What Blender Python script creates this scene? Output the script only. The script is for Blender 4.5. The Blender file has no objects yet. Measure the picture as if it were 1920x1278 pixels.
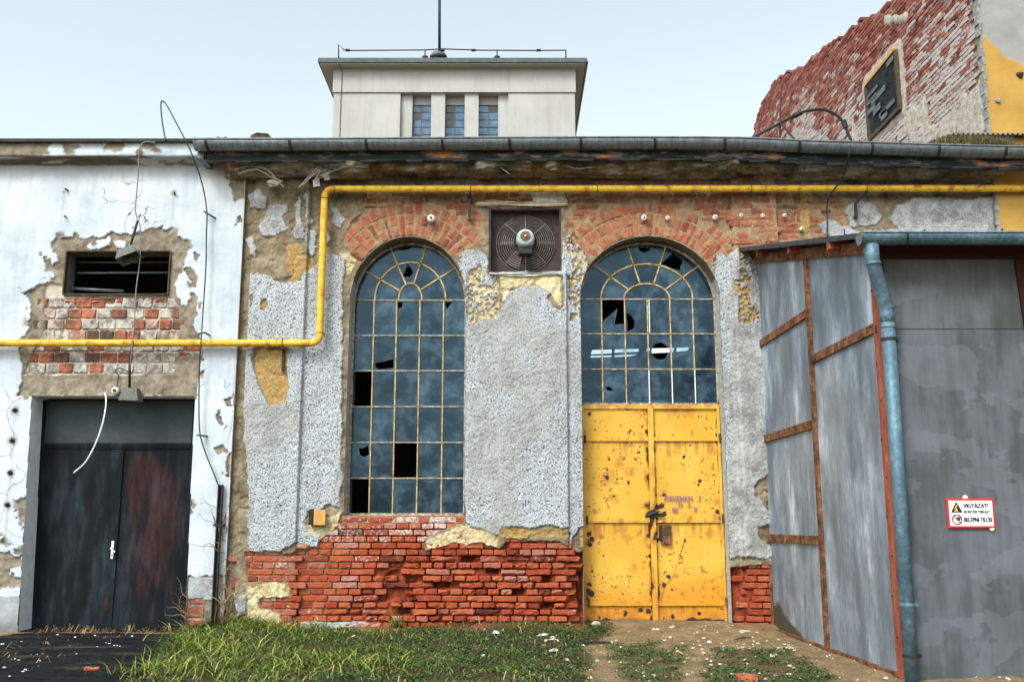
import bpy, bmesh, math, random
import numpy as np
from mathutils import Vector, Matrix, geometry
R = math.radians
rng = random.Random(7)
scene = bpy.context.scene
COL = scene.collection

# ------------------------------------------------------------------ camera model (35 mm lens, pitched up)
F, CX, CY = 1855.0, 960.0, 639.0
PITCH = math.atan(344.0 / F)
CP, SP = math.cos(PITCH), math.sin(PITCH)
CAM = np.array([0.0, -12.0, 1.21])

def ray(px, py):
    u = (CY - py) / F
    return (px - CX) / F, CP - u * SP, SP + u * CP

def P(px, py, Y=0.0):
    """point of a frontal plane at depth Y seen at a place in the photograph (used to measure the building)"""
    x, y, z = ray(px, py)
    t = (Y - CAM[1]) / y
    return (CAM[0] + x * t, Y, CAM[2] + z * t)

def PX(px, py, Y=0.0): return P(px, py, Y)[0]
def PZ(py, Y=0.0): return P(960, py, Y)[2]
def XZ(pts, Y=0.0): return [(P(a, b, Y)[0], P(a, b, Y)[2]) for a, b in pts]

def G(px, py, Z=0.0):
    x, y, z = ray(px, py)
    t = (Z - CAM[2]) / z
    return (CAM[0] + x * t, CAM[1] + y * t)

# ------------------------------------------------------------------ noise
def _hash(ix, iy, seed):
    h = (ix.astype(np.int64) * 374761393 + iy.astype(np.int64) * 668265263 + seed * 974634777) & 0xFFFFFFFF
    h = ((h ^ (h >> 13)) * 1274126177) & 0xFFFFFFFF
    h = ((h ^ (h >> 16)) * 2246822519) & 0xFFFFFFFF
    return ((h ^ (h >> 15)) & 0xFFFFFF) / float(0xFFFFFF)

def vnoise(x, y, seed=0):
    x = np.asarray(x, float); y = np.asarray(y, float)
    ix = np.floor(x); iy = np.floor(y)
    fx = x - ix; fy = y - iy
    fx = fx * fx * (3 - 2 * fx); fy = fy * fy * (3 - 2 * fy)
    a = _hash(ix, iy, seed); b = _hash(ix + 1, iy, seed)
    c = _hash(ix, iy + 1, seed); d = _hash(ix + 1, iy + 1, seed)
    return (a * (1 - fx) + b * fx) * (1 - fy) + (c * (1 - fx) + d * fx) * fy

def fbm(x, y, s, octv=4, seed=0):
    """-1..1"""
    v = 0; amp = 1.0; tot = 0
    for k in range(octv):
        v = v + amp * (vnoise(x * s * 2 ** k + 17.3 * k, y * s * 2 ** k - 9.1 * k, seed + k * 31) * 2 - 1)
        tot += amp; amp *= 0.5
    return v / tot

def smooth(a, b, x):
    t = np.clip((x - a) / (b - a), 0, 1)
    return t * t * (3 - 2 * t)

def sdf(poly, X, Z, margin=0.35):
    """signed distance (positive inside) to a polygon, exact near it"""
    poly = np.asarray(poly, float)
    D = np.full(X.shape, -margin)
    x0, z0 = poly.min(0) - margin; x1, z1 = poly.max(0) + margin
    m = (X >= x0) & (X <= x1) & (Z >= z0) & (Z <= z1)
    x = X[m]; z = Z[m]
    if x.size == 0: return D
    best = np.full(x.shape, 1e9); ins = np.zeros(x.shape, bool)
    n = len(poly)
    for i in range(n):
        ax, az = poly[i]; bx, bz = poly[(i + 1) % n]
        ex, ez = bx - ax, bz - az
        t = np.clip(((x - ax) * ex + (z - az) * ez) / max(ex * ex + ez * ez, 1e-12), 0, 1)
        best = np.minimum(best, (x - ax - t * ex) ** 2 + (z - az - t * ez) ** 2)
        if az != bz:
            c = ((az > z) != (bz > z)) & (x < (bx - ax) * (z - az) / (bz - az) + ax)
            ins ^= c
    d = np.sqrt(best)
    D[m] = np.where(ins, d, -np.minimum(d, margin))
    return D

# ------------------------------------------------------------------ objects
def link(o):
    COL.objects.link(o); return o

def thing(name, label, cat, loc=(0, 0, 0), group=None):
    o = link(bpy.data.objects.new(name, None))
    o.location = loc; o['label'] = label; o['category'] = cat
    if group: o['group'] = group
    return o

def world_loc(o):
    v = Vector(o.location)
    while o.parent: o = o.parent; v += Vector(o.location)
    return v

def mesh_obj(name, me, mat=None, parent=None, label=None):
    if mat is not None: me.materials.append(mat)
    o = link(bpy.data.objects.new(name, me))
    if parent is not None:
        o.location = -world_loc(parent) if not parent.get('local') else (0, 0, 0)
        o.parent = parent
    if label: o['label'] = label
    return o

def top(o, label, cat, group=None, origin=None):
    o['label'] = label; o['category'] = cat
    if group: o['group'] = group
    return o

def struct(o):
    o['kind'] = 'structure'; return o

class MB:
    def __init__(s): s.v = []; s.f = []; s.at = {}; s.mi = []; s.cur = 0
    def add(s, vs, fs):
        b = len(s.v); s.mi += [s.cur] * len(fs); s.v += [tuple(map(float, v)) for v in vs]; s.f += [tuple(b + i for i in f) for f in fs]
        return b
    def box(s, x0, x1, y0, y1, z0, z1):
        x0, x1 = sorted((x0, x1)); y0, y1 = sorted((y0, y1)); z0, z1 = sorted((z0, z1))
        s.add([(x0, y0, z0), (x1, y0, z0), (x1, y1, z0), (x0, y1, z0), (x0, y0, z1), (x1, y0, z1), (x1, y1, z1), (x0, y1, z1)],
              [(0, 3, 2, 1), (4, 5, 6, 7), (0, 1, 5, 4), (1, 2, 6, 5), (2, 3, 7, 6), (3, 0, 4, 7)]); return s
    def bar(s, a, b, w, h, up=(0, 0, 1)):
        """box beam from a to b, w across, h along up"""
        a = Vector(a); b = Vector(b); d = (b - a).normalized(); up = Vector(up)
        side = d.cross(up)
        if side.length < 1e-6: side = d.cross(Vector((0, 1, 0)))
        side.normalize(); u = side.cross(d).normalized()
        vs = []
        for p in (a, b):
            for i, j in ((-1, -1), (1, -1), (1, 1), (-1, 1)): vs.append(p + side * (w / 2 * i) + u * (h / 2 * j))
        s.add(vs, [(3, 2, 1, 0), (4, 5, 6, 7), (0, 1, 5, 4), (1, 2, 6, 5), (2, 3, 7, 6), (3, 0, 4, 7)]); return s
    def tube(s, pts, r, n=8, caps=True):
        pts = [Vector(p) for p in pts]; m = len(pts)
        rs = r if isinstance(r, (list, tuple)) else [r] * m
        t0 = (pts[1] - pts[0]).normalized()
        ref = Vector((0, 0, 1)) if abs(t0.z) < 0.9 else Vector((1, 0, 0))
        nrm = t0.cross(ref).normalized(); vs = []; fs = []
        for i, p in enumerate(pts):
            t = (pts[min(i + 1, m - 1)] - pts[max(i - 1, 0)]).normalized()
            nrm = (nrm - t * nrm.dot(t))
            if nrm.length < 1e-6: nrm = t.orthogonal()
            nrm.normalize(); bi = t.cross(nrm)
            for k in range(n):
                a = 2 * math.pi * k / n
                vs.append(p + (nrm * math.cos(a) + bi * math.sin(a)) * rs[i])
        for i in range(m - 1):
            for k in range(n):
                k2 = (k + 1) % n
                fs.append((i * n + k, i * n + k2, (i + 1) * n + k2, (i + 1) * n + k))
        if caps:
            fs.append(tuple(range(n - 1, -1, -1))); fs.append(tuple((m - 1) * n + k for k in range(n)))
        s.add(vs, fs); return s
    def prism(s, poly, y0, y1):
        """outline in x,z extruded from y0 (front) to y1"""
        n = len(poly)
        area = sum(poly[i][0] * poly[(i + 1) % n][1] - poly[(i + 1) % n][0] * poly[i][1] for i in range(n))
        if area < 0: poly = poly[::-1]
        vs = [(x, y0, z) for x, z in poly] + [(x, y1, z) for x, z in poly]
        tri = geometry.tessellate_polygon([[Vector((x, z, 0)) for x, z in poly]])
        fs = []
        for t in tri:
            a, b, c = t
            ar = (poly[b][0] - poly[a][0]) * (poly[c][1] - poly[a][1]) - (poly[c][0] - poly[a][0]) * (poly[b][1] - poly[a][1])
            if ar < 0: a, c = c, a
            fs.append((a, b, c)); fs.append((c + n, b + n, a + n))
        for i in range(n):
            j = (i + 1) % n; fs.append((i, i + n, j + n, j))
        s.add(vs, fs); return s
    def lathe(s, prof, c, axis='y', n=24):
        """prof: (radius, along) about an axis through c"""
        vs = []; fs = []
        for r, h in prof:
            for k in range(n):
                a = 2 * math.pi * k / n; u, w = r * math.cos(a), r * math.sin(a)
                vs.append({'y': (c[0] + u, c[1] + h, c[2] + w), 'z': (c[0] + u, c[1] + w, c[2] + h), 'x': (c[0] + h, c[1] + u, c[2] + w)}[axis])
        m = len(prof)
        for i in range(m - 1):
            for k in range(n):
                k2 = (k + 1) % n
                fs.append((i * n + k, i * n + k2, (i + 1) * n + k2, (i + 1) * n + k))
        fs.append(tuple(range(n))); fs.append(tuple((m - 1) * n + k for k in range(n - 1, -1, -1)))
        s.add(vs, fs); return s
    def build(s, name, mat=None, parent=None, smoothf=False, label=None, bevel=0, recalc=True, origin=None):
        me = bpy.data.meshes.new(name)
        if origin is not None:
            ox, oy, oz = origin; s.v = [(a - ox, b - oy, c - oz) for a, b, c in s.v]
        me.from_pydata(s.v, [], s.f)
        if isinstance(mat, (list, tuple)):
            me.polygons.foreach_set('material_index', s.mi)
            for q in mat[:-1]: me.materials.append(q)
            mat = mat[-1]
        me.validate()
        if recalc:
            bm = bmesh.new(); bm.from_mesh(me); bmesh.ops.recalc_face_normals(bm, faces=bm.faces); bm.to_mesh(me); bm.free()
        for k, arr in s.at.items():
            a = me.attributes.new(k, 'FLOAT', 'POINT'); a.data.foreach_set('value', np.asarray(arr, np.float32))
        if smoothf: me.polygons.foreach_set('use_smooth', [True] * len(me.polygons))
        o = mesh_obj(name, me, mat, parent, label)
        if origin is not None and parent is None: o.location = origin
        if bevel:
            b = o.modifiers.new('bevel', 'BEVEL'); b.width = bevel; b.segments = 2; b.limit_method = 'ANGLE'; b.angle_limit = R(40)
        return o

def catmull(pts, k=6):
    p = [Vector(q) for q in pts]; p = [p[0] * 2 - p[1]] + p + [p[-1] * 2 - p[-2]]; out = []
    for i in range(1, len(p) - 2):
        for j in range(k):
            t = j / k
            out.append(0.5 * ((2 * p[i]) + (-p[i - 1] + p[i + 1]) * t + (2 * p[i - 1] - 5 * p[i] + 4 * p[i + 1] - p[i + 2]) * t * t + (-p[i - 1] + 3 * p[i] - 3 * p[i + 1] + p[i + 2]) * t ** 3))
    out.append(p[-2]); return out

def fillet(pts, r, k=8):
    """polyline with rounded corners"""
    pts = [Vector(p) for p in pts]; out = [pts[0]]
    for i in range(1, len(pts) - 1):
        a = (pts[i - 1] - pts[i]).normalized(); b = (pts[i + 1] - pts[i]).normalized()
        p0 = pts[i] + a * r; p2 = pts[i] + b * r
        for j in range(k + 1):
            t = j / k; out.append(p0 * (1 - t) ** 2 + pts[i] * 2 * t * (1 - t) + p2 * t * t)
    out.append(pts[-1]); return out

def grid_obj(name, pos, keep, attrs, mat, parent=None, smoothf=True, label=None):
    """pos: (nz,nx,3) array; keep: (nz-1,nx-1) face mask; attrs: name -> (nz,nx)"""
    nz, nx = pos.shape[:2]
    idx = np.arange(nz * nx).reshape(nz, nx)
    q = np.stack([idx[:-1, :-1], idx[:-1, 1:], idx[1:, 1:], idx[1:, :-1]], -1)[keep]
    used = np.zeros(nz * nx, bool); used[q.ravel()] = True
    remap = np.cumsum(used) - 1
    q = remap[q].astype(np.int32); v = pos.reshape(-1, 3)[used].astype(np.float32)
    me = bpy.data.meshes.new(name)
    me.vertices.add(len(v)); me.vertices.foreach_set('co', v.ravel())
    me.loops.add(q.size); me.loops.foreach_set('vertex_index', q.ravel())
    me.polygons.add(len(q)); me.polygons.foreach_set('loop_start', np.arange(0, q.size, 4, dtype=np.int32))
    if smoothf: me.polygons.foreach_set('use_smooth', np.ones(len(q), bool))
    for k, a in attrs.items():
        t = me.attributes.new(k, 'FLOAT', 'POINT'); t.data.foreach_set('value', np.ascontiguousarray(a.reshape(-1)[used].astype(np.float32)))
    me.update(calc_edges=True); me.validate()
    return mesh_obj(name, me, mat, parent, label)

def text_obj(name, body, size, center, mat, parent, rot=(R(90), 0, 0), bold=0.0, sx=1.0, extrude=0.0008, align='CENTER', shear=0, fit=None):
    cu = bpy.data.curves.new('lettering', 'FONT'); cu.body = body; cu.size = size; cu.align_x = align; cu.align_y = 'CENTER'
    cu.extrude = extrude; cu.shear = shear
    t = link(bpy.data.objects.new('lettering', cu))
    bpy.context.view_layer.update()
    me = bpy.data.meshes.new_from_object(t.evaluated_get(bpy.context.evaluated_depsgraph_get()))
    bpy.data.objects.remove(t); bpy.data.curves.remove(cu)
    if bold:      # heavier strokes: the letters again, a hair to each side
        bm = bmesh.new()
        for k_, dx in enumerate((-bold, 0, bold)):
            m2 = me.copy(); m2.transform(Matrix.Translation((dx, dx * .3, -.0003 * k_))); bm.from_mesh(m2); bpy.data.meshes.remove(m2)
        bm.to_mesh(me); bm.free()
    if fit: sx = fit / (max(v.co.x for v in me.vertices) - min(v.co.x for v in me.vertices))
    me.transform(Matrix.Translation(center) @ Matrix.Rotation(rot[2], 4, 'Z') @ Matrix.Rotation(rot[1], 4, 'Y') @ Matrix.Rotation(rot[0], 4, 'X') @ Matrix.Diagonal((sx, 1, 1, 1)))
    me.name = name; me.materials.clear()
    return mesh_obj(name, me, mat, parent)

# ------------------------------------------------------------------ node materials
class N:
    def __init__(s, name):
        s.m = bpy.data.materials.new(name); s.m.use_nodes = True; s.t = s.m.node_tree
        s.t.nodes.clear(); s._co = None
    def new(s, typ, **kw):
        n = s.t.nodes.new(typ)
        for k, v in kw.items(): setattr(n, k, v)
        return n
    def set(s, inp, v):
        if hasattr(v, 'is_output'): s.t.links.new(v, inp)
        elif isinstance(v, (tuple, list)) and len(v) == 3 and inp.type == 'RGBA': inp.default_value = (*v, 1)
        else: inp.default_value = v
    def co(s):
        if s._co is None: s._co = s.new('ShaderNodeNewGeometry').outputs['Position']
        return s._co
    def stretch(s, sc, loc=(0, 0, 0)):
        m = s.new('ShaderNodeMapping'); s.set(m.inputs['Vector'], s.co()); m.inputs['Scale'].default_value = sc; m.inputs['Location'].default_value = loc
        return m.outputs['Vector']
    def noise(s, scale, detail=4, rough=0.6, vec=None, dist=0.0):
        n = s.new('ShaderNodeTexNoise'); s.set(n.inputs['Vector'], vec or s.co()); n.inputs['Scale'].default_value = scale
        n.inputs['Detail'].default_value = detail; n.inputs['Roughness'].default_value = rough; n.inputs['Distortion'].default_value = dist
        return n.outputs['Fac']
    def voro(s, scale, feature='F1', out='Distance', vec=None, rnd=1.0):
        n = s.new('ShaderNodeTexVoronoi'); n.feature = feature; s.set(n.inputs['Vector'], vec or s.co()); n.inputs['Scale'].default_value = scale
        n.inputs['Randomness'].default_value = rnd
        return n.outputs[out]
    def math(s, op, a, b=0.0, clamp=False):
        n = s.new('ShaderNodeMath', operation=op, use_clamp=clamp); s.set(n.inputs[0], a); s.set(n.inputs[1], b); return n.outputs[0]
    def mul(s, a, b): return s.math('MULTIPLY', a, b)
    def add(s, a, b): return s.math('ADD', a, b)
    def step(s, x, a, b):
        n = s.new('ShaderNodeMapRange'); n.clamp = True; s.set(n.inputs['Value'], x); n.inputs['From Min'].default_value = a; n.inputs['From Max'].default_value = b
        return n.outputs['Result']
    def ramp(s, x, stops):
        n = s.new('ShaderNodeValToRGB'); s.set(n.inputs['Fac'], x); e = n.color_ramp.elements
        while len(e) < len(stops): e.new(0.5)
        for el, (p, c) in zip(e, stops): el.position = p; el.color = (*c, 1)
        return n.outputs['Color']
    def mix(s, f, a, b, blend='MIX'):
        n = s.new('ShaderNodeMix', data_type='RGBA', blend_type=blend); s.set(n.inputs['Factor'], f); s.set(n.inputs[6], a); s.set(n.inputs[7], b); return n.outputs[2]
    def attr(s, name): return s.new('ShaderNodeAttribute', attribute_name=name).outputs['Fac']
    def wobble(s, amp, scale):
        t = s.new('ShaderNodeTexNoise'); s.set(t.inputs['Vector'], s.co()); t.inputs['Scale'].default_value = scale; t.inputs['Detail'].default_value = 4
        m = s.new('ShaderNodeVectorMath', operation='MULTIPLY_ADD'); s.set(m.inputs[0], t.outputs['Color']); m.inputs[1].default_value = (amp,) * 3; s.set(m.inputs[2], s.co()); return m.outputs[0]
    def bump(s, h, strength=0.5, dist=0.01):
        n = s.new('ShaderNodeBump'); s.set(n.inputs['Height'], h); n.inputs['Strength'].default_value = strength; n.inputs['Distance'].default_value = dist; return n.outputs['Normal']
    def done(s, color, rough=0.8, metal=0.0, normal=None, spec=0.3, alpha=None, emit=None):
        b = s.new('ShaderNodeBsdfPrincipled'); o = s.new('ShaderNodeOutputMaterial')
        s.set(b.inputs['Base Color'], color); s.set(b.inputs['Roughness'], rough); s.set(b.inputs['Metallic'], metal)
        b.inputs['Specular IOR Level'].default_value = spec
        if normal is not None: s.set(b.inputs['Normal'], normal)
        if alpha is not None: s.set(b.inputs['Alpha'], alpha)
        s.t.links.new(b.outputs[0], o.inputs[0]); return s.m
# ================================================================== materials
M = {}
def simple(name, c1, c2, scale=20, rough=0.8, metal=0, spec=0.3, bump=0.0, stretch=None):
    n = N(name); v = n.stretch(stretch) if stretch else None
    f = n.noise(scale, 5, 0.65, v)
    M[name] = n.done(n.mix(n.step(f, 0.3, 0.7), c1, c2), rough, metal, n.bump(f, bump, 0.01) if bump else None, spec)
    return M[name]

def plaster_mat():
    n = N('old_render')
    big = n.noise(1.1, 5, 0.6); mid = n.noise(4.5, 7, 0.72); fine = n.noise(42, 4, 0.7); gr = n.noise(110, 2, 0.6)
    tan = n.ramp(mid, [(0.30, (.075, .055, .034)), (0.46, (.175, .135, .085)), (0.60, (.265, .215, .145)), (0.74, (.36, .31, .235))])
    tan = n.mix(n.mul(n.step(fine, 0.45, 0.7), 0.45), tan, (.12, .10, .075))
    ochre = n.ramp(fine, [(0.3, (.17, .10, .035)), (0.5, (.32, .205, .075)), (0.75, (.42, .31, .15))])
    col = n.mix(n.attr('ochre'), tan, ochre)
    cream = n.ramp(n.add(n.mul(fine, .6), n.mul(mid, .4)), [(0.34, (.14, .10, .05)), (0.44, (.36, .27, .12)), (0.52, (.54, .45, .27)), (0.66, (.68, .61, .45))])
    col = n.mix(n.attr('cream'), col, cream)
    mortar = n.ramp(n.noise(14, 5, 0.7), [(0.3, (.17, .105, .06)), (0.55, (.30, .20, .12)), (0.75, (.40, .30, .2))])
    col = n.mix(n.attr('mortar'), col, mortar)
    dust = n.ramp(n.noise(9, 5, 0.7), [(0.3, (.06, .014, .007)), (0.52, (.20, .038, .016)), (0.8, (.32, .085, .042))])
    col = n.mix(n.attr('dust'), col, dust)
    # roughcast: pale thrown render with grimy pits
    pit = n.add(n.mul(n.noise(68, 4, 0.7), 0.62), n.mul(n.voro(62), 0.5))
    rc = n.ramp(pit, [(0.40, (.46, .485, .52)), (0.58, (.40, .42, .455)), (0.65, (.27, .28, .295)), (0.75, (.09, .09, .09))])
    rc = n.mix(n.mul(n.step(n.noise(17, 3, .6), .45, .7), .35), rc, n.mix(1, rc, (.66, .66, .67), 'MULTIPLY'))
    rc = n.mix(n.mul(n.step(n.noise(2.0, 6, .68, n.stretch((2.2, 1, .6))), 0.46, 0.68), 0.6), rc, n.mix(1, rc, (.60, .58, .54), 'MULTIPLY'))
    col = n.mix(n.attr('rough'), col, rc)
    cem = n.ramp(n.add(n.mul(mid, .6), n.mul(fine, .4)), [(0.32, (.10, .095, .09)), (0.45, (.22, .22, .22)), (0.54, (.36, .37, .385)), (.66, (.47, .485, .51))])
    col = n.mix(n.attr('cement'), col, cem)
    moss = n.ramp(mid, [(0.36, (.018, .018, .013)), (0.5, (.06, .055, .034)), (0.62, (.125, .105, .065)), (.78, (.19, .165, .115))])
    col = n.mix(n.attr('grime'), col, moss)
    col = n.mix(n.attr('black'), col, (.02, .02, .02))
    h = n.add(n.mul(n.mul(pit, n.attr('rough')), -1.2), n.mul(fine, 0.5))
    M['render'] = n.done(col, 0.92, 0, n.bump(n.add(h, n.mul(gr, 0.25)), 0.7, 0.014), 0.15)

def white_mat():
    n = N('whitewash')
    big = n.noise(1.4, 5, 0.62); mid = n.noise(7, 5, 0.65); fine = n.noise(60, 3, 0.6)
    w = n.ramp(big, [(0.3, (.345, .40, .46)), (0.5, (.47, .51, .56)), (0.7, (.56, .59, .62))])
    streak = n.noise(3.5, 5, 0.7, n.stretch((5, 1, 0.5)))
    w = n.mix(n.mul(n.step(streak, 0.48, 0.72), 0.5), w, (.30, .345, .40))
    w = n.mix(n.mul(n.step(mid, 0.58, 0.78), 0.35), w, (.40, .42, .44))
    # hairline cracks
    cr = n.voro(1.9, 'DISTANCE_TO_EDGE', vec=n.wobble(.22, 3.5))
    crm = n.mul(n.math('LESS_THAN', cr, 0.0045), n.step(n.noise(0.9, 2), 0.57, 0.62))
    w = n.mix(crm, w, (.12, .11, .10))
    tan = n.ramp(mid, [(0.32, (.085, .066, .048)), (0.48, (.19, .155, .115)), (0.68, (.29, .25, .20))])
    tan = n.mix(n.mul(n.step(n.noise(38, 4, .7), 0.5, 0.7), 0.4), tan, (.15, .12, .09))
    col = n.mix(n.attr('bare'), w, tan)
    mort = n.ramp(n.noise(18, 4, .7), [(0.3, (.30, .25, .2)), (0.7, (.55, .5, .44))])
    col = n.mix(n.attr('mortar'), col, mort)
    cem = n.ramp(mid, [(0.3, (.20, .215, .23)), (0.7, (.36, .375, .39))])
    col = n.mix(n.attr('cement'), col, cem)
    col = n.mix(n.attr('rust'), col, (.13, .06, .03))
    col = n.mix(n.attr('grime'), col, (.09, .085, .075))
    M['white'] = n.done(col, 0.85, 0, n.bump(n.add(n.mul(mid, 0.8), n.mul(fine, 0.3)), 0.5, 0.012), 0.2)

def brick_mat(name, stops, smear, smear_amt, grime=True, lime=(.62, .60, .57), bump=0.7):
    n = N(name)
    r = n.attr('rnd'); base = n.ramp(r, stops)
    f = n.noise(30, 5, 0.7); mid = n.noise(7, 5, 0.65)
    base = n.mix(n.mul(n.step(f, 0.42, 0.72), 0.45), base, n.mix(1, base, (.45, .42, .42), 'MULTIPLY'))
    base = n.mix(n.mul(n.step(n.noise(16, 4, .7), 0.5, 0.75), 0.3), base, n.mix(1, base, (1.5, 1.6, 1.7), 'MULTIPLY'))
    sm = n.step(n.add(n.mul(mid, 0.7), n.mul(f, 0.3)), 0.62 - smear_amt * 0.25, 0.70 - smear_amt * 0.18)
    base = n.mix(n.mul(sm, min(1.0, smear_amt)), base, smear)
    lm = n.step(n.add(n.attr('lime'), n.mul(n.add(f, -0.5), 1.6)), 0.42, 0.66)
    base = n.mix(n.mul(lm, 0.85), base, n.mix(f, lime, (lime[0] * .7, lime[1] * .68, lime[2] * .66)))
    if grime: base = n.mix(n.attr('grime'), base, n.ramp(mid, [(0.3, (.03, .027, .018)), (0.75, (.11, .09, .055))]))
    M[name] = n.done(base, 0.9, 0, n.bump(n.add(f, n.mul(n.noise(90, 3, .6), 0.5)), bump, 0.012), 0.15)

brick_mat('eroded_brick', [(0.0, (.11, .026, .018)), (0.22, (.25, .045, .022)), (0.5, (.33, .063, .025)), (0.68, (.355, .092, .040)), (0.82, (.30, .095, .065)), (1.0, (.38, .17, .13))], (.40, .17, .085), 0.42)
brick_mat('arch_brick', [(0.0, (.17, .050, .030)), (0.3, (.31, .085, .045)), (0.6, (.36, .115, .06)), (0.85, (.28, .075, .045)), (1.0, (.38, .18, .10))], (.37, .26, .15), 0.6)
brick_mat('block_brick', [(0.0, (.07, .05, .045)), (0.15, (.34, .12, .07)), (0.4, (.40, .14, .075)), (0.5, (.5, .44, .38)), (1.0, (.46, .43, .40))], (.05, .04, .035), 0.72, False)
brick_mat('gable_brick', [(0.0, (.10, .030, .025)), (0.3, (.19, .048, .036)), (0.6, (.24, .072, .052)), (0.85, (.25, .10, .078)), (1.0, (.33, .17, .13))], (.34, .28, .24), 0.4, False, (.50, .475, .455), .3)

def gable_plaster():
    n = N('gable_mortar'); f = n.noise(12, 5, .7); g = n.noise(55, 3, .7)
    c = n.ramp(f, [(0.3, (.24, .20, .16)), (0.5, (.42, .38, .33)), (0.72, (.58, .55, .50))])
    c = n.mix(n.mul(n.step(g, .5, .7), .5), c, (.22, .17, .13))
    c = n.mix(n.attr('mortar'), c, (.20, .13, .10))
    M['gable_mortar'] = n.done(c, .9, 0, n.bump(n.add(f, g), .8, .02), .15)

def yellow_paint():
    # gas pipe: yellow enamel with rust blooms
    n = N('yellow_enamel'); f = n.noise(9, 6, .72, n.stretch((1, 1, 1.0))); g = n.noise(60, 3, .6)
    y = n.mix(n.noise(3, 3), (.62, .36, .025), (.70, .45, .05))
    rust = n.step(n.add(n.mul(f, .8), n.mul(g, .2)), .485, .58)
    y = n.mix(n.mul(rust, .85), y, n.mix(g, (.36, .12, .02), (.5, .22, .05)))
    y = n.mix(n.mul(n.step(f, .60, .68), .8), y, (.12, .045, .018))
    M['yellow_pipe'] = n.done(y, n.add(.5, n.mul(rust, .35)), 0, n.bump(g, .25, .003), .22)
    n = N('yellow_door_paint'); f = n.noise(10, 6, .7); g = n.noise(70, 3, .6); st = n.noise(7, 4, .65, n.stretch((6, 1, .45)))
    y = n.mix(n.step(n.noise(1.7, 4, .6), .35, .65), (.53, .285, .022), (.59, .36, .052))
    y = n.mix(n.mul(n.step(st, .5, .75), .35), y, (.50, .21, .02))
    y = n.mix(n.mul(n.attr('orange'), .8), y, n.mix(f, (.48, .165, .006), (.54, .22, .010)))
    rs = n.add(n.attr('rust'), n.mul(n.add(f, -.5), .9))
    y = n.mix(n.mul(n.step(rs, .16, .52), .8), y, n.mix(g, (.42, .16, .02), (.28, .09, .015)))
    y = n.mix(n.step(rs, .62, .78), y, (.028, .016, .012))
    M['yellow_door'] = n.done(y, n.add(.42, n.mul(rs, .3)), 0, n.bump(n.add(n.mul(f, .5), n.mul(rs, -.8)), .4, .006), .35)

def rusty_frame():
    n = N('rusty_yellow_bar'); f = n.noise(14, 5, .7); g = n.noise(80, 2, .6)
    c = n.ramp(f, [(0.33, (.50, .45, .35)), (.44, (.47, .33, .12)), (.55, (.38, .22, .06)), (.66, (.16, .075, .03))])
    M['window_bar'] = n.done(c, .7, 0, n.bump(g, .3, .003), .25)
    n = N('pale_bar'); f = n.noise(16, 5, .7); c = n.ramp(f, [(.34, (.46, .43, .38)), (.48, (.30, .24, .17)), (.6, (.19, .13, .08)), (.7, (.08, .05, .03))]); M['pale_bar'] = n.done(c, .7, 0, None, .25)
    n = N('rusty_strap'); f = n.noise(8, 6, .72); g = n.noise(70, 3, .6)
    c = n.ramp(n.add(n.mul(f, .8), n.mul(g, .2)), [(.34, (.022, .010, .007)), (.46, (.095, .038, .018)), (.56, (.19, .085, .038)), (.72, (.28, .165, .09))])
    M['rust'] = n.done(c, .8, 0, n.bump(n.add(f, g), .4, .005), .2)
    n = N('red_oxide'); f = n.noise(6, 6, .7, n.stretch((3, 3, .6))); g = n.noise(60, 3, .6)
    c = n.ramp(f, [(.3, (.12, .030, .018)), (.55, (.26, .070, .040)), (.7, (.33, .125, .08))])
    c = n.mix(n.mul(n.step(g, .62, .72), .8), c, (.03, .015, .012))
    M['red_oxide'] = n.done(c, .75, 0, n.bump(g, .3, .004), .2)
    n = N('dark_red'); f = n.noise(9, 5, .7)
    M['dark_red'] = n.done(n.mix(f, (.016, .006, .005), (.042, .012, .010)), .85, 0, None, .08)

def sheet_mats():
    n = N('grey_sheet_streaked')
    s1 = n.noise(1.5, 6, .68, n.stretch((2.4, 2.2, .7))); s2 = n.noise(6, 5, .7, n.stretch((4, 4, .5), (3, 1, 7))); b = n.noise(1.1, 5, .65, n.stretch((1, 1, .7), (5, 2, 1))); g = n.noise(90, 2, .6)
    f = n.add(n.mul(s1, .42), n.add(n.mul(s2, .14), n.mul(b, .46)))
    c = n.ramp(f, [(.38, (.095, .118, .148)), (.475, (.145, .178, .220)), (.545, (.245, .295, .350)), (.62, (.48, .55, .62))])
    c = n.mix(n.mul(n.step(n.noise(1.1, 5, .6), .55, .7), .35), c, (.20, .20, .20))
    gm = n.step(n.attr('moss'), .35, .6)
    c = n.mix(gm, c, n.mix(s2, (.035, .036, .026), (.085, .08, .05)))
    M['sheet_bright'] = n.done(c, n.add(.42, n.mul(s1, .3)), .25, n.bump(n.add(s2, n.mul(g, .2)), .15, .004), .4)
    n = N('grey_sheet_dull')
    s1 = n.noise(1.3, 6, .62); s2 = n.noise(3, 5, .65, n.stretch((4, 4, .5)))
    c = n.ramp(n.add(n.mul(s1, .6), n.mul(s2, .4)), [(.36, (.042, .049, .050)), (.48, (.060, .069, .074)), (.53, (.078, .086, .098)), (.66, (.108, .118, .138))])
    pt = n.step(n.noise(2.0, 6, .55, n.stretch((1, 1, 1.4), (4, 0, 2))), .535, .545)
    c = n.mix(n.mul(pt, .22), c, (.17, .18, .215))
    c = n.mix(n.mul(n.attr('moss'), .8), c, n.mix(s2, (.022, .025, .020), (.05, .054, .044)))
    M['sheet_dull'] = n.done(c, .75, 0, n.bump(n.noise(60, 3, .6), .12, .003), .25)

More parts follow.
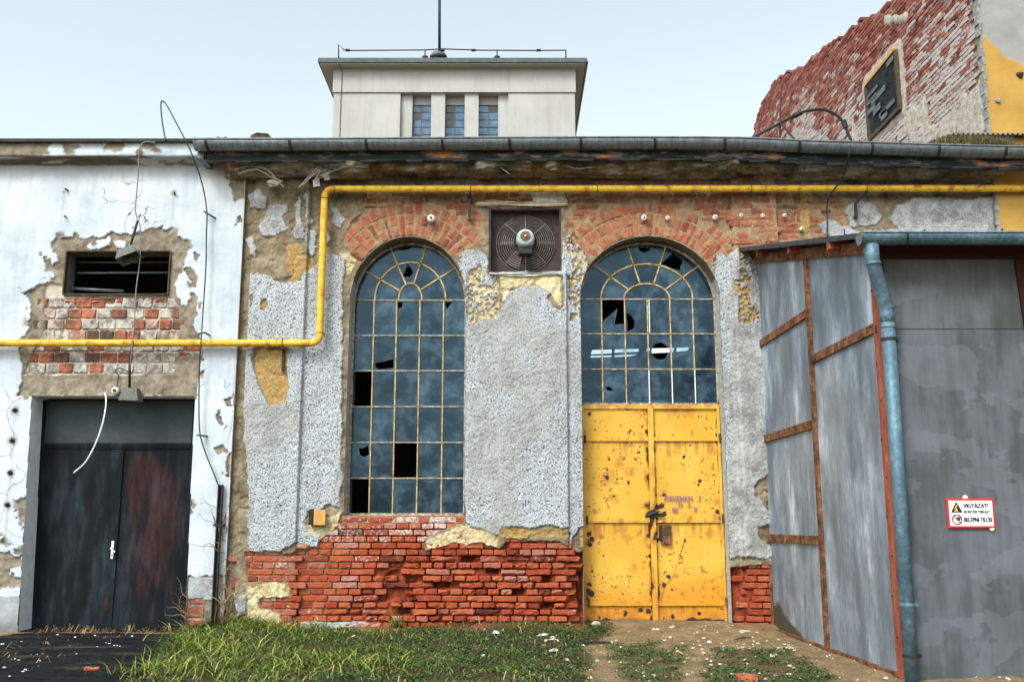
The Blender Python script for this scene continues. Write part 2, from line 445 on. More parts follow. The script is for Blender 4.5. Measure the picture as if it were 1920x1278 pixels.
def door_mat():
    n = N('blackened_steel')
    s = n.noise(2.6, 6, .68, n.stretch((4, 1, .7))); f = n.noise(12, 6, .7); b = n.noise(1.6, 5, .6)
    c = n.ramp(n.add(n.mul(s, .6), n.mul(b, .4)), [(.34, (.005, .006, .007)), (.5, (.009, .011, .013)), (.62, (.018, .025, .031)), (.75, (.04, .052, .062))])
    rs = n.add(n.attr('rust'), n.mul(n.add(s, -.5), 1.3))
    c = n.mix(n.mul(n.step(rs, .2, 1.1), .8), c, n.mix(f, (.05, .012, .009), (.12, .026, .018)))
    c = n.mix(n.mul(n.step(n.noise(55, 4, .7), .66, .74), .4), c, (.16, .17, .18))
    M['black_door'] = n.done(c, n.add(.55, n.mul(f, .3)), 0, n.bump(f, .12, .004), .06)
    n = N('transom_board'); f = n.noise(5, 6, .7); g = n.noise(2, 5, .65, n.stretch((1, 1, 2)))
    c = n.ramp(n.add(n.mul(f, .5), n.mul(g, .5)), [(.35, (.018, .026, .030)), (.6, (.036, .050, .054)), (.75, (.075, .085, .088))])
    M['transom'] = n.done(c, .5, 0, n.bump(f, .1, .003), .2)

def zinc_mats():
    n = N('weathered_zinc'); f = n.noise(5, 6, .7, n.stretch((1.5, 1, 4))); g = n.noise(3, 5, .7, n.stretch((9, 1, .7)))
    c = n.ramp(n.add(n.mul(f, .5), n.mul(g, .5)), [(.34, (.06, .070, .078)), (.5, (.135, .155, .17)), (.68, (.25, .275, .295))])
    M['zinc'] = n.done(c, .5, .35, n.bump(f, .12, .004), .4)
    n = N('galvanised'); f = n.noise(26, 5, .7); g = n.noise(3, 5, .65); v = n.voro(55, 'F1', 'Color')
    c = n.ramp(n.add(n.mul(f, .5), n.mul(g, .5)), [(.34, (.05, .095, .135)), (.5, (.085, .15, .20)), (.62, (.16, .25, .31)), (.75, (.36, .46, .52))])
    c = n.mix(.12, c, v, 'OVERLAY')
    M['galv'] = n.done(c, .55, .35, None, .35)

def glass_mat():
    n = N('grimy_glass')
    r = n.attr('rnd'); vv = n.new('ShaderNodeCombineXYZ'); n.set(vv.inputs[0], n.mul(r, 37.0)); n.set(vv.inputs[2], n.mul(r, 91.0)); va = n.new('ShaderNodeVectorMath', operation='ADD'); n.set(va.inputs[0], vv.outputs[0]); n.set(va.inputs[1], n.co()); f = n.noise(5.5, 6, .68, va.outputs[0]); b = n.noise(1.4, 4, .6)
    spot = n.step(n.add(n.voro(6.5, 'SMOOTH_F1'), n.mul(n.noise(18, 4, .7), .25)), .42, .22)
    e = n.attr('edge')
    grime = n.add(n.mul(n.step(f, .42, .62), .50), n.add(n.mul(spot, .16), n.mul(e, .28)))
    grime = n.add(grime, n.mul(n.add(r, -.45), .38))
    fleck = n.step(n.noise(38, 4, .75), .67, .74)
    alpha = n.math('ADD', n.mul(grime, .62), n.add(.14, n.mul(fleck, .22)), True)
    dust = n.new('ShaderNodeBsdfDiffuse'); n.set(dust.inputs['Color'], n.mix(fleck, n.mix(n.step(f, .4, .7), (.022, .052, .088), (.095, .150, .205)), (.40, .45, .49)))
    tr = n.new('ShaderNodeBsdfTransparent'); n.set(tr.inputs['Color'], (.70, .84, .92))
    m1 = n.new('ShaderNodeMixShader'); n.set(m1.inputs[0], alpha); n.t.links.new(tr.outputs[0], m1.inputs[1]); n.t.links.new(dust.outputs[0], m1.inputs[2])
    gl = n.new('ShaderNodeBsdfGlossy'); n.set(gl.inputs['Color'], (.50, .78, 1.0)); n.set(gl.inputs['Roughness'], .12)
    fr = n.new('ShaderNodeFresnel'); fr.inputs['IOR'].default_value = 1.55
    m2 = n.new('ShaderNodeMixShader'); n.set(m2.inputs[0], n.mul(fr.outputs[0], .8)); n.t.links.new(m1.outputs[0], m2.inputs[1]); n.t.links.new(gl.outputs[0], m2.inputs[2])
    o = n.new('ShaderNodeOutputMaterial'); n.t.links.new(m2.outputs[0], o.inputs[0]); M['glass'] = n.m
    n = N('distant_glass'); r = n.attr('rnd'); f = n.noise(3, 5, .7)
    c = n.mix(n.step(f, .45, .7), (.035, .085, .16), (.10, .19, .30)); c = n.mix(n.math('LESS_THAN', r, .22), c, (.018, .02, .022))
    M['tower_glass'] = n.done(c, .15, 0, None, .5)

def ground_mats():
    n = N('yard_earth')
    b = n.noise(.9, 5, .62); m = n.noise(5, 6, .7); f = n.noise(40, 5, .75); p = n.voro(45)
    c = n.ramp(n.add(n.mul(m, .6), n.mul(f, .4)), [(.32, (.11, .072, .040)), (.46, (.24, .165, .090)), (.58, (.35, .25, .135)), (.72, (.46, .36, .22))])
    c = n.mix(n.mul(n.step(p, .22, .08), .5), c, (.42, .37, .28))
    c = n.mix(n.mul(n.step(b, .45, .7), .35), c, (.13, .09, .05))
    c = n.mix(n.attr('soil'), c, n.mix(f, (.016, .014, .008), (.055, .047, .024)))
    c = n.mix(n.attr('dust'), c, n.mix(f, (.20, .06, .03), (.33, .11, .055)))
    M['earth'] = n.done(c, .95, 0, n.bump(n.add(m, n.add(f, n.mul(p, -.6))), 1.0, .03), .1)
    n = N('old_asphalt'); m = n.noise(4, 6, .7); f = n.noise(60, 4, .75); p = n.voro(70)
    c = n.ramp(n.add(n.mul(m, .5), n.mul(f, .5)), [(.36, (.005, .006, .008)), (.52, (.012, .014, .017)), (.62, (.028, .030, .033)), (.74, (.10, .095, .085))])
    c = n.mix(n.mul(n.step(p, .16, .06), n.mul(n.step(n.noise(2.2, 4), .42, .6), .55)), c, (.33, .32, .3))
    c = n.mix(n.mul(n.step(n.noise(1.5, 5, .65, n.stretch((.5, 2.2, 1))), .54, .66), .6), c, n.mix(f, (.05, .036, .02), (.16, .12, .08)))
    M['asphalt'] = n.done(c, .9, 0, n.bump(n.add(f, n.mul(p, -.5)), 1.0, .02), .05)
    n = N('grass_blade'); r = n.attr('rnd'); t = n.attr('tip')
    c = n.ramp(r, [(0, (.010, .020, .005)), (.35, (.032, .058, .009)), (.58, (.095, .13, .016)), (.76, (.21, .26, .022)), (1, (.42, .36, .10))])
    c = n.mix(n.mul(t, .4), c, n.mix(1, c, (1.45, 1.4, 1.2), 'MULTIPLY'))
    M['grass'] = n.done(c, .55, 0, None, .3)
    n = N('clover_leaf'); r = n.attr('rnd')
    c = n.ramp(r, [(0, (.014, .036, .010)), (.4, (.032, .072, .018)), (.75, (.065, .115, .028)), (1, (.15, .18, .06))])
    M['clover'] = n.done(c, .6, 0, None, .25)
    n = N('dry_stalk'); r = n.attr('rnd')
    M['dry'] = n.done(n.ramp(r, [(0, (.07, .04, .018)), (.5, (.20, .12, .05)), (1, (.42, .31, .16))]), .8, 0, None, .15)
    n = N('roof_moss'); f = n.noise(20, 4, .7)
    M['moss'] = n.done(n.ramp(f, [(.3, (.02, .024, .008)), (.5, (.12, .10, .045)), (.7, (.26, .2, .12))]), .9, 0, None, .1)

plaster_mat(); white_mat(); gable_plaster(); yellow_paint(); rusty_frame(); sheet_mats(); door_mat(); zinc_mats(); glass_mat(); ground_mats()
simple('black_iron', (.012, .012, .013), (.035, .03, .028), 25, .6, .2)
simple('cable', (.012, .012, .014), (.03, .03, .032), 10, .55)
simple('grey_cable', (.12, .125, .13), (.22, .225, .23), 10, .5)
simple('white_plastic', (.62, .62, .60), (.78, .78, .76), 12, .45)
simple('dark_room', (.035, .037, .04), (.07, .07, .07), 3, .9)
simple('inner_plaster', (.10, .115, .10), (.17, .185, .165), 6, .9)
simple('tar_board', (.018, .021, .024), (.055, .06, .065), 6, .7, 0, .3, .3, (1, 1, 3))
simple('tar_felt', (.02, .021, .023), (.05, .05, .05), 8, .9, 0, .2, .3)
n = N('tower_plaster'); a_ = n.noise(.7, 5, .6); b_ = n.noise(1.2, 6, .7, n.stretch((3, 1, .25))); g_ = n.noise(14, 4, .7)
c_ = n.mix(n.step(a_, .35, .65), (.345, .335, .32), (.405, .395, .38)); c_ = n.mix(n.mul(n.step(b_, .48, .72), .45), c_, (.23, .222, .212)); c_ = n.mix(n.mul(n.step(g_, .56, .75), .25), c_, (.24, .23, .22))
M['tower_plaster'] = n.done(c_, .9, 0, n.bump(g_, .15, .02), .15)
simple('tower_soffit', (.28, .28, .28), (.34, .34, .34), 2, .9)
simple('tower_trim', (.05, .062, .066), (.10, .115, .12), 4, .7)
simple('louvre', (.05, .055, .065), (.16, .17, .19), 6, .7, 0, .15)
simple('louvre_grey', (.07, .08, .095), (.15, .16, .18), 6, .7, 0, .15)
simple('orange_wood', (.42, .20, .05), (.55, .30, .09), 14, .7)
simple('orange_paint', (.50, .25, .04), (.60, .33, .06), 18, .55)
simple('corner_edge', (.13, .125, .12), (.34, .33, .32), 16, .9, 0, .15, .6)
simple('ochre_wall', (.52, .31, .075), (.60, .38, .11), 2.2, .85, 0, .2, .12)
simple('ochre_bare', (.24, .235, .235), (.36, .35, .35), 3, .9, 0, .2, .25)
simple('fan_plate', (.030, .023, .025), (.085, .062, .064), 7, .8, 0, .15)
simple('fan_wire', (.20, .16, .155), (.36, .30, .29), 30, .6, .2)
simple('fan_blade', (.02, .018, .02), (.06, .05, .052), 10, .6, 0, .15)
simple('motor_paint', (.20, .26, .28), (.48, .54, .55), 24, .6, 0, .15)
simple('motor_rust', (.06, .035, .022), (.22, .12, .06), 30, .8)
simple('brass', (.45, .40, .30), (.7, .66, .55), 40, .5, .4)
simple('porcelain', (.62, .59, .52), (.80, .78, .72), 30, .35)
simple('lamp_grey', (.07, .07, .068), (.17, .165, .155), 40, .8, 0, .2, .5)
simple('sign_white', (.80, .80, .80), (.84, .84, .84), 4, .35)
simple('sign_red', (.52, .012, .012), (.58, .02, .018), 6, .35)
simple('sign_black', (.012, .012, .013), (.02, .02, .02), 6, .4)
simple('sign_amber', (.78, .40, .02), (.84, .47, .04), 6, .4)
simple('foam', (.66, .55, .34), (.78, .68, .45), 50, .7)
simple('stencil_violet', (.20, .07, .16), (.34, .15, .19), 40, .7)
simple('loose_brick', (.30, .075, .04), (.45, .13, .07), 18, .9, 0, .15, .6)
simple('pale_stone', (.55, .53, .48), (.78, .77, .73), 20, .8, 0, .2, .4)
simple('tan_stone', (.32, .26, .18), (.48, .42, .32), 20, .9, 0, .2, .4)
simple('torn_felt', (.20, .185, .17), (.42, .39, .35), 9, .9, 0, .2, .4)
simple('steel_handle', (.62, .62, .62), (.74, .74, .74), 10, .3, .4)
simple('dark_wood', (.04, .028, .018), (.10, .07, .045), 12, .85, 0, .2, .4)
simple('corrugated', (.05, .055, .06), (.12, .125, .13), 5, .65, .2)
# ================================================================== brick relief
class Bricks:
    """many small worn bricks gathered into one mesh (the brickwork of one wall)"""
    def __init__(s): s.V = []; s.Fc = []; s.rnd = []; s.lime = []; s.grime = []; s.n = 0
    def add(s, cu, cv, L, H, front, fmap, ang=0.0, nx=5, nz=2, ero=0.2, depth=0.055, lime=0.0, grime=0.0, seed=0, rnd=None, back=None):
        r = np.random.default_rng(seed + 1)
        us = np.linspace(-L / 2, L / 2, nx + 1); vs = np.linspace(-H / 2, H / 2, nz + 1)
        bev = 0.006 + 0.010 * ero
        if nx > 2: us[1] = us[0] + bev * 1.3; us[-2] = us[-1] - bev * 1.3
        if nz > 1 and nz >= 3: vs[1] = vs[0] + bev; vs[-2] = vs[-1] - bev
        U, V = np.meshgrid(us, vs)
        D = np.full(U.shape, float(front))
        edge = np.zeros(U.shape, bool); edge[0] = edge[-1] = True; edge[:, 0] = edge[:, -1] = True
        corner = np.zeros(U.shape, bool); corner[0, 0] = corner[0, -1] = corner[-1, 0] = corner[-1, -1] = True
        D = D + r.normal(0, .0012 + .0075 * ero, U.shape)
        D[edge] -= bev * (.6 + .8 * ero)
        D[corner] -= bev * .9 * (.4 + ero)
        shr = 1 - (.02 + .07 * ero) * corner * r.random(U.shape) * 2
        U = U * shr + r.normal(0, .0006 + .0045 * ero, U.shape); V = V * (1 - corner * (.04 + .22 * ero) * r.random(U.shape)) + r.normal(0, .0005 + .003 * ero, U.shape)
        tl = r.normal(0, .008 + .03 * ero); D = D + U * tl * .5
        # skirt
        ring = [(0, i) for i in range(nx + 1)] + [(j, nx) for j in range(1, nz + 1)] + [(nz, i) for i in range(nx - 1, -1, -1)] + [(j, 0) for j in range(nz - 1, 0, -1)]
        bu = np.array([U[a] for a in ring]); bv = np.array([V[a] for a in ring]); bd = np.full(len(ring), (front - depth) if back is None else back)
        u = np.concatenate([U.ravel(), bu]); v = np.concatenate([V.ravel(), bv]); d = np.concatenate([D.ravel(), bd])
        c, sn = math.cos(ang), math.sin(ang)
        s.V.append(fmap(cu + u * c - v * sn, cv + u * sn + v * c, d))
        b = s.n; w = nx + 1; f = []
        for j in range(nz):
            for i in range(nx): f.append((b + j * w + i, b + j * w + i + 1, b + (j + 1) * w + i + 1, b + (j + 1) * w + i))
        o = b + w * (nz + 1); m = len(ring)
        for k in range(m):
            a0 = ring[k]; a1 = ring[(k + 1) % m]
            f.append((b + a0[0] * w + a0[1], o + k, o + (k + 1) % m, b + a1[0] * w + a1[1]))
        s.Fc += f; cnt = len(u); s.n += cnt
        rv = r.random() if rnd is None else rnd
        s.rnd.append(np.full(cnt, rv)); s.lime.append(np.full(cnt, lime)); s.grime.append(np.full(cnt, grime))
    def build(s, name, mat, parent, smoothf=False):
        me = bpy.data.meshes.new(name)
        me.from_pydata(np.concatenate(s.V).tolist(), [], s.Fc)
        for k, a in (('rnd', s.rnd), ('lime', s.lime), ('grime', s.grime)):
            t = me.attributes.new(k, 'FLOAT', 'POINT'); t.data.foreach_set('value', np.concatenate(a).astype(np.float32))
        if smoothf: me.polygons.foreach_set('use_smooth', [True] * len(me.polygons))
        return mesh_obj(name, me, mat, parent)

def wall_map(y0=0.0):
    return lambda u, v, d: np.stack([u, y0 - d, v], 1)

def in_poly(poly, x, z):
    c = False; n = len(poly)
    for i in range(n):
        ax, az = poly[i]; bx, bz = poly[(i + 1) % n]
        if (az > z) != (bz > z) and x < (bx - ax) * (z - az) / (bz - az) + ax: c = not c
    return c

# ================================================================== the old hall (peeling render over brick)
hall = thing('brick_hall', 'old brick hall with peeling grey roughcast, two arched windows and a yellow double door', 'building', (0, 0, 0))
IN = 0.25                                             # frames sit this deep
W1 = (PX(650.5, 760), PX(872, 760)); W1S = PZ(563); W1T = PZ(444); W1B = PZ(965)
W2 = (PX(1089, 700), PX(1354, 700)); W2S = PZ(560); W2T = PZ(443)
FAN = (PX(917, 450), PX(1052, 450), PZ(513), PZ(391))

def arch_pts(w, zs, zt, n=40, a0=0, a1=180, k=1.0):
    c = (w[0] + w[1]) / 2; a = (w[1] - w[0]) / 2 * k; b = (zt - zs) * k
    return [(c + a * math.cos(R(a0 + (a1 - a0) * i / n)), zs + b * math.sin(R(a0 + (a1 - a0) * i / n))) for i in range(n + 1)]

open1 = [(W1[0], W1B), (W1[1], W1B)] + arch_pts(W1, W1S, W1T)
open2 = [(W2[0], -0.3), (W2[1], -0.3)] + arch_pts(W2, W2S, W2T)

GS = 0.0095
x0, x1 = PX(446, 700), PX(1869, 430)
xs = np.arange(x0, x1 + GS, GS); zs = np.arange(-0.25, 5.78, GS)
X, Z = np.meshgrid(xs, zs)
e1 = fbm(X, Z, 5, 4, 11) * .045 + fbm(X, Z, 24, 3, 12) * .020       # ragged edges
e2 = fbm(X, Z, 4, 4, 21) * .05 + fbm(X, Z, 20, 3, 22) * .022

rough_polys = [
    [(463, 640), (461, 655), (459, 503), (478, 512), (503, 518), (520, 530), (541, 527), (566, 533), (569, 520), (588, 503), (605, 482), (625, 474), (645, 482), (650, 500), (646, 520), (643, 540), (640, 952), (615, 948), (600, 962), (578, 958), (573, 975), (580, 997), (603, 1004), (598, 1028), (575, 1026), (553, 1012), (549, 1022), (526, 1031), (500, 1030), (469, 1033), (466, 900), (455, 700)],
    [(868, 470), (900, 468), (914, 480), (914, 515), (936, 517), (936, 500), (936, 560), (960, 545), (1000, 537), (1040, 548), (1062, 590), (1066, 605), (1082, 600), (1094, 600), (1096, 985), (1086, 990), (1069, 1027), (1063, 992), (1024, 985), (1000, 988), (938, 986), (937, 1006), (911, 990), (883, 985), (872, 969), (868, 700)],
    [(1054, 430), (1066, 470), (1080, 520), (1078, 560), (1066, 600), (1054, 600), (1052, 520)],
    [(1336, 600), (1345, 470), (1360, 480), (1384, 560), (1386, 605), (1420, 606), (1448, 600), (1452, 1040), (1410, 1046), (1365, 1045), (1352, 1000), (1346, 700)],
    [(467, 366), (487, 361), (503, 370), (503, 393), (490, 398), (470, 390)],
    [(505, 388), (520, 380), (541, 385), (545, 402), (532, 410), (543, 430), (520, 444), (498, 442), (486, 428), (497, 405)],
    [(553, 388), (562, 372), (570, 378), (570, 450), (556, 452), (550, 440), (556, 415)],
    [(572, 372), (583, 362), (582, 385), (590, 418), (578, 424), (572, 410)],
    [(574, 440), (585, 432), (596, 437), (594, 474), (585, 482), (574, 470)],
    [(461, 448), (475, 447), (486, 470), (482, 488), (470, 480)],
    [(622, 382), (650, 412), (640, 432), (622, 420)], [(600, 440), (618, 434), (622, 452), (606, 462)],
    [(1585, 400), (1592, 385), (1612, 378), (1640, 386), (1655, 404), (1650, 418), (1630, 426), (1600, 428)],
    [(1672, 410), (1680, 385), (1710, 372), (1760, 368), (1800, 376), (1869, 370), (1869, 450), (1690, 450)],
    [(1530, 420), (1555, 415), (1600, 432), (1690, 428), (1700, 450), (1560, 450)],
    [(1000, 362), (1058, 360), (1066, 383), (1010, 386)], [(1345, 495), (1382, 470), (1384, 520), (1360, 540)],
    [(1398, 505), (1420, 480), (1440, 500), (1440, 600), (1422, 600), (1404, 560)],
]
holes_in_rough = [   # render fallen off inside the roughcast fields
    [(478, 655), (540, 655), (537, 690), (544, 725), (538, 758), (508, 762), (497, 740), (480, 700), (472, 670)],
    [(490, 572), (500, 566), (506, 576), (502, 588), (492, 586)],
    [(470, 560), (477, 552), (478, 578), (471, 580)],
    [(876, 520), (900, 500), (918, 540), (935, 520), (935, 590), (905, 600), (885, 614), (874, 600)],
    [(938, 517), (1050, 516), (1046, 540), (1000, 532), (962, 542), (948, 560), (938, 578)],
    [(1028, 560), (1056, 540), (1056, 592), (1036, 580)],
    [(1068, 520), (1094, 500), (1098, 590), (1080, 595), (1068, 560)],
    [(1418, 905), (1444, 895), (1446, 960), (1428, 950), (1412, 930)], [(1420, 990), (1440, 985), (1446, 1020), (1424, 1012)],
    [(523, 930), (530, 922), (533, 930), (526, 936)], [(978, 944), (984, 944), (982, 952)],
]
ochre_polys = [
    [(478, 655), (540, 655), (537, 690), (544, 725), (538, 758), (508, 762), (497, 740), (480, 700)],
    [(490, 570), (500, 566), (506, 576), (502, 588), (492, 586)], [(540, 462), (562, 460), (570, 478), (565, 532), (552, 536), (543, 510)],
    [(1384, 530), (1402, 520), (1420, 560), (1424, 608), (1390, 610), (1380, 580)], [(1340, 500), (1362, 490), (1384, 520), (1384, 560), (1362, 600), (1345, 590)],
    [(1497, 362), (1517, 362), (1522, 400), (1518, 444), (1500, 444)], [(872, 560), (886, 590), (904, 602), (890, 616), (872, 618)],
    [(1070, 520), (1094, 505), (1096, 545), (1072, 545)], [(936, 990), (1062, 992), (1062, 1010), (940, 1010)], [(1084, 995), (1098, 990), (1098, 1030), (1084, 1028)],
    [(575, 480), (590, 490), (584, 520), (572, 515)],
]
cream_polys = [
    [(864, 470), (895, 466), (900, 500), (920, 520), (936, 516), (936, 598), (910, 604), (880, 612), (870, 560), (862, 500)],
    [(936, 515), (1056, 515), (1056, 592), (1030, 560), (1000, 534), (960, 545), (938, 580)],
    [(1062, 440), (1100, 480), (1098, 600), (1080, 602), (1066, 560), (1074, 520), (1060, 470)],
    [(560, 990), (640, 955), (655, 990), (620, 1020), (600, 1030)], [(790, 1010), (880, 980), (940, 1006), (936, 1030), (880, 1020), (840, 1040), (800, 1032)],
    [(465, 1088), (545, 1090), (552, 1122), (488, 1122), (490, 1140), (530, 1150), (528, 1190), (455, 1180)],
    [(630, 470), (655, 475), (668, 488), (655, 530), (644, 500)],
]
brick_polys = [   # render gone, brickwork showing
    [(464, 1034), (500, 1036), (560, 1035), (580, 1030), (605, 1012), (632, 988), (640, 962), (650, 955), (870, 955), (868, 982), (825, 996), (796, 1008), (797, 1032), (822, 1028), (852, 1019), (873, 1025), (904, 1018), (937, 1028), (952, 1012), (1045, 1008), (1062, 1020), (1084, 1032), (1100, 1028), (1104, 1215), (520, 1215), (526, 1182), (529, 1150), (491, 1137), (491, 1121), (550, 1119), (543, 1091), (466, 1091)],
    [(1362, 1062), (1395, 1058), (1450, 1056), (1460, 1215), (1364, 1215)],
    [(676, 362), (720, 358), (1500, 358), (1500, 452), (1396, 475), (1376, 482), (1345, 492), (1230, 470), (1100, 480), (1064, 455), (1060, 410), (1056, 380), (910, 380), (908, 440), (872, 468), (860, 480), (760, 470), (672, 492), (652, 470), (640, 446), (655, 420), (682, 396)],
    [(1518, 380), (1560, 376), (1600, 395), (1585, 430), (1520, 446)],
    [(990, 318), (1360, 320), (1500, 322), (1500, 345), (1050, 348), (1000, 340)],
]
def field(polys, edge):
    d = np.full(X.shape, -.35)
    for p in polys: d = np.maximum(d, sdf(XZ(p), X, Z))
    return d + edge
d_rough = field(rough_polys[:4], e1); d_isl = field(rough_polys[4:], e1 * 1.15)
d_hole = field(holes_in_rough, e2)
d_rough = np.minimum(d_rough, -d_hole)
# worn speckle where the pale coat thins out
thin = field([[(860, 460), (936, 500), (936, 620), (862, 620)], [(1060, 430), (1100, 480), (1100, 610), (1060, 600)], [(1336, 480), (1440, 480), (1440, 620), (1340, 620)]], e1)
sp = fbm(X, Z, 34, 3, 40) * .10
d_rough = np.where(thin > 0, np.maximum(d_rough, np.minimum(sp - .012, thin)), d_rough)
m_isl = smooth(-.002, .006, d_isl)
d_brick = field(brick_polys, e2 * .8)
d_ochre = field(ochre_polys, e2); d_cream = field(cream_polys, e1)
m_rough = smooth(-.002, .006, d_rough); m_isl = m_isl * (1 - m_rough); m_brick = smooth(-.002, .008, d_brick) * (1 - m_rough) * (1 - m_isl)
m_ochre = smooth(0, .012, d_ochre) * (1 - m_rough) * (1 - m_brick); m_cream = smooth(0, .03, d_cream) * (1 - m_rough) * (1 - m_brick)

# pilasters
def pil_of(x, z):
    h = np.zeros(np.broadcast(x, z).shape)
    for a, b, ztop in ((PX(463, 700), PX(569, 700), 9), (PX(936, 800), PX(1064, 800), PZ(512)), (PX(1384, 700), PX(1470, 700), 9)):
        h = np.maximum(h, .05 * smooth(a - .012, a + .004, x) * (1 - smooth(b - .004, b + .012, x)) * (1 - smooth(ztop - .02, ztop + .05, z)))
    return h
def pil_scalar(x, z): return float(pil_of(np.array([x]), np.array([z]))[0])
pil = pil_of(X, Z)
# right-hand pilaster has an extra moulded step
pil = pil + .022 * smooth(PX(1374, 700) - .006, PX(1374, 700) + .004, X) * (1 - smooth(PX(1384, 700) - .006, PX(1384, 700), X)) * (Z < PZ(490))
low = smooth(PZ(960), PZ(1010), Z)            # lower zone: crumbling
bump_r = np.maximum(fbm(X, Z, 26, 2, 5), -.25) * .006 + fbm(X, Z, 50, 1, 6) * .004 + fbm(X, Z, 3, 3, 7) * .008
bump_b = fbm(X, Z, 7, 4, 8) * .012 + fbm(X, Z, 30, 3, 9) * .005
H = .014 + bump_b * 1.5 - .012 * smooth(.25, .4, np.abs(fbm(X, Z, 3.5, 4, 53)) * -1 + .42)
H = np.where(m_rough > 0.02, H * (1 - m_rough) + (.036 + bump_r) * m_rough, H)
erosf = smooth(PX(570, 1100), PX(720, 1100), X); mort = -.003 - (.016 + .040 * erosf) * low + fbm(X, Z, 6, 4, 50) * (.006 + .026 * low * erosf)
cavd = field([[(792, 1086), (845, 1085), (845, 1103), (795, 1108)], [(744, 1134), (764, 1130), (766, 1152), (746, 1155)], [(946, 1101), (980, 1099), (980, 1114), (950, 1116)], [(1002, 1077), (1033, 1076), (1034, 1092), (1004, 1094)], [(1020, 1125), (1050, 1125), (1048, 1138), (1022, 1138)], [(866, 1041), (892, 1044), (886, 1054), (864, 1052)], [(910, 1066), (936, 1064), (936, 1074), (912, 1075)], [(1080, 1070), (1100, 1070), (1100, 1150), (1086, 1150), (1080, 1110)], [(690, 1150), (718, 1149), (718, 1159), (690, 1158)], [(770, 1128), (800, 1126), (800, 1138), (772, 1140)], [(548, 1100), (560, 1100), (558, 1180), (550, 1180)]], e2 * .4)
H = H * (1 - m_brick) + mort * m_brick
H = np.where(m_isl > .02, H * (1 - m_isl) + (.030 + bump_b * .8) * m_isl, H)
H = H - .11 * smooth(-.01, .03, cavd) * m_brick - .05 * low * m_brick * erosf * smooth(.1, .35, fbm(X, Z, 5, 3, 52))
H = H + pil
# plinth strips of grey cement
d_cem = field([[(452, 1112), (466, 1112), (466, 1150), (448, 1156), (440, 1120)], [(563, 1166), (640, 1164), (696, 1168), (694, 1190), (560, 1190)]], e2 * .5)
m_cem = smooth(0, .01, d_cem); H = H + .03 * m_cem
strip = 1 - smooth(PX(461, 700), PX(464, 700), X)        # cement fillet next to the whitewashed house
m_rough = m_rough * (1 - strip); m_brick = m_brick * (1 - strip); d_brick = np.where(strip > .5, -.35, d_brick)
m_sm = .75 * smooth(-.05, .06, field([[(1370, 600), (1460, 590), (1460, 1060), (1370, 1060)]], e2)) * m_rough + .30 * m_rough * smooth(.05, .35, fbm(X, Z, 1.3, 4, 91))
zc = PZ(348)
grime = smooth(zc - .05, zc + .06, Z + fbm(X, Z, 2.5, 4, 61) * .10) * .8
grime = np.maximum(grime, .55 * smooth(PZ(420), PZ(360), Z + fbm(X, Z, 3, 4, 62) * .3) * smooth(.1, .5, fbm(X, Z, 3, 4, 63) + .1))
d_dirt_shade = field([[(1386, 468), (1424, 468), (1424, 600), (1405, 580), (1398, 520)]], e2); grime = np.maximum(grime, .85 * smooth(-.05, .1, d_dirt_shade) * np.clip(.75 + .8 * fbm(X, Z, 6, 3, 66), 0, 1))  # dirt plus the shed roof's shade, both painted onto the right-hand pilaster
H += grime * fbm(X, Z, 9, 3, 64) * .006
# openings
hole = np.zeros(X.shape, bool)
d1 = sdf(open1, X, Z); d2 = sdf(open2, X, Z)
dF = sdf([(FAN[0], FAN[2]), (FAN[1], FAN[2]), (FAN[1], FAN[3]), (FAN[0], FAN[3])], X, Z)
hole = np.maximum(np.maximum(d1, d2), dF)
keepv = hole < .004
keep = keepv[:-1, :-1] & keepv[1:, 1:] & keepv[:-1, 1:] & keepv[1:, :-1]
keep &= ~((X[:-1, :-1] > PX(1480, 900)) & (Z[:-1, :-1] < 4.0))
# socket hole left of the small orange flap
dbox = sdf(XZ([(580, 956), (610, 956), (610, 984), (580, 984)]), X, Z) + e2 * .2
m_black = smooth(0, .01, dbox); H = H - .09 * m_black
for px, py, r in ((555, 600, .02), (884, 378, .03), (1150, 410, .02), (1085, 375, .03), (1242, 372, .025)):
    dd = r - np.hypot(X - PX(px, py), Z - PZ(py)) + e2 * .3; H -= .03 * smooth(0, .01, dd)
pos = np.stack([X, -H, Z], -1)
wall_attrs = dict(rough=m_rough - m_sm, ochre=m_ochre, cream=m_cream * .9, mortar=m_brick, dust=m_brick * low * np.clip(.30 + 1.0 * smooth(PX(600, 1100), PX(740, 1100), X) + .5 * fbm(X, Z, 3, 3, 70), 0, 1),
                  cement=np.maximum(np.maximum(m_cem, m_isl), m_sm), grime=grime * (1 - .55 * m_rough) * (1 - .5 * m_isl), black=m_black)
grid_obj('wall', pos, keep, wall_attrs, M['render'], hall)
def brick_ok(x, z, L, H2, slack=.03):
    """is a brick here exposed (or near enough to an exposed place)?"""
    i = int(round((x - x0) / GS)); j = int(round((z + .25) / GS))
    if not (0 <= i < X.shape[1] and 0 <= j < X.shape[0]): return False
    a = max(0, i - int(L / 2 / GS)); b = min(X.shape[1], i + int(L / 2 / GS) + 1)
    c = max(0, j - int(H2 / 2 / GS)); d = min(X.shape[0], j + int(H2 / 2 / GS) + 1)
    return d_brick[c:d, a:b].max() > -slack and hole[c:d, a:b].max() < .012

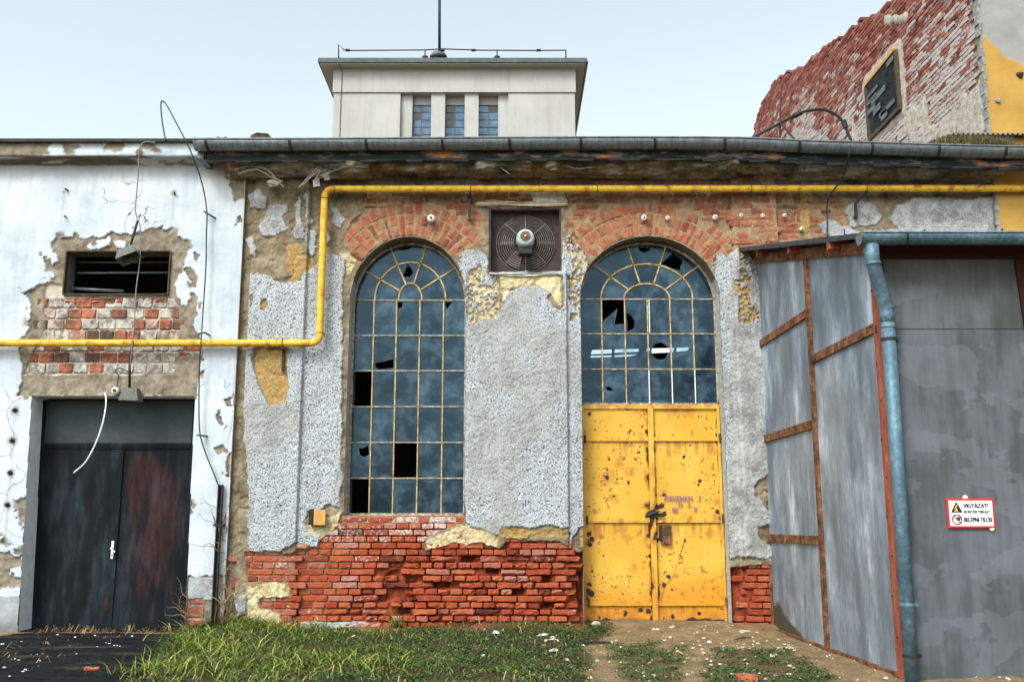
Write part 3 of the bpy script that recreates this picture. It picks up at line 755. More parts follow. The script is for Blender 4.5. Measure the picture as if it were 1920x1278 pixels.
# ---- eroded brickwork at the foot of the wall
bk = Bricks()
ero_poly = XZ([(740, 1040), (880, 1045), (1098, 1040), (1102, 1200), (600, 1190), (640, 1120), (700, 1095)])
cav = [XZ(p) for p in ([(794, 1089), (842, 1088), (842, 1101), (796, 1105)], [(746, 1136), (762, 1132), (764, 1150), (747, 1153)], [(948, 1103), (976, 1101), (978, 1112), (952, 1114)], [(1004, 1079), (1030, 1078), (1032, 1090), (1006, 1092)], [(1022, 1127), (1048, 1127), (1046, 1136), (1024, 1136)], [(868, 1043), (890, 1046), (884, 1052), (866, 1050)], [(912, 1068), (934, 1066), (934, 1072), (914, 1073)], [(1082, 1095), (1096, 1092), (1098, 1120), (1086, 1118)], [(690, 1151), (716, 1150), (716, 1157), (692, 1157)])]
course = .0762
def bond(zlo, zhi, xa, xb, ch, cb):
    k = 0; z = zlo
    while z < zhi:
        L = .298 if k % 2 == 0 else .149
        x = xa - (.0 if k % 2 == 0 else .075) - .05 * (k % 3)
        while x < xb:
            l = L if rng.random() > .10 else (.149 if L > .2 else .22)
            cb(x + l / 2, z + ch / 2, l, k); x += l
        z += ch; k += 1
def put_low(x, z, L, k):
    if not brick_ok(x, z, L, course): return
    ee = in_poly(ero_poly, x, z); e = (.30 + .6 * rng.random()) if ee else (.10 + .22 * rng.random())
    if any(in_poly(c, x, z) for c in cav): return
    nz = float(fbm(np.array([x]), np.array([z]), 2.2, 3, 81)[0])
    if ee and nz + rng.random() * .5 > .74: return
    rec = max(-.012, nz * .06 + (rng.random() - .5) * .05) if ee else rng.random() * .006
    pz = pil_scalar(x, z)
    lim = max(0, min(.6, .26 * rng.random() + (.26 if z > PZ(1018) else 0) + (.18 if rng.random() < .10 else 0)))
    if x < PX(560, 1080): lim += .12
    bk.add(x, z, L - .012 - .02 * e * rng.random(), course - .0125 - .016 * e * rng.random(), -.001 + pz - rec, wall_map(), ang=rng.gauss(0, .006 + .02 * e), nx=6 if L > .2 else 4, nz=3, ero=e, depth=.075, lime=lim, seed=rng.randrange(10 ** 6), rnd=min(1, max(0, rng.gauss(.52, .24))))
bond(-.14, PZ(940), x0, PX(1104, 1100), course, put_low)
bk.build('eroded_bricks', M['eroded_brick'], hall); bk = Bricks()
bond(-.14, PZ(1040), PX(1360, 1100), PX(1462, 1100), course, put_low)
bk.build('eroded_bricks', M['eroded_brick'], hall)

# ---- flush old brickwork above, with the two relieving arches
bk = Bricks()
def arch_clear(x, z):
    for w, s_, t_ in ((W1, W1S, W1T), (W2, W2S, W2T)):
        c = (w[0] + w[1]) / 2; a = (w[1] - w[0]) / 2; b = t_ - s_
        q = math.hypot((x - c) / (a + .47), (z - s_) / (b + .47))
        if z > s_ - .1 and q < 1.0: return False
    return True
def put_up(x, z, L, k):
    if not brick_ok(x, z, L, .0775) or not arch_clear(x, z): return
    zc_ = smooth(PZ(410), PZ(355), np.array([z]))[0]
    bk.add(x, z, L - .010, .0665, .004 + rng.gauss(0, .004) + pil_scalar(x, z), wall_map(), ang=rng.gauss(0, .006), nx=4, nz=2, ero=.08 + .3 * rng.random() ** 2, depth=.04, lime=.16 * rng.random() + (.25 if rng.random() < .08 else 0), grime=.15 + .75 * zc_ * (.4 + .6 * rng.random()), seed=rng.randrange(10 ** 6))
bond(PZ(505), PZ(300), PX(600, 400), PX(1600, 400), .0775, put_up)
for w, s_, t_ in ((W1, W1S, W1T), (W2, W2S, W2T)):
    c = (w[0] + w[1]) / 2; a = (w[1] - w[0]) / 2; b = t_ - s_
    th = math.radians(8); k = 0
    while th < math.radians(172):
        px_, pz_ = c + a * math.cos(th), s_ + b * math.sin(th)
        nx_, nz_ = math.cos(th) / a, math.sin(th) / b; l = math.hypot(nx_, nz_); nx_ /= l; nz_ /= l
        rows = ((.012, .145), (.16, .295)) if k % 2 else ((.012, .295),)
        rows = rows + (((.305, .445),) if k % 3 else ((.305, .41),))
        for r0, r1 in rows:
            rm = (r0 + r1) / 2; x = px_ + nx_ * rm; z = pz_ + nz_ * rm
            if not brick_ok(x, z, .12, .12, .05): continue
            wdt = .0655 * (1 + rm / .8 * .9) * .965
            up = smooth(PZ(420), PZ(370), np.array([z]))[0]
            bk.add(x, z, r1 - r0 - .008, wdt, .006 + rng.gauss(0, .0035), wall_map(), ang=math.atan2(nz_, nx_) + rng.gauss(0, .01), nx=3, nz=2, ero=.10 + .2 * rng.random(), depth=.04, lime=.12 * rng.random() + (.2 if rng.random() < .08 else 0), grime=.08 + .55 * up * rng.random(), seed=rng.randrange(10 ** 6))
        th += .0735 / math.hypot(a * math.sin(th), b * math.cos(th)); k += 1
bk.build('arch_bricks', M['arch_brick'], hall)

# ---- reveals of the openings (thick wall) and dark interior
def reveal(name, outline, ya, yb, mat, closed=True, thick=.03):
    """a lining of the given outline, running from depth ya to yb, with real thickness outside it"""
    mb = MB(); n = len(outline); o = []
    cx = sum(p[0] for p in outline) / n; cz = sum(p[1] for p in outline) / n
    for x, z in outline:
        dx, dz = x - cx, z - cz; l = math.hypot(dx, dz) or 1; o.append((x + dx / l * thick, z + dz / l * thick))
    seg = 4
    for i in range(n if closed else n - 1):
        j = (i + 1) % n
        for s_ in range(seg):
            y_a = ya + (yb - ya) * s_ / seg; y_b = ya + (yb - ya) * (s_ + 1) / seg
            mb.add([(outline[i][0], y_a, outline[i][1]), (outline[j][0], y_a, outline[j][1]), (outline[j][0], y_b, outline[j][1]), (outline[i][0], y_b, outline[i][1])], [(0, 1, 2, 3)])
        mb.add([(outline[i][0], ya, outline[i][1]), (outline[j][0], ya, outline[j][1]), (o[j][0], ya + .004, o[j][1]), (o[i][0], ya + .004, o[i][1])], [(3, 2, 1, 0)])
    return mb.build(name, mat, hall, recalc=False)
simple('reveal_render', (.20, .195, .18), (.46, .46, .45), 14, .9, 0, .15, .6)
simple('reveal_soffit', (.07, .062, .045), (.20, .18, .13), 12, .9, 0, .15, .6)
def jag(pts, a, sd): 
    return [(x + a * math.sin(i * 2.1 + sd) * .5, z + a * math.sin(i * 1.3 + sd * 2)) for i, (x, z) in enumerate(pts)]
reveal('window_reveal', [(W1[1], W1B)] + [(W1[1], W1B + (W1S - W1B) * i / 8) for i in range(1, 8)] + arch_pts(W1, W1S, W1T, 30, 0, 18), -.02, IN - .02, M['reveal_render'], False)
reveal('window_reveal', arch_pts(W1, W1S, W1T, 10, 162, 180) + [(W1[0], W1S + (W1B - W1S) * i / 8) for i in range(1, 9)], -.02, IN - .02, M['reveal_render'], False)
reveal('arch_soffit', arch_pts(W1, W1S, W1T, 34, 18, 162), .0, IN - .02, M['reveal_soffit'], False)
reveal('window_reveal', [(W2[1], 0)] + [(W2[1], W2S * i / 8) for i in range(1, 8)] + arch_pts(W2, W2S, W2T, 10, 0, 18), -.02, IN - .02, M['reveal_render'], False)
reveal('window_reveal', arch_pts(W2, W2S, W2T, 10, 162, 180) + [(W2[0], W2S * (1 - i / 8)) for i in range(1, 9)], -.02, IN - .02, M['reveal_render'], False)
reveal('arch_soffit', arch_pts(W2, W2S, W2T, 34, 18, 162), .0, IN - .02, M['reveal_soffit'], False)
# brick sill under window 1
mb = MB(); mb.box(W1[0], W1[1], .012, IN + .06, W1B - .09, W1B - .012); mb.build('window_sill', M['tan_stone'], hall)
# inner half of the reveals
def inner(outline):
    mb = MB(); n = len(outline)
    for i in range(n):
        j = (i + 1) % n; a, b = outline[i], outline[j]
        mb.add([(a[0], IN + .05, a[1]), (b[0], IN + .05, b[1]), (b[0], IN + .34, b[1]), (a[0], IN + .34, a[1])], [(0, 1, 2, 3)])
    return mb.build('inner_reveal', M['inner_plaster'], hall, recalc=False)
inner(open1); inner(open2)
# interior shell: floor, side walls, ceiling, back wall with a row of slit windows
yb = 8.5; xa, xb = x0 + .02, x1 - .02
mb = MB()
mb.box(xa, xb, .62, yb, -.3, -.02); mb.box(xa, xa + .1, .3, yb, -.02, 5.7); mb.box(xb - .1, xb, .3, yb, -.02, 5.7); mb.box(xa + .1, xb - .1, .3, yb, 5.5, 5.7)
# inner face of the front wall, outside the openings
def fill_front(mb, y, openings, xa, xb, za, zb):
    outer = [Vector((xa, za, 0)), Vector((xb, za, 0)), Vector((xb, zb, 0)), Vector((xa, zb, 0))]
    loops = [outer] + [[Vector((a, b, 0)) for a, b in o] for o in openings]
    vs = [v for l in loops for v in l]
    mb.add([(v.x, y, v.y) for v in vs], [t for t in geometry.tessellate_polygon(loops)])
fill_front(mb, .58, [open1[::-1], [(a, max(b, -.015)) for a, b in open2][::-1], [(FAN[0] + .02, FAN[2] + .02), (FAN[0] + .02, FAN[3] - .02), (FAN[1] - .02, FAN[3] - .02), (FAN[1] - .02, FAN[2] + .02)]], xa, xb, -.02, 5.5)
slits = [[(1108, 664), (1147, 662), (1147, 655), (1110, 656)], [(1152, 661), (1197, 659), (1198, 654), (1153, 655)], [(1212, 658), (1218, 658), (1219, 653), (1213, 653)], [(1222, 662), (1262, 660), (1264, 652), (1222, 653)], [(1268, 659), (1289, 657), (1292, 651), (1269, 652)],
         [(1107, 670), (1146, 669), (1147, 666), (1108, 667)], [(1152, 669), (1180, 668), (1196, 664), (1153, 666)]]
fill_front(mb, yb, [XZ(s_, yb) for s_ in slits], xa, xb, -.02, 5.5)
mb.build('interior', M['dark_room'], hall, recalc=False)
# ================================================================== arched windows
YF = IN
def pane_mesh(polys_holes, y, name, parent):
    mb = MB(); rn = []; ed = []
    for outer, holes_ in polys_holes:
        loops = [[Vector((a, b, 0)) for a, b in outer]] + [[Vector((a, b, 0)) for a, b in h] for h in holes_]
        vs = [v for l in loops for v in l]
        r = rng.random(); t = rng.gauss(0, .0035); t2 = rng.gauss(0, .0035)
        cx = sum(p[0] for p in outer) / len(outer); cz = sum(p[1] for p in outer) / len(outer)
        fs = []
        if not holes_:      # a middle vertex: grime gathers towards the edges of the pane
            n = len(outer); vs = loops[0] + [Vector((cx, cz, 0))]
            vs = loops[0] + [Vector((cx + (v.x - cx) * .72, cz + (v.y - cz) * .72, 0)) for v in loops[0]] + [Vector((cx, cz, 0))]
            for i in range(n):
                j = (i + 1) % n; fs += [(i, j, n + j, n + i), (n + i, n + j, 2 * n)]
            ed += [1] * n + [0] * (n + 1)
        else:
            fs = list(geometry.tessellate_polygon(loops)); ed += [.35] * len(vs)
        mb.add([(v.x, y + (v.x - cx) * t + (v.y - cz) * t2, v.y) for v in vs], fs)
        rn += [r] * len(vs)
    mb.at = {'rnd': rn, 'edge': ed}
    return mb.build(name, M['glass'], parent, recalc=False)

def clampp(h, x0, x1, z0, z1, e=.004):
    return [(min(max(x, x0 + e), x1 - e), min(max(z, z0 + e), z1 - e)) for x, z in h]

def make_window(name, w, zs, zt, zb, hbars, vpx, fan_small, fan_mid, rad_px, missing, holes_, white_cells=(), zshard=()):
    bars = []
    a = (w[1] - w[0]) / 2; c = (w[0] + w[1]) / 2; b = zt - zs
    g = .010
    # outer frame of angle iron
    out = arch_pts((w[0] + g, w[1] - g), zs, zt - g, 36)
    ring = [(w[1] - g, zb + g)] + out + [(w[0] + g, zb + g)]
    mb = MB(); mb.cur = 1
    for i in range(len(ring) - 1): mb.bar((ring[i][0], YF, ring[i][1]), (ring[i + 1][0], YF, ring[i + 1][1]), .03, .022, up=(0, 1, 0))
    mb.bar((w[0], YF, zb + g), (w[1], YF, zb + g), .03, .022, up=(0, 1, 0))
    xs_ = [w[0]] + [PX(px, 720, YF) for px in vpx] + [w[1]]
    zs_ = [zb] + [PZ(py, YF) for py in hbars][::-1]           # bottom .. spring
    T = .0145
    zsp = zs_[-1]
    mb.cur = 1
    for z in zs_[1:]: mb.box(w[0] + .02, w[1] - .02, YF - .012, YF + .012, z - T / 2, z + T / 2)
    mb.cur = 0
    for x in xs_[1:-1]:
        if len(white_cells) and False: pass
        for z0_, z1_ in zip(zs_[:-1], zs_[1:]):
            mb.box(x - T / 2, x + T / 2, YF - .015, YF + .009, z0_ + T / 2, z1_ - T / 2)
    # fan light
    def arc(half, rise, n=22): return [(c + half * math.cos(math.pi * i / n), zsp + rise * math.sin(math.pi * i / n)) for i in range(n + 1)]
    sh, sr = fan_small; mh, mr = fan_mid
    A1, A2 = arc(sh, sr), arc(mh, mr)
    for A in (A1, A2):
        for p, q in zip(A[:-1], A[1:]): mb.bar((p[0], YF - .003, p[1]), (q[0], YF - .003, q[1]), .018, .022, up=(0, 1, 0))
    rise_o = zt - g - zsp; half_o = a - g
    # outer arch measured from the spring bar of the frame
    angs = []
    for (px, py) in rad_px:
        x, _, z = P(px, py, YF); angs.append(math.atan2((z - zsp) / rise_o, (x - c) / half_o))
    angs = sorted(angs)
    for th in angs:
        p = (c + sh * math.cos(th), YF - .004, zsp + sr * math.sin(th)); q = (c + half_o * math.cos(th), YF - .004, zsp + rise_o * math.sin(th))
        mb.bar(p, q, .017, .02, up=(0, 1, 0))
    win = mb.build(name, [M['window_bar'], M['pale_bar']], hall, bevel=0)
    # panes
    ph = []
    nx, nz = len(xs_) - 1, len(zs_) - 1
    for j in range(nz):
        for i in range(nx):
            row = nz - 1 - j
            if (row, i) in missing: continue
            q = (xs_[i], xs_[i + 1], zs_[j], zs_[j + 1])
            hs = []
            for h in holes_:
                hp = XZ(h, YF); cx = sum(p[0] for p in hp) / len(hp); cz = sum(p[1] for p in hp) / len(hp)
                if q[0] < cx < q[1] and q[2] < cz < q[3]: hs.append(clampp(hp, *q))
            ph.append(([(q[0], q[2]), (q[1], q[2]), (q[1], q[3]), (q[0], q[3])], hs))
    def sector(h0, r0, h1, r1, t0, t1, n=8):
        o = [(c + h1 * math.cos(t0 + (t1 - t0) * i / n), zsp + r1 * math.sin(t0 + (t1 - t0) * i / n)) for i in range(n + 1)]
        i_ = [(c + h0 * math.cos(t0 + (t1 - t0) * i / n), zsp + r0 * math.sin(t0 + (t1 - t0) * i / n)) for i in range(n, -1, -1)]
        return o + i_
    tt = [0.0] + angs + [math.pi]
    for t0, t1 in zip(tt[:-1], tt[1:]):
        for (h0, r0, h1, r1) in ((sh, sr, mh, mr), (mh, mr, half_o, rise_o)):
            poly = sector(h0, r0, h1, r1, t0, t1)
            hs = [XZ(h, YF) for h in holes_]
            hs = [h for h in hs if in_poly(poly, sum(p[0] for p in h) / len(h), sum(p[1] for p in h) / len(h))]
            hs = [[p for p in h] for h in hs]
            ph.append((poly, hs))
    ph.append((arc(sh, sr), []))
    for s_ in zshard: ph.append((XZ(s_, YF), []))
    pane_mesh(ph, YF + .004, 'panes', win)
    return win

a1 = (W1[1] - W1[0]) / 2
make_window('arched_window', W1, W1S, W1T - .015, W1B, [563, 629, 695, 762, 829, 896], [698, 741, 785, 830],
    (PX(785, 550, YF) - PX(763, 550, YF), PZ(531, YF) - PZ(563, YF)), (PX(830, 550, YF) - PX(763.5, 550, YF), PZ(492, YF) - PZ(563, YF)),
    [(672, 500), (730, 460), (800, 460), (856, 501)],
    {(2, 0), (4, 2), (5, 0)},
    [[(739, 460), (776, 459), (768, 467), (755, 470), (746, 466)], [(765, 495), (775, 510), (768, 519), (755, 518)], [(744, 566), (755, 567), (753, 576), (744, 578)], [(835, 567), (848, 566), (842, 573), (838, 580)],
     [(702, 681), (738, 673), (738, 689), (708, 692)], [(673, 839), (680, 841), (690, 834), (692, 850), (684, 857), (675, 852)], [(741, 500), (744, 497), (745, 505)]])
a2 = (W2[1] - W2[0]) / 2
circ = [(1237 + 16 * math.cos(i * math.pi / 8) + (2 if i % 3 == 0 else 0), 658 + 16 * math.sin(i * math.pi / 8)) for i in range(16)]
make_window('arched_window', W2, W2S, W2T - .015, PZ(759, YF), [561, 626, 692], [1130, 1174, 1217, 1260, 1303],
    (PX(1259, 550, YF) - PX(1216, 550, YF), PZ(532, YF) - PZ(561, YF)), (PX(1302, 550, YF) - PX(1216, 550, YF), PZ(495, YF) - PZ(561, YF)),
    [(1114, 498), (1176, 462), (1248, 463), (1312, 497)],
    {(0, 1)},
    [[(1196, 464), (1222, 464), (1216, 471), (1208, 473), (1199, 470)], [(1243, 478), (1262, 474), (1280, 487), (1274, 507), (1262, 503), (1240, 494)],
     [(1175, 586), (1184, 592), (1191, 604), (1188, 615), (1177, 622)], circ, [(1135, 725), (1142, 724), (1149, 730), (1146, 733), (1138, 731)]],
    zshard=[[(1131, 601), (1158, 578), (1151, 600), (1150, 620), (1173, 606), (1173, 625), (1131, 625)]])
# row of pale bars on the lower right lights
for px, y0_, y1_ in ((1217, 757, 694), (1260, 757, 694), (1303, 757, 694), (1217, 624, 563)):
    mb = MB(); x = PX(px, (y0_ + y1_) / 2, YF); mb.box(x - .005, x + .005, YF - .026, YF - .0155, PZ(y0_, YF), PZ(y1_, YF)); mb.build('new_glazing_bar', M['white_plastic'], hall)

# ================================================================== yellow double door
door = MB()
DZT = PZ(760, YF); DZB = PZ(1167, YF)
def door_grid(name, xa, xb, za, zb, y, spots, seed, mat, parent, attrs_f):
    s_ = .0095
    gx = np.linspace(xa, xb, int((xb - xa) / s_) + 1); gz = np.linspace(za, zb, int((zb - za) / s_) + 1)
    GX, GZ = np.meshgrid(gx, gz)
    bul = fbm(GX, GZ, 1.6, 3, seed) * .012
    at = attrs_f(GX, GZ)
    return GX, GZ, bul, at
rust_spots = [(1141, 862, 3), (1138, 880, 3), (1139, 895, 4), (1146, 868, 2), (1157, 898, 2), (1150, 930, 3), (1136, 938, 3), (1140, 950, 2), (1182, 890, 3), (1186, 878, 2), (1190, 860, 2), (1195, 848, 2), (1178, 905, 3), (1105, 775, 4), (1115, 805, 3), (1204, 800, 3), (1218, 815, 4), (1110, 1010, 5), (1104, 1000, 5), (1105, 1020, 5), (1105, 1095, 4), (1103, 1108, 7), (1108, 1112, 6), (1132, 1040, 2), (1200, 995, 3), (1218, 1041, 4), (1212, 1043, 3), (1219, 992, 4), (1222, 967, 8), (1240, 948, 7), (1232, 950, 5), (1245, 962, 4), (1245, 928, 4), (1228, 975, 6), (1214, 965, 6), (1221, 985, 5), (1283, 856, 4), (1312, 902, 4), (1309, 908, 3), (1293, 834, 3), (1283, 1012, 3), (1279, 1025, 2), (1275, 1040, 2), (1246, 1072, 3), (1252, 1080, 5), (1244, 1095, 5), (1233, 1010, 4), (1260, 1104, 3), (1345, 960, 5), (1350, 970, 4), (1284, 780, 2), (1238, 930, 3), (1172, 1150, 5), (1200, 1143, 5), (1215, 1146, 6), (1260, 1155, 5), (1230, 1000, 4), (1243, 985, 5), (1343, 815, 3), (1350, 780, 3), (1310, 1150, 4), (1150, 1135, 3), (1180, 1080, 2), (1110, 1070, 3), (1205, 770, 3), (1222, 800, 4), (1224, 840, 3), (1225, 880, 4), (1224, 920, 4), (1225, 1100, 5), (1226, 1060, 4), (1227, 1140, 5)]
bloom = [(1143, 895, 16), (1180, 885, 14), (1150, 935, 14), (1198, 1000, 8), (1165, 990, 14), (1175, 1010, 12), (1190, 1065, 12), (1225, 960, 22), (1250, 1005, 16), (1345, 940, 10), (1260, 765, 20), (1290, 768, 18), (1345, 970, 12), (1105, 1010, 8), (1330, 1000, 12), (1235, 1120, 10), (1160, 870, 8), (1344, 850, 8), (1238, 830, 8)]
def rust_attr(GX, GZ):
    r = np.full(GX.shape, -.2)
    wob = fbm(GX, GZ, 30, 3, 5) * .022
    for px, py, q in rust_spots:
        x, _, z = P(px, py, YF); q = q / 152 * .85
        r = np.maximum(r, (1.15 if q > .021 else .80) * smooth(q * 1.6, q * .4, np.hypot(GX - x, (GZ - z) * .9) + wob))
    for px, py, q in bloom:
        x, _, z = P(px, py, YF); q = q / 152
        r = np.maximum(r, .42 * smooth(q * 1.5, q * .2, np.hypot(GX - x, (GZ - z)) + wob * 1.5))
    sp_ = smooth(.66, .80, fbm(GX, GZ, 17, 3, 77) * .5 + .5) * .7
    dr = smooth(PZ(1125, YF), PZ(1165, YF), GZ + fbm(GX, GZ, 5, 3, 4) * .06)
    r = np.maximum(r, sp_ - .15); r = np.maximum(r, dr * (.35 + .5 * fbm(GX, GZ, 9, 3, 9)))
    return r
def streak(GX, GZ, pts):
    d = np.full(GX.shape, 9.)
    for (ax, ay), (bx, by) in zip(pts[:-1], pts[1:]):
        a = P(ax, ay, YF); b = P(bx, by, YF); ex, ez = b[0] - a[0], b[2] - a[2]
        t = np.clip(((GX - a[0]) * ex + (GZ - a[2]) * ez) / (ex * ex + ez * ez), 0, 1)
        d = np.minimum(d, np.hypot(GX - a[0] - t * ex, GZ - a[2] - t * ez))
    return d
def leaf(xa, xb, za, zb, y, seed):
    s_ = .0095
    gx = np.linspace(xa, xb, int((xb - xa) / s_) + 1); gz = np.linspace(za, zb, int((zb - za) / s_) + 1)
    GX, GZ = np.meshgrid(gx, gz)
    r = rust_attr(GX, GZ)
    for pts, wd in (([(1283, 1012), (1274, 1046), (1262, 1080)], .012), ([(1262, 1080), (1246, 1100), (1238, 1130)], .016), ([(1137, 940), (1144, 962)], .008)):
        r = np.maximum(r, .6 * smooth(wd, wd * .3, streak(GX, GZ, pts) + fbm(GX, GZ, 25, 2, 3) * .008))
    for py in (820, 972, 1127):
        zr_ = PZ(py + 3, YF); r = np.maximum(r, .55 * smooth(.42, .62, vnoise(GX * 42, GZ * 1.5, 3) * .6 + vnoise(GX * 17, GZ * 2.5, 4) * .4) * smooth(zr_ - .34, zr_ - .03, GZ) * (GZ < zr_))
    edge = np.minimum(np.minimum(GX - xa, xb - GX), np.minimum(GZ - za, zb - GZ))
    r = np.maximum(r, .85 * smooth(.045, .0, edge + fbm(GX, GZ, 9, 3, seed) * .06))
    r = np.maximum(r, .85 * smooth(.66, .80, fbm(GX, GZ, 42, 2, seed + 1) * .5 + .5) * smooth(-.1, .3, fbm(GX, GZ, 2.5, 3, seed + 2)))
    r = np.maximum(r, .95 * smooth(DZB + .075, DZB + .0, GZ + fbm(GX, GZ, 7, 3, seed) * .05))
    r = np.maximum(r, .85 * smooth(.085, .0, np.abs(GX - DXM) + fbm(GX, GZ, 7, 3, seed + 5) * .09))
    org = smooth(PZ(1060, YF), PZ(1120, YF), GZ + fbm(GX, GZ, 2.2, 4, 31) * .22) * .9
    bul = fbm(GX, GZ, 1.5, 3, seed) * .010
    if zb < .25: bul = bul + fbm(GX, GZ, 4, 2, seed) * .01
    pos = np.stack([GX, y - bul, GZ], -1)
    return pos, dict(rust=r, orange=org)
DX0, DXM, DX1 = W2[0] + .012, PX(1222, 960, YF), W2[1] - .008
dd = thing('door_tmp', 'x', 'x'); bpy.data.objects.remove(dd)
rails = [760, 820, 972, 1127, 1166]
mbp = MB()
doorpart = None
# frame, rails and meeting strip
mb = MB()
for xa_, xb_ in ((DX0, DXM), (DXM, DX1)):
    mb.box(xa_ + .001, xa_ + .035, YF - .052, YF - .026, DZB + .02, DZT) if xa_ == DX0 else mb.box(xb_ - .035, xb_ - .001, YF - .052, YF - .026, DZB + .02, DZT)
for py in rails[:-1]:
    z = PZ(py + 3, YF)
    for xa_, xb_ in ((DX0 + .036, DXM - .03), (DXM + .042, DX1 - .036)):
        mb.box(xa_, xb_, YF - .050, YF - .027, z - .026, z + .024)
mb.box(DXM - .026, DXM + .040, YF - .064, YF - .030, DZB - .005, DZT - .002)
def with_rust(o, f):
    me = o.data; co = np.zeros(len(me.vertices) * 3); me.vertices.foreach_get('co', co); co = co.reshape(-1, 3)
    for k, a in f(co).items():
        t = me.attributes.new(k, 'FLOAT', 'POINT'); t.data.foreach_set('value', np.asarray(a, np.float32))
ydoor = mb.build('double_door', M['yellow_door'], hall)
# split long bars so the rust attribute has somewhere to sit
bm = bmesh.new(); bm.from_mesh(ydoor.data)
bmesh.ops.subdivide_edges(bm, edges=[e for e in bm.edges if e.calc_length() > .3], cuts=24, use_grid_fill=True)
bm.to_mesh(ydoor.data); bm.free()
with_rust(ydoor, lambda co: dict(rust=np.maximum(rust_attr(co[:, 0], co[:, 2]), .5 * smooth(-.1, .5, fbm(co[:, 0] * 2, co[:, 2], 6, 3, 71))), orange=smooth(PZ(1060, YF), PZ(1120, YF), co[:, 2]) * .8))
def sub(name, pos, at, mat, parent):
    return grid_obj(name, pos, np.ones((pos.shape[0] - 1, pos.shape[1] - 1), bool), at, mat, parent)
for k, (xa_, xb_) in enumerate(((DX0 + .003, DXM - .004), (DXM + .004, DX1 - .003))):
    pos, at = leaf(xa_, xb_, DZB + (.012 if k else .0), DZT - .004, YF - .024, 100 + k)
    if True:   # sagging, eaten-away lower edge
        zz = pos[..., 2]; xx = pos[..., 0]
        pos[..., 2] = np.where(zz < DZB + .12, zz + (.03 * fbm(xx, xx * 0, 3, 3, 9) + .028 * k * smooth(DXM, DX1, xx)) * (1 - (zz - DZB) / .12), zz)
    sub('door_leaf', pos, at, M['yellow_door'], ydoor)
# latch, lock box and hinges
mb = MB(); mb.box(PX(1222, 967, YF) - .05, PX(1244, 967, YF), YF - .085, YF - .066, PZ(967, YF) - .010, PZ(963, YF) + .010); mb.tube([(PX(1213, 968, YF), YF - .09, PZ(966, YF)), (PX(1234, 960, YF), YF - .11, PZ(958, YF))], .012, 8)
mb.build('bolt_latch', M['black_iron'], ydoor, bevel=.003)
mb = MB(); mb.box(PX(1238, 1000, YF), PX(1257, 1000, YF), YF - .060, YF - .036, PZ(1020, YF), PZ(981, YF)); mb.build('lock_box', M['rust'], ydoor, bevel=.004)
mb = MB(); mb.box(PX(1234, 1000, YF), PX(1239, 1000, YF), YF - .072, YF - .062, PZ(1014, YF), PZ(984, YF)); mb.build('pull_handle', M['black_iron'], ydoor, bevel=.003)
for px, py in ((1096, 823), (1100, 974), (1103, 1128), (1353, 821), (1362, 971), (1366, 1126)):
    mb = MB(); x, _, z = P(px, py, YF); x = min(max(x, W2[0] + .02), W2[1] - .02); mb.tube([(x, YF - .066, z - .05), (x, YF - .066, z + .05)], .014, 8); mb.build('hinge', M['rust'], ydoor)
yx = YF - .034 - .010
stencil = thing
for body, px, py, sx in (('IDEGEN', 1264, 934, .85), ('KN', 1291, 934, .85), ('I', 1312, 934, .8), ('TI', 1275, 946, .9), ('S', 1292, 946, .9), ('BE', 1266, 956, .9), ('I!', 1304, 955, .9)):
    x, _, z = P(px, py, YF - .04); text_obj('lettering', body, .082, (x, YF - .0385, z), M['stencil_violet'], ydoor, sx=sx, bold=.003, extrude=.0006)
# threshold stone
mb = MB(); mb.box(W2[0], W2[1], .02, .55, -.3, .012); mb.build('threshold', M['tan_stone'], hall)

# ================================================================== exhaust fan in its square hole
fx = (FAN[0] + FAN[1]) / 2; FY = .12
fan = thing('exhaust_fan', 'square exhaust fan with round wire guard and pale motor between the arched windows', 'fan', (fx, FY, FAN[2]))
mb = MB()
wd = .022
for (a_, b_, c_, d_) in ((FAN[0], FAN[0] + wd, FAN[2], FAN[3]), (FAN[1] - wd, FAN[1], FAN[2], FAN[3]), (FAN[0] + wd, FAN[1] - wd, FAN[2], FAN[2] + wd), (FAN[0] + wd, FAN[1] - wd, FAN[3] - wd, FAN[3])):
    mb.box(a_, b_, -.012, FY + .02, c_, d_)
mb.build('casing', M['fan_plate'], fan, bevel=.003)
FC = (PX(985, 455, FY), PZ(458, FY)); FR = .365
pts_o = [(FAN[0] + wd, FAN[2] + wd), (FAN[1] - wd, FAN[2] + wd), (FAN[1] - wd, FAN[3] - wd), (FAN[0] + wd, FAN[3] - wd)]
def squared_ring(r, n=48):
    out = []
    for i in range(n):
        t = 2 * math.pi * i / n; out.append((FC[0] + r * math.cos(t), FC[1] + r * math.sin(t)))
    return out
ins = squared_ring(FR)
ins = [(min(max(x, pts_o[0][0] + .006), pts_o[1][0] - .006), min(max(z, pts_o[0][1] + .006), pts_o[2][1] - .006)) for x, z in ins]
loops = [[Vector((a, b, 0)) for a, b in pts_o], [Vector((a, b, 0)) for a, b in ins]]
vs = [v for l in loops for v in l]
mb = MB(); mb.add([(v.x, FY, v.y) for v in vs], list(geometry.tessellate_polygon(loops)))
n = len(ins); mb.add([(x, FY, z) for x, z in ins] + [(x, FY + .12, z) for x, z in ins], [(i, (i + 1) % n, n + (i + 1) % n, n + i) for i in range(n)])
mb.build('back_plate', M['fan_plate'], fan, recalc=False)
for poly in ([(925, 412), (955, 408), (970, 418), (950, 424), (927, 420)], [(1002, 408), (1032, 404), (1040, 430), (1028, 436), (1016, 420)]):
    mb = MB(); mb.prism(XZ(poly, FY), FY - .004, FY - .001); mb.build('flaked_paint', M['black_iron'], fan)
mb = MB()
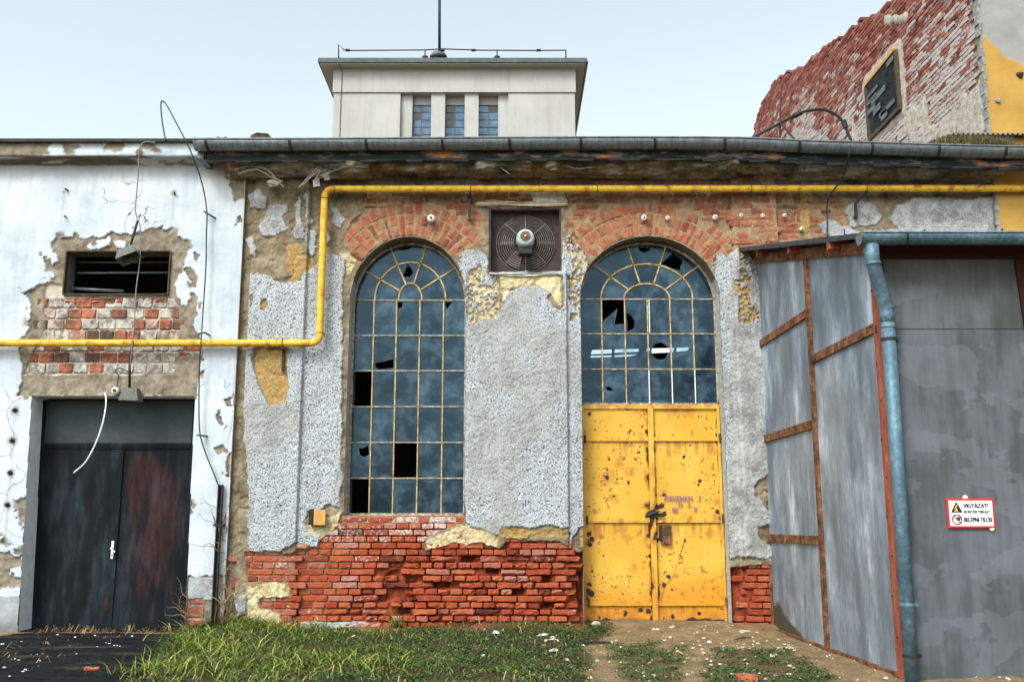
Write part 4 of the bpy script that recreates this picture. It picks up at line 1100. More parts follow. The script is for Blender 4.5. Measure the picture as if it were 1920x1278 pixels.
for i in range(9):
    r = .155 + i * .0265; k = 48; dome = .07 * (1 - (i / 8.0) ** 2)
    ring = [(FC[0] + r * math.cos(2 * math.pi * q / k), FY - .02 - dome, FC[1] + r * math.sin(2 * math.pi * q / k)) for q in range(k + 1)]
    ring = [(min(max(x, pts_o[0][0] + .004), pts_o[1][0] - .004), y, min(max(z, pts_o[0][1] + .004), pts_o[2][1] - .004)) for x, y, z in ring]
    mb.tube(ring, .0030, 5, False)
for a_ in (0, 45, 90, 135, 180, 225, 255, 270, 315):
    t = R(a_); mb.tube([(FC[0] + r * math.cos(t), FY - .024 - .07 * (1 - ((r - .155) / .212) ** 2), FC[1] + r * math.sin(t)) for r in (.155, .22, .29, .367)], .004, 5)
mb.build('wire_guard', M['fan_wire'], fan)
for i in range(5):
    mb = MB(); t = R(20 + 72 * i); rows = []
    for r in (.08, .2, .33):
        for w_, tw in ((-.5, .03), (.5, -.03)):
            a_ = t + w_ * (.55 if r > .1 else .9); rows.append((FC[0] + r * math.cos(a_), FY + .06 + tw, FC[1] + r * math.sin(a_)))
    vs = rows + [(x, y + .004, z) for x, y, z in rows]
    mb.add(vs, [(0, 1, 3, 2), (2, 3, 5, 4), (7, 6, 8, 9), (9, 8, 10, 11), (0, 2, 8, 6), (2, 4, 10, 8), (1, 7, 9, 3), (3, 9, 11, 5), (4, 5, 11, 10), (0, 6, 7, 1)])
    mb.build('blade', M['fan_blade'], fan)
mc = (PX(985, 450, 0), -.03, PZ(450, 0))
mb = MB(); mb.lathe([(.02, -.10), (.082, -.104), (.108, -.085), (.118, .0), (.118, .12), (.06, .15)], mc, 'y', 28); mo = mb.build('motor', M['motor_paint'], fan, True)
mb = MB(); mb.lathe([(.03, -.006), (.062, -.006), (.068, -.002), (.068, .004)], (mc[0], mc[1] - .10, mc[2] + .012), 'y', 22); mb.build('rusty_end_cap', M['motor_rust'], mo, True)
mb = MB(); mb.lathe([(.004, -.02), (.012, -.02), (.015, -.004), (.015, .01)], (mc[0], mc[1] - .108, mc[2] + .012), 'y', 14); mb.build('shaft_end', M['brass'], mo, True)
for s_ in (-1, 1): mb = MB(); mb.box(mc[0] + s_ * .030, mc[0] + s_ * .055, mc[1] - .05, mc[1] + .03, mc[2] + .112, mc[2] + .128); mb.build('mounting_lug', M['rust'], mo)
mb = MB(); mb.box(mc[0] - .085, mc[0] + .085, mc[1] - .06, mc[1] + .1, mc[2] - .20, mc[2] - .108)
for s_ in (-1, 1): mb.bar((mc[0] + s_ * .08, mc[1], mc[2] - .125), (mc[0] + s_ * .165, mc[1] - .0, mc[2] - .095), .014, .02); 
mb.build('motor_bracket', M['black_iron'], fan, bevel=.004)
# broken concrete lintel over the fan and ragged mortar lip below it
def lump(name, pts, y0, y1, mat, parent, seed=0, amp=.012):
    mb = MB(); mb.prism(XZ(pts, 0), y0, y1); o = mb.build(name, mat, parent); 
    bm = bmesh.new(); bm.from_mesh(o.data); bmesh.ops.subdivide_edges(bm, edges=bm.edges[:], cuts=2, use_grid_fill=True)
    r = random.Random(seed)
    for v in bm.verts: v.co += Vector((r.gauss(0, amp), r.gauss(0, amp), r.gauss(0, amp * .7)))
    bmesh.ops.triangulate(bm, faces=bm.faces[:])
    bm.to_mesh(o.data); bm.free(); return o
simple('pale_render', (.30, .295, .28), (.58, .57, .55), 20, .9, 0, .15, .7)
lump('fan_lintel', [(894, 381), (930, 379), (980, 382), (1020, 380), (1062, 382), (1064, 387), (1000, 388), (940, 386), (894, 387)], -.055, -.0, M['tan_stone'], hall, 3, .010)
lump('render_lip', [(918, 514), (955, 513), (985, 512), (1010, 513), (1054, 511), (1054, 517), (1010, 519), (985, 522), (955, 519), (918, 517)], -.085, -.03, M['pale_render'], hall, 5, .007)
lump('patched_render', [(994, 362), (1056, 362), (1062, 374), (1050, 380), (1000, 379)], -.05, -.0, M['pale_render'], hall, 6, .008)
# ================================================================== eaves: crumbling cornice, fascia, gutter, roof
def cornice(name, xa, xb, prof, mat, parent, seed, amp=.03, attrs=None, brk=0.0, step=.02, sag=None, terr=0.0):
    nx = int((xb - xa) / step) + 1; gx = np.linspace(xa, xb, nx)
    pr = np.array(prof, float); d = np.concatenate([[0], np.cumsum(np.hypot(*(pr[1:] - pr[:-1]).T))])
    t = np.linspace(0, d[-1], max(10, int(d[-1] / step))); yy = np.interp(t, d, pr[:, 0]); zz = np.interp(t, d, pr[:, 1])
    GX, T = np.meshgrid(gx, t); Yc = np.repeat(yy[:, None], nx, 1); Zc = np.repeat(zz[:, None], nx, 1)
    n1 = fbm(GX, T * 2, 4, 4, seed); n2 = fbm(GX * .8, T * 2.5, 9, 3, seed + 3); n2 = n2 - .6 * smooth(.02, .0, np.abs(fbm(GX, T, 5, 3, seed + 7)))
    w = np.sin(np.pi * np.clip(T / d[-1], 0, 1)) ** .5
    Yc = Yc + (n1 * amp + n2 * amp * .6) * w; Zc = Zc + (n2 * amp * .7 + n1 * amp * .3) * w
    if terr:
        q = fbm(GX * .8, T * 2.2, 2.6, 4, seed + 20) * 5; q = (np.floor(q) + smooth(.75, 1.0, q - np.floor(q))) / 5
        Yc = Yc + q * terr * w; Zc = Zc + q * terr * .7 * w
    if brk: 
        b = smooth(.18, .34, fbm(GX, GX * 0, 1.3, 3, seed + 9)) * w
        Yc = Yc + b * brk; Zc = Zc + b * brk * .25
    if sag is not None: Zc = Zc + sag(GX)
    pos = np.stack([GX, Yc, Zc], -1)
    at = attrs(GX, T / d[-1]) if attrs else {}
    return grid_obj(name, pos, np.ones((len(t) - 1, nx - 1), bool), at, mat, parent, True)

gut_pts = [(366, 276), (500, 276), (700, 275), (900, 274), (1100, 273), (1250, 273), (1380, 274), (1440, 276), (1500, 279), (1600, 282), (1700, 285), (1800, 288), (1935, 291), (2120, 292)]
GY = -.52
gut = [P(a, b, GY) for a, b in gut_pts]
gx_ = np.array([p[0] for p in gut]); gz_ = np.array([p[2] for p in gut])
sagf = lambda x: np.interp(x, gx_, gz_) - gz_[3]
GZ0 = gz_[3]
simple('cornice_dust', (.1, .1, .1), (.1, .1, .1))
def c_attr(GX, t):
    o = np.ones(GX.shape)
    g = smooth(-.05, .28, fbm(GX, t * .55, 3.2, 5, 205)) * .62 + .02
    return dict(grime=np.clip(g, 0, .9), rough=0 * o, ochre=0 * o, mortar=0 * o, cream=.35 * smooth(.0, .3, fbm(GX, t * .6, 2.5, 4, 207)), dust=0 * o, cement=.5 * smooth(-.05, .25, fbm(GX, t * .6, 4, 4, 208)), black=0 * o)
cpr = [(.02, PZ(336, 0)), (-.05, PZ(333, -.05)), (-.10, PZ(331, -.10)), (-.15, PZ(327, -.15)), (-.28, PZ(318, -.28)), (-.345, PZ(311, -.345)), (-.375, PZ(303, -.375)), (-.37, PZ(297, -.37)), (-.34, PZ(290, -.34)), (-.1, PZ(290, -.34))]
cornice('cornice', PX(440, 320), x1, cpr, M['render'], hall, 201, .035, c_attr, .14, .013, lambda x: .5 * sagf(x), .11)
# boarded fascia with peeling paint
n = N('peeling_fascia'); f = n.noise(3.2, 6, .7, n.stretch((.8, 1, 3.5))); g = n.noise(22, 4, .7)
c = n.ramp(f, [(.40, (.010, .013, .016)), (.52, (.022, .028, .032)), (.555, (.10, .105, .11)), (.595, (.18, .14, .12)), (.615, (.30, .09, .04)), (.66, (.44, .20, .05))])
M['fascia'] = n.done(c, .75, 0, n.bump(n.add(f, g), .5, .01), .25)
mb = MB()
k = 60
for i in range(k):
    xa_ = PX(384, 300, -.45) + (x1 + 1.6 - PX(384, 300, -.45)) * i / k; xb_ = PX(384, 300, -.45) + (x1 + 1.6 - PX(384, 300, -.45)) * (i + 1) / k
    z_ = GZ0 + float(sagf((xa_ + xb_) / 2)); mb.box(xa_, xb_, -.44, -.40, z_ - .125, z_ + .05)
mb.build('fascia_board', M['fascia'], hall)
mb = MB()
xl = PX(382, 300, -.45)
for i in range(k):
    xa_ = xl + (x1 + 1.6 - xl) * i / k; xb_ = xl + (x1 + 1.6 - xl) * (i + 1) / k
    z_ = GZ0 + float(sagf((xa_ + xb_) / 2)); mb.box(xa_, xb_, -.40, -.30, z_ - .125 + .004 * math.sin(i * 1.7), z_ - .10)
    mb.box(xa_, xb_, -.432, -.40, z_ - .150 + .012 * math.sin(i * 2.3), z_ - .1255)
mb.build('soffit_board', M['tar_board'], hall)
# boxed end of the eaves
mb = MB(); mb.box(PX(368, 300, -.45), xl - .002, -.44, .02, GZ0 - .13, GZ0 - .03); mb.build('eaves_end', M['zinc'], hall, bevel=.01)
# torn roofing felt and laths hanging from the broken left end
r_ = random.Random(4)
for pts in ([(440, 318), (470, 312), (500, 318), (520, 338), (533, 352)], [(446, 326), (480, 318), (505, 330), (530, 340)], [(560, 352), (580, 330), (598, 312)], [(568, 348), (590, 326), (612, 318)], [(600, 330), (620, 322), (640, 316)], [(500, 342), (520, 345), (530, 338)], [(455, 322), (500, 312), (540, 312)], [(575, 340), (600, 318), (590, 340)], [(920, 306), (935, 312), (955, 326)], [(1056, 309), (1080, 316), (1110, 314)]):
    p3 = [P(a_, b_, -.30 - .05 * r_.random()) for a_, b_ in pts]
    p3 = catmull(p3, 5)
    mb = MB(); wv = .012 + .016 * r_.random()
    for q in range(len(p3) - 1): mb.bar(p3[q], p3[q + 1], wv, .006, up=(0, r_.gauss(0, .4), 1))
    mb.build('splintered_lath', M['torn_felt'], hall)
def lump3(name, pts, y0, y1, mat, parent, seed, amp): return lump_at(name, XZ(pts, y0), y0, y1, mat, parent, seed, amp)
def lump_at(name, xz, y0, y1, mat, parent, seed, amp, origin=None):
    mb = MB(); mb.prism(xz, y0, y1); o = mb.build(name, mat, parent, origin=origin); bm = bmesh.new(); bm.from_mesh(o.data)
    bmesh.ops.subdivide_edges(bm, edges=bm.edges[:], cuts=2, use_grid_fill=True); r = random.Random(seed)
    for v in bm.verts: v.co += Vector((r.gauss(0, amp), r.gauss(0, amp), r.gauss(0, amp * .7)))
    bmesh.ops.triangulate(bm, faces=bm.faces[:]); bm.to_mesh(o.data); bm.free(); return o
lump3('hanging_render', [(500, 340), (512, 334), (528, 340), (520, 348), (505, 350)], -.30, -.26, M['torn_felt'], hall, 1, .006)
lump3('hanging_render', [(586, 338), (598, 332), (600, 348), (588, 350)], -.30, -.27, M['torn_felt'], hall, 2, .005)
lump3('hanging_render', [(604, 328), (616, 322), (618, 336), (608, 338)], -.30, -.27, M['torn_felt'], hall, 3, .005)
# gutter: half-round zinc trough
def trough(path, r, n=10, thick=.003):
    vs = []; fs = []
    m = len(path); w = 2 * (n + 1)
    for p in path:
        for k_ in range(n + 1):
            a_ = math.pi + math.pi * k_ / n; vs.append((p[0], p[1] + r * math.cos(a_), p[2] + r * math.sin(a_)))
        for k_ in range(n, -1, -1):
            a_ = math.pi + math.pi * k_ / n; vs.append((p[0], p[1] + (r - thick) * math.cos(a_), p[2] + (r - thick) * math.sin(a_)))
    for i in range(m - 1):
        for k_ in range(w): fs.append((i * w + k_, i * w + (k_ + 1) % w, (i + 1) * w + (k_ + 1) % w, (i + 1) * w + k_))
    for i in (0, m - 1):   # end caps
        f = [i * w + k_ for k_ in range(n + 1)]; fs.append(tuple(f))
    return vs, fs
path = catmull([Vector(p) for p in gut], 5)
gutter = thing('eaves_gutter', 'long half-round zinc gutter sagging along the eaves above the yellow pipe', 'gutter', tuple(path[0]))
mb = MB(); vs, fs = trough([Vector((p.x, p.y, p.z + .062)) for p in path], .108); mb.add(vs, fs)
mb.tube([(p.x, GY - .108, p.z + .066) for p in path], .012, 6)
mb.build('trough', M['zinc'], gutter, True)
for px in (392, 548, 690, 832, 957, 1090, 1228, 1358, 1497, 1632, 1756, 1880, 2000):
    x_ = PX(px, 275, GY); z_ = GZ0 + float(sagf(x_)) + .062; mb = MB()
    ring = [(x_ + .03 * (k_ / 10 - .5), GY + .115 * math.cos(math.pi + math.pi * k_ / 10), z_ + .115 * math.sin(math.pi + math.pi * k_ / 10)) for k_ in range(11)]
    for a_, b_ in zip(ring[:-1], ring[1:]): mb.bar(a_, b_, .03, .006, up=(0, 0, 1) if abs(b_[2] - a_[2]) < abs(b_[1] - a_[1]) else (0, 1, 0))
    mb.build('strap', M['black_iron'], gutter)
# low roof behind the gutter
mb = MB()
mb.add([(xl - .1, -.46, GZ0 + .085), (x1 + 1.6, -.46, GZ0 + .03), (x1 + 1.6, 9.5, GZ0 + .9), (xl - .1, 9.5, GZ0 + .9), (xl - .1, -.46, GZ0 + .055), (x1 + 1.6, -.46, GZ0 + .0), (x1 + 1.6, 9.5, GZ0 + .87), (xl - .1, 9.5, GZ0 + .87)],
       [(0, 1, 2, 3), (7, 6, 5, 4), (0, 4, 5, 1), (1, 5, 6, 2), (2, 6, 7, 3), (3, 7, 4, 0)])
mb.build('roof', M['tar_felt'], hall)
mb = MB()   # blocking between fascia top and wall (closes the attic)
mb.box(x0 + .15, x1, .03, .3, 5.70, GZ0 + .08); mb.build('wall_plate', M['dark_wood'], hall)
# debris on the roof edge
def chunk(name, label, cat, pts, Y, dep, mat, seed, amp=.01, group=None):
    xz = XZ(pts, Y); cx_ = sum(p[0] for p in xz) / len(xz); cz_ = min(p[1] for p in xz)
    o = lump_at(name, xz, Y, Y + dep, mat, None, seed, amp, origin=(cx_, Y, cz_)); return top(o, label, cat, group)
chunk('roof_brick', 'broken brown brick lying on the roof edge above the gutter', 'brick', [(470, 252), (484, 248), (500, 250), (508, 257), (507, 268), (471, 268)], -.42, .15, M['dark_wood'], 11, .008)
chunk('slate_shard', 'black crumpled slate shards on the gutter rim beside the broken brick', 'debris', [(400, 262), (407, 255), (414, 259), (424, 256), (436, 261), (436, 270), (400, 270)], -.46, .08, M['tar_board'], 12, .006)
# moss and corrugated sheet on the right part of the roof
mb = MB(); r_ = random.Random(3); rn = []
for i in range(4200):
    px = r_.choice([r_.uniform(1755, 1895), r_.uniform(1755, 1895), r_.uniform(1560, 1930)]); x_ = PX(px, 280, GY); z_ = GZ0 + float(sagf(x_)) + .075
    y_ = GY + r_.uniform(-.09, .10); big = 1.0 if 1755 < px < 1895 else .35
    if big == 1: z_ += .03 * math.sin((px - 1755) / 140 * math.pi)
    h_ = r_.uniform(.03, .15) * big; a_ = r_.uniform(0, 6.28); w_ = r_.uniform(.004, .009); lx, ly = r_.gauss(0, .03), r_.gauss(-.015, .03)
    mb.add([(x_ - w_ * math.cos(a_), y_ - w_ * math.sin(a_), z_ - .03), (x_ + w_ * math.cos(a_), y_ + w_ * math.sin(a_), z_ - .03), (x_ + lx, y_ + ly, z_ + h_)], [(0, 1, 2)])
    rn += [r_.random()] * 3
mo = mb.build('gutter_moss', M['moss'], None, recalc=False); mo['kind'] = 'stuff'; mo['label'] = 'brown and green moss growing in the gutter at its right end'; 
mb = MB()
xa_, xb_ = PX(1742, 255, -.1), PX(1925, 255, -.1)
gx = np.linspace(xa_, xb_, 130); vs = []; fs = []
for k_, x_ in enumerate(gx):
    t = k_ / 129; w = .016 * math.sin(2 * math.pi * k_ / 6.5); bend = .09 * min(1, t * 5) - .05 * max(0, t - .85)
    for y_, dz in ((-.20, 0), (.75, .16)):
        z_ = GZ0 + .20 + bend + dz + w; vs += [(x_, y_, z_), (x_, y_, z_ - .006)]
for k_ in range(129):
    a_ = k_ * 4; b_ = a_ + 4
    fs += [(a_, b_, b_ + 2, a_ + 2), (a_ + 1, a_ + 3, b_ + 3, b_ + 1), (a_, a_ + 1, b_ + 1, b_), (a_ + 2, b_ + 2, b_ + 3, a_ + 3)]
mb.add(vs, fs); o = mb.build('corrugated_sheet', M['corrugated'], None, True, origin=(xa_, -.2, GZ0 + .05)); top(o, 'dark corrugated metal sheet lying on the roof behind the mossy gutter', 'metal sheet')
# bent service pipe with stays on the roof
Yq = .8
sp_ = thing('service_mast', 'bent black cable conduit arching over the roof in front of the ruined gable', 'conduit', P(1594, 262, Yq))
mb = MB(); mb.tube(catmull([P(a_, b_, Yq) for a_, b_ in ((1412, 258), (1440, 243), (1470, 227), (1497, 213), (1520, 207), (1545, 206), (1568, 216), (1582, 232), (1590, 250), (1596, 264))], 6), .021, 8); mb.build('conduit', M['black_iron'], sp_)
mb = MB(); mb.tube([P(1464, 182, Yq + .05), P(1462, 262, Yq + .05)], .012, 6); mb.tube([P(1463, 231, Yq), P(1492, 264, Yq - .4)], .014, 6); mb.build('stay', M['black_iron'], sp_)
for a_, b_ in (((1488, 218), (1502, 211)), ((1581, 226), (1586, 240))): mb = MB(); mb.tube([P(*a_, Yq), P(*b_, Yq)], .038, 8); mb.build('clamp', M['black_iron'], sp_)
mb = MB(); mb.tube(catmull([P(1594, 262, -.60), P(1592, 290, -.62), P(1584, 320, -.40), P(1572, 345, -.27), P(1556, 365, -.20), P(1551, 385, -.12), P(1551, 410, -.08), P(1551, 445, -.08)], 6), .009, 6)
o = mb.build('drop_cable', M['cable'], None, True, origin=P(1551, 445, -.08)); top(o, 'thin black cable dropping from the roof conduit behind the yellow pipe', 'cable')
mb = MB(); mb.bar(P(1541, 396, -.02), P(1558, 396, -.09), .012, .02); o = mb.build('cable_clip', M['black_iron'], None, origin=P(1550, 396, -.02)); top(o, 'small black clip fixing the drop cable to the wall', 'clip')

# ================================================================== yellow gas pipe
YP = -.17
pz1 = PZ(643, YP); pz2 = PZ(354.5, YP); pxv = PX(604, 500, YP)
pipe = thing('gas_pipe', 'long rusty yellow gas pipe stepping up along the whole facade', 'pipe', (pxv, YP, pz1))
xe0, xe1 = PX(-640, 640, YP), PX(2360, 350, YP)
mb = MB(); line = fillet([(xe0, YP - .04, pz1 - .006), (pxv, YP, pz1), (pxv, YP, pz2), (xe1, YP, pz2 + .01)], .11, 9)
full = []
for a_, b_ in zip(line[:-1], line[1:]):
    L = (b_ - a_).length; q = max(1, int(L / .25)); full += [a_ + (b_ - a_) * (i / q) for i in range(q)]
full.append(line[-1])
mb.tube(full, .044, 14); mb.cur = 1
for (c_, ax) in (((pxv - .12, YP, pz1), 'x'), ((pxv, YP, pz1 + .125), 'z'), ((pxv, YP, pz2 - .125), 'z'), ((pxv + .12, YP, pz2), 'x'), ((PX(1408, 355, YP), YP, pz2 + .006), 'x'), ((PX(1120, 355, YP), YP, pz2 + .003), 'x')):
    mb.lathe([(.043, -.006), (.0475, -.004), (.0475, .004), (.043, .006)], c_, ax, 16)
mb.build('pipe_run', [M['yellow_pipe'], M['rust']], pipe, True)
for (px, py, q) in ((530, 652, (530, 695)), (882, 362, (880, 412)), (1624, 358, (1606, 410))):
    x_, _, z_ = P(px, py, YP); mb = MB()
    x2, _, z2 = P(*q, -.09)
    mb.bar((x_, YP - .02, z_ - .0), (x2, -.085, P(q[0], (py * .55 + q[1] * .45), -.09)[2] if px > 1000 else z_ - .03), .028, .028); mb.bar((x2, -.085, z_ - .02 if px < 1000 else P(q[0], py * .55 + q[1] * .45, -.09)[2]), (x2, -.085, z2), .03, .03, up=(0, 1, 0))
    mb.bar((x2, -.088, z2 + .03), (x2, .05, z2 + .03), .03, .03)
    ring = [(x_, YP + .05 * math.cos(t), (pz2 if py < 500 else pz1) + .05 * math.sin(t)) for t in np.linspace(0, 2 * math.pi, 14)]
    for a_, b_ in zip(ring[:-1], ring[1:]): mb.bar(a_, b_, .018, .005, up=(1, 0, 0))
    mb.build('bracket', M['black_iron'], pipe)

# ================================================================== porcelain insulators along the brickwork
ins_spots = [(809, 412, 1.45, 'large white porcelain knob above the first arched window'), (1207, 410, 1.1, 'porcelain insulator with pin above the second arched window, over its left half'), (1251, 410, .8, 'small porcelain insulator above the crown of the second arched window'), (1340, 409, .95, 'porcelain insulator above the right shoulder of the second arched window'),
    (1389, 405, .75, 'first porcelain insulator right of the arch, nearest the second window'), (1429, 406, .8, 'middle porcelain insulator of the row on bricks above the shed roof edge'), (1470, 405, .75, 'porcelain insulator last of the row, next to the ochre strip'), (1502, 430, .7, 'small porcelain insulator low on the ochre strip above the shed roof')]
def ins_mesh():
    mb = MB(); mb.lathe([(.006, -.060), (.020, -.060), (.032, -.050), (.034, -.032), (.024, -.022), (.034, -.010), (.030, .006), (.012, .02)], (0, 0, 0), 'y', 14); return mb
proto = None
for i, (px, py, s_, lab) in enumerate(ins_spots):
    x_, _, z_ = P(px, py, -.03)
    if proto is None:
        proto = thing('insulator', lab, 'insulator', (x_, -.03, z_), 'porcelain insulators along the brickwork'); proto['local'] = 1
        b0 = ins_mesh().build('porcelain_knob', M['porcelain'], proto, True); mb = MB(); mb.lathe([(.004, -.066), (.011, -.066), (.011, -.058)], (0, 0, 0), 'y', 10); b1 = mb.build('iron_pin', M['black_iron'], proto); rt = proto
    else:
        rt = proto.copy(); link(rt); rt.location = (x_, -.03, z_); rt['label'] = lab
        for ch in (b0, b1): q = ch.copy(); link(q); q.parent = rt
    rt.scale = (s_, s_, s_)
# small dark stubs (cut-off pins) on the arch
# orange flap at the broken socket
sk = thing('socket_flap', 'small orange wooden flap over a broken socket hole near the window sill', 'flap', P(597, 985, -.06))
mb = MB(); a_, b_ = P(588, 984, -.085), P(611, 955, -.085); mb.box(a_[0], b_[0], -.10, -.082, a_[2], b_[2]); mb.build('flap_board', M['orange_wood'], sk, bevel=.003)
mb = MB(); a_, b_ = P(582, 984, -.06), P(588, 955, -.06); mb.box(a_[0], b_[0] - .002, -.085, .02, a_[2], b_[2]); mb.box(b_[0] - .002, b_[0] + .13, -.082, -.02, a_[2] - .012, a_[2]); mb.build('hinge_plate', M['black_iron'], sk)
# ================================================================== whitewashed house on the left
YW = -.06
house = thing('whitewashed_house', 'whitewashed building with a black steel double door and a peeled patch of bricks', 'building', (-5.0, YW, 0))
LX0, LX1 = PX(-90, 700, YW), PX(442, 700, YW)
lx = np.arange(LX0, LX1 + GS, GS); lz = np.arange(-.25, 5.80, GS)
X, Z = np.meshgrid(lx, lz)
WX = lambda pts: XZ(pts, YW)
e1 = fbm(X, Z, 6, 4, 311) * .036 + fbm(X, Z, 26, 3, 312) * .022; e2 = fbm(X, Z, 5, 4, 321) * .03 + fbm(X, Z, 25, 3, 322) * .014
def fieldL(polys, edge, sc=1.0):
    d = np.full(X.shape, -.35)
    for p in polys: d = np.maximum(d, sdf(WX(p), X, Z))
    return d + edge * sc
bare_polys = [
    [(98, 456), (112, 446), (129, 444), (150, 449), (172, 447), (203, 441), (240, 440), (274, 434), (288, 428), (301, 429), (320, 436), (333, 442), (348, 450), (354, 458), (358, 470), (350, 480), (346, 500), (338, 515), (331, 530), (330, 560), (352, 560), (360, 548), (372, 556), (372, 590), (364, 611), (374, 630), (382, 650), (377, 690), (366, 742), (60, 745), (35, 740), (44, 710), (39, 654), (45, 634), (56, 620), (59, 570), (43, 550), (60, 538), (74, 534), (100, 527), (104, 515), (84, 500), (82, 482), (98, 478)],
    [(345, 503), (360, 500), (372, 520), (368, 545), (352, 520)], [(36, 938), (52, 930), (50, 985), (38, 975)],
    [(-5, 1010), (15, 1026), (30, 1040), (46, 1032), (44, 1060), (20, 1065), (18, 1078), (44, 1085), (44, 1100), (-60, 1100), (-60, 1000)],
    [(352, 940), (362, 948), (366, 962), (352, 972)], [(432, 318), (462, 314), (470, 390), (455, 372), (440, 385), (430, 350)],
    [(345, 1078), (440, 1080), (440, 1200), (345, 1200)],
    [(425, 750), (432, 748), (434, 760), (427, 762)], [(404, 842), (418, 838), (426, 846), (412, 849)], [(408, 780), (414, 783), (417, 796), (411, 790)],
    [(442, 408), (452, 404), (456, 416), (446, 420)], [(428, 412), (434, 416), (430, 420)], [(365, 474), (372, 480), (370, 495), (364, 486)],
    [(425, 868), (434, 850), (440, 870), (436, 900), (428, 890)], [(0, 266), (130, 266), (330, 270), (300, 284), (240, 290), (0, 292)], [(-80, 268), (0, 266), (0, 292), (-80, 292)],
]
keep_white = [[(166, 462), (180, 450), (205, 447), (206, 460), (190, 470), (170, 470)], [(90, 480), (106, 472), (110, 490), (98, 502)], [(338, 545), (352, 540), (358, 560), (350, 578), (340, 572)], [(215, 455), (232, 455), (236, 464), (220, 464)], [(0, 1015), (20, 1022), (18, 1035), (0, 1033)], [(128, 272), (150, 270), (190, 272), (170, 280), (130, 282)]]
d_bare = np.minimum(fieldL(bare_polys, e1), -fieldL(keep_white, e1))
m_bare = smooth(-.001, .006, d_bare)
# small chips
chips = smooth(.62, .66, fbm(X, Z, 9, 3, 330) * .5 + .5) * smooth(-.09, -.02, d_bare)
m_bare = np.maximum(m_bare, chips)
d_bk = fieldL([[(84, 533), (96, 528), (120, 532), (124, 554), (320, 556), (336, 572), (339, 615), (334, 640), (380, 646), (372, 660), (330, 668), (325, 700), (40, 702), (62, 660), (80, 620)], [(349, 1122), (380, 1122), (382, 1200), (349, 1200)]], e2)
m_bk = smooth(0, .008, d_bk) * m_bare
m_cem = smooth(0, .01, fieldL([[(-80, 1116), (60, 1116), (60, 1230), (-80, 1230)], [(352, 1080), (430, 1080), (430, 1124), (352, 1124)], [(415, 1112), (450, 1112), (450, 1160), (415, 1150)]], e2, .6))
m_cem = m_cem * (1 - m_bk)
g_dirty = smooth(PZ(1150, YW), PZ(1195, YW), Z + fbm(X, Z, 5, 3, 41) * .1) * .7
rust = np.zeros(X.shape)
for px, py, r in ((327, 362, 9), (122, 360, 5), (30, 770, 16), (25, 826, 15), (21, 886, 14), (16, 946, 14), (15, 975, 11)):
    x_, _, z_ = P(px, py, YW); r = r / 152
    dd = np.hypot(X - x_, (Z - z_)) + fbm(X, Z, 14, 3, 50) * .03
    rust = np.maximum(rust, (.60 if py < 960 else .3) * smooth(r * .9, r * .1, dd))
    rust = np.maximum(rust, .22 * smooth(.03, .005, np.abs(X - x_)) * smooth(z_ + .02, z_ - .02, Z) * smooth(z_ - .55, z_ - .1, Z))
Hh = .022 + fbm(X, Z, 2.2, 4, 340) * .008 + fbm(X, Z, 16, 2, 341) * .002
Hb = .000 + fbm(X, Z, 6, 4, 342) * .018 + fbm(X, Z, 22, 3, 343) * .007
Hh = Hh * (1 - m_bare) + Hb * m_bare
Hh = Hh * (1 - m_bk) + (-.022 + fbm(X, Z, 8, 3, 344) * .006) * m_bk + .012 * m_cem
for px, py, r in ((30, 770, .022), (25, 826, .022), (21, 886, .022), (16, 946, .02)):
    Hh -= .03 * smooth(r, r * .4, np.hypot(X - PX(px, py, YW), Z - PZ(py, YW)) + fbm(X, Z, 20, 2, 7) * .006)
# a long crack down the pier
cr = np.abs(X - PX(428, 900, YW) + fbm(Z, Z * 0, 2, 4, 345) * .06 - (Z - 1.7) * .02); Hh -= .012 * smooth(.007, .002, cr) * (Z < 3.4)
DLx0, DLx1, DLz = PX(61, 745, YW), PX(366.5, 740, YW), PZ(742, YW)
DLb0 = PX(37, 1187, YW)
VX0, VX1, VZ0, VZ1 = PX(122, 510, YW), PX(319, 510, YW), PZ(553, YW), PZ(471, YW)
dh = sdf([(DLb0, -.4), (PX(349, 1180, YW), -.4), (DLx1 - .0, DLz), (DLx0, DLz)], X, Z)
dv = sdf([(VX0, VZ0), (VX1, VZ0), (VX1, VZ1), (VX0, VZ1)], X, Z) + fbm(X, Z, 9, 3, 351) * .012
kv = np.maximum(dh, dv) < .003
keepL = kv[:-1, :-1] & kv[1:, 1:] & kv[:-1, 1:] & kv[1:, :-1]
keepL &= Z[:-1, :-1] < PZ(306, YW)
posL = np.stack([X, YW - Hh, Z], -1)
gr = np.maximum(g_dirty, .6 * smooth(PZ(345, YW), PZ(312, YW), Z + fbm(X, Z, 3, 4, 43) * .12) * .55)
grid_obj('wall', posL, keepL, dict(bare=m_bare, mortar=m_bk, cement=m_cem, rust=rust, grime=gr), M['white'], house)
mb = MB(); mb.box(LX1 - .01, LX1, YW - .012, .02, -.2, 5.6); mb.build('wall_return', M['tan_stone'], house)
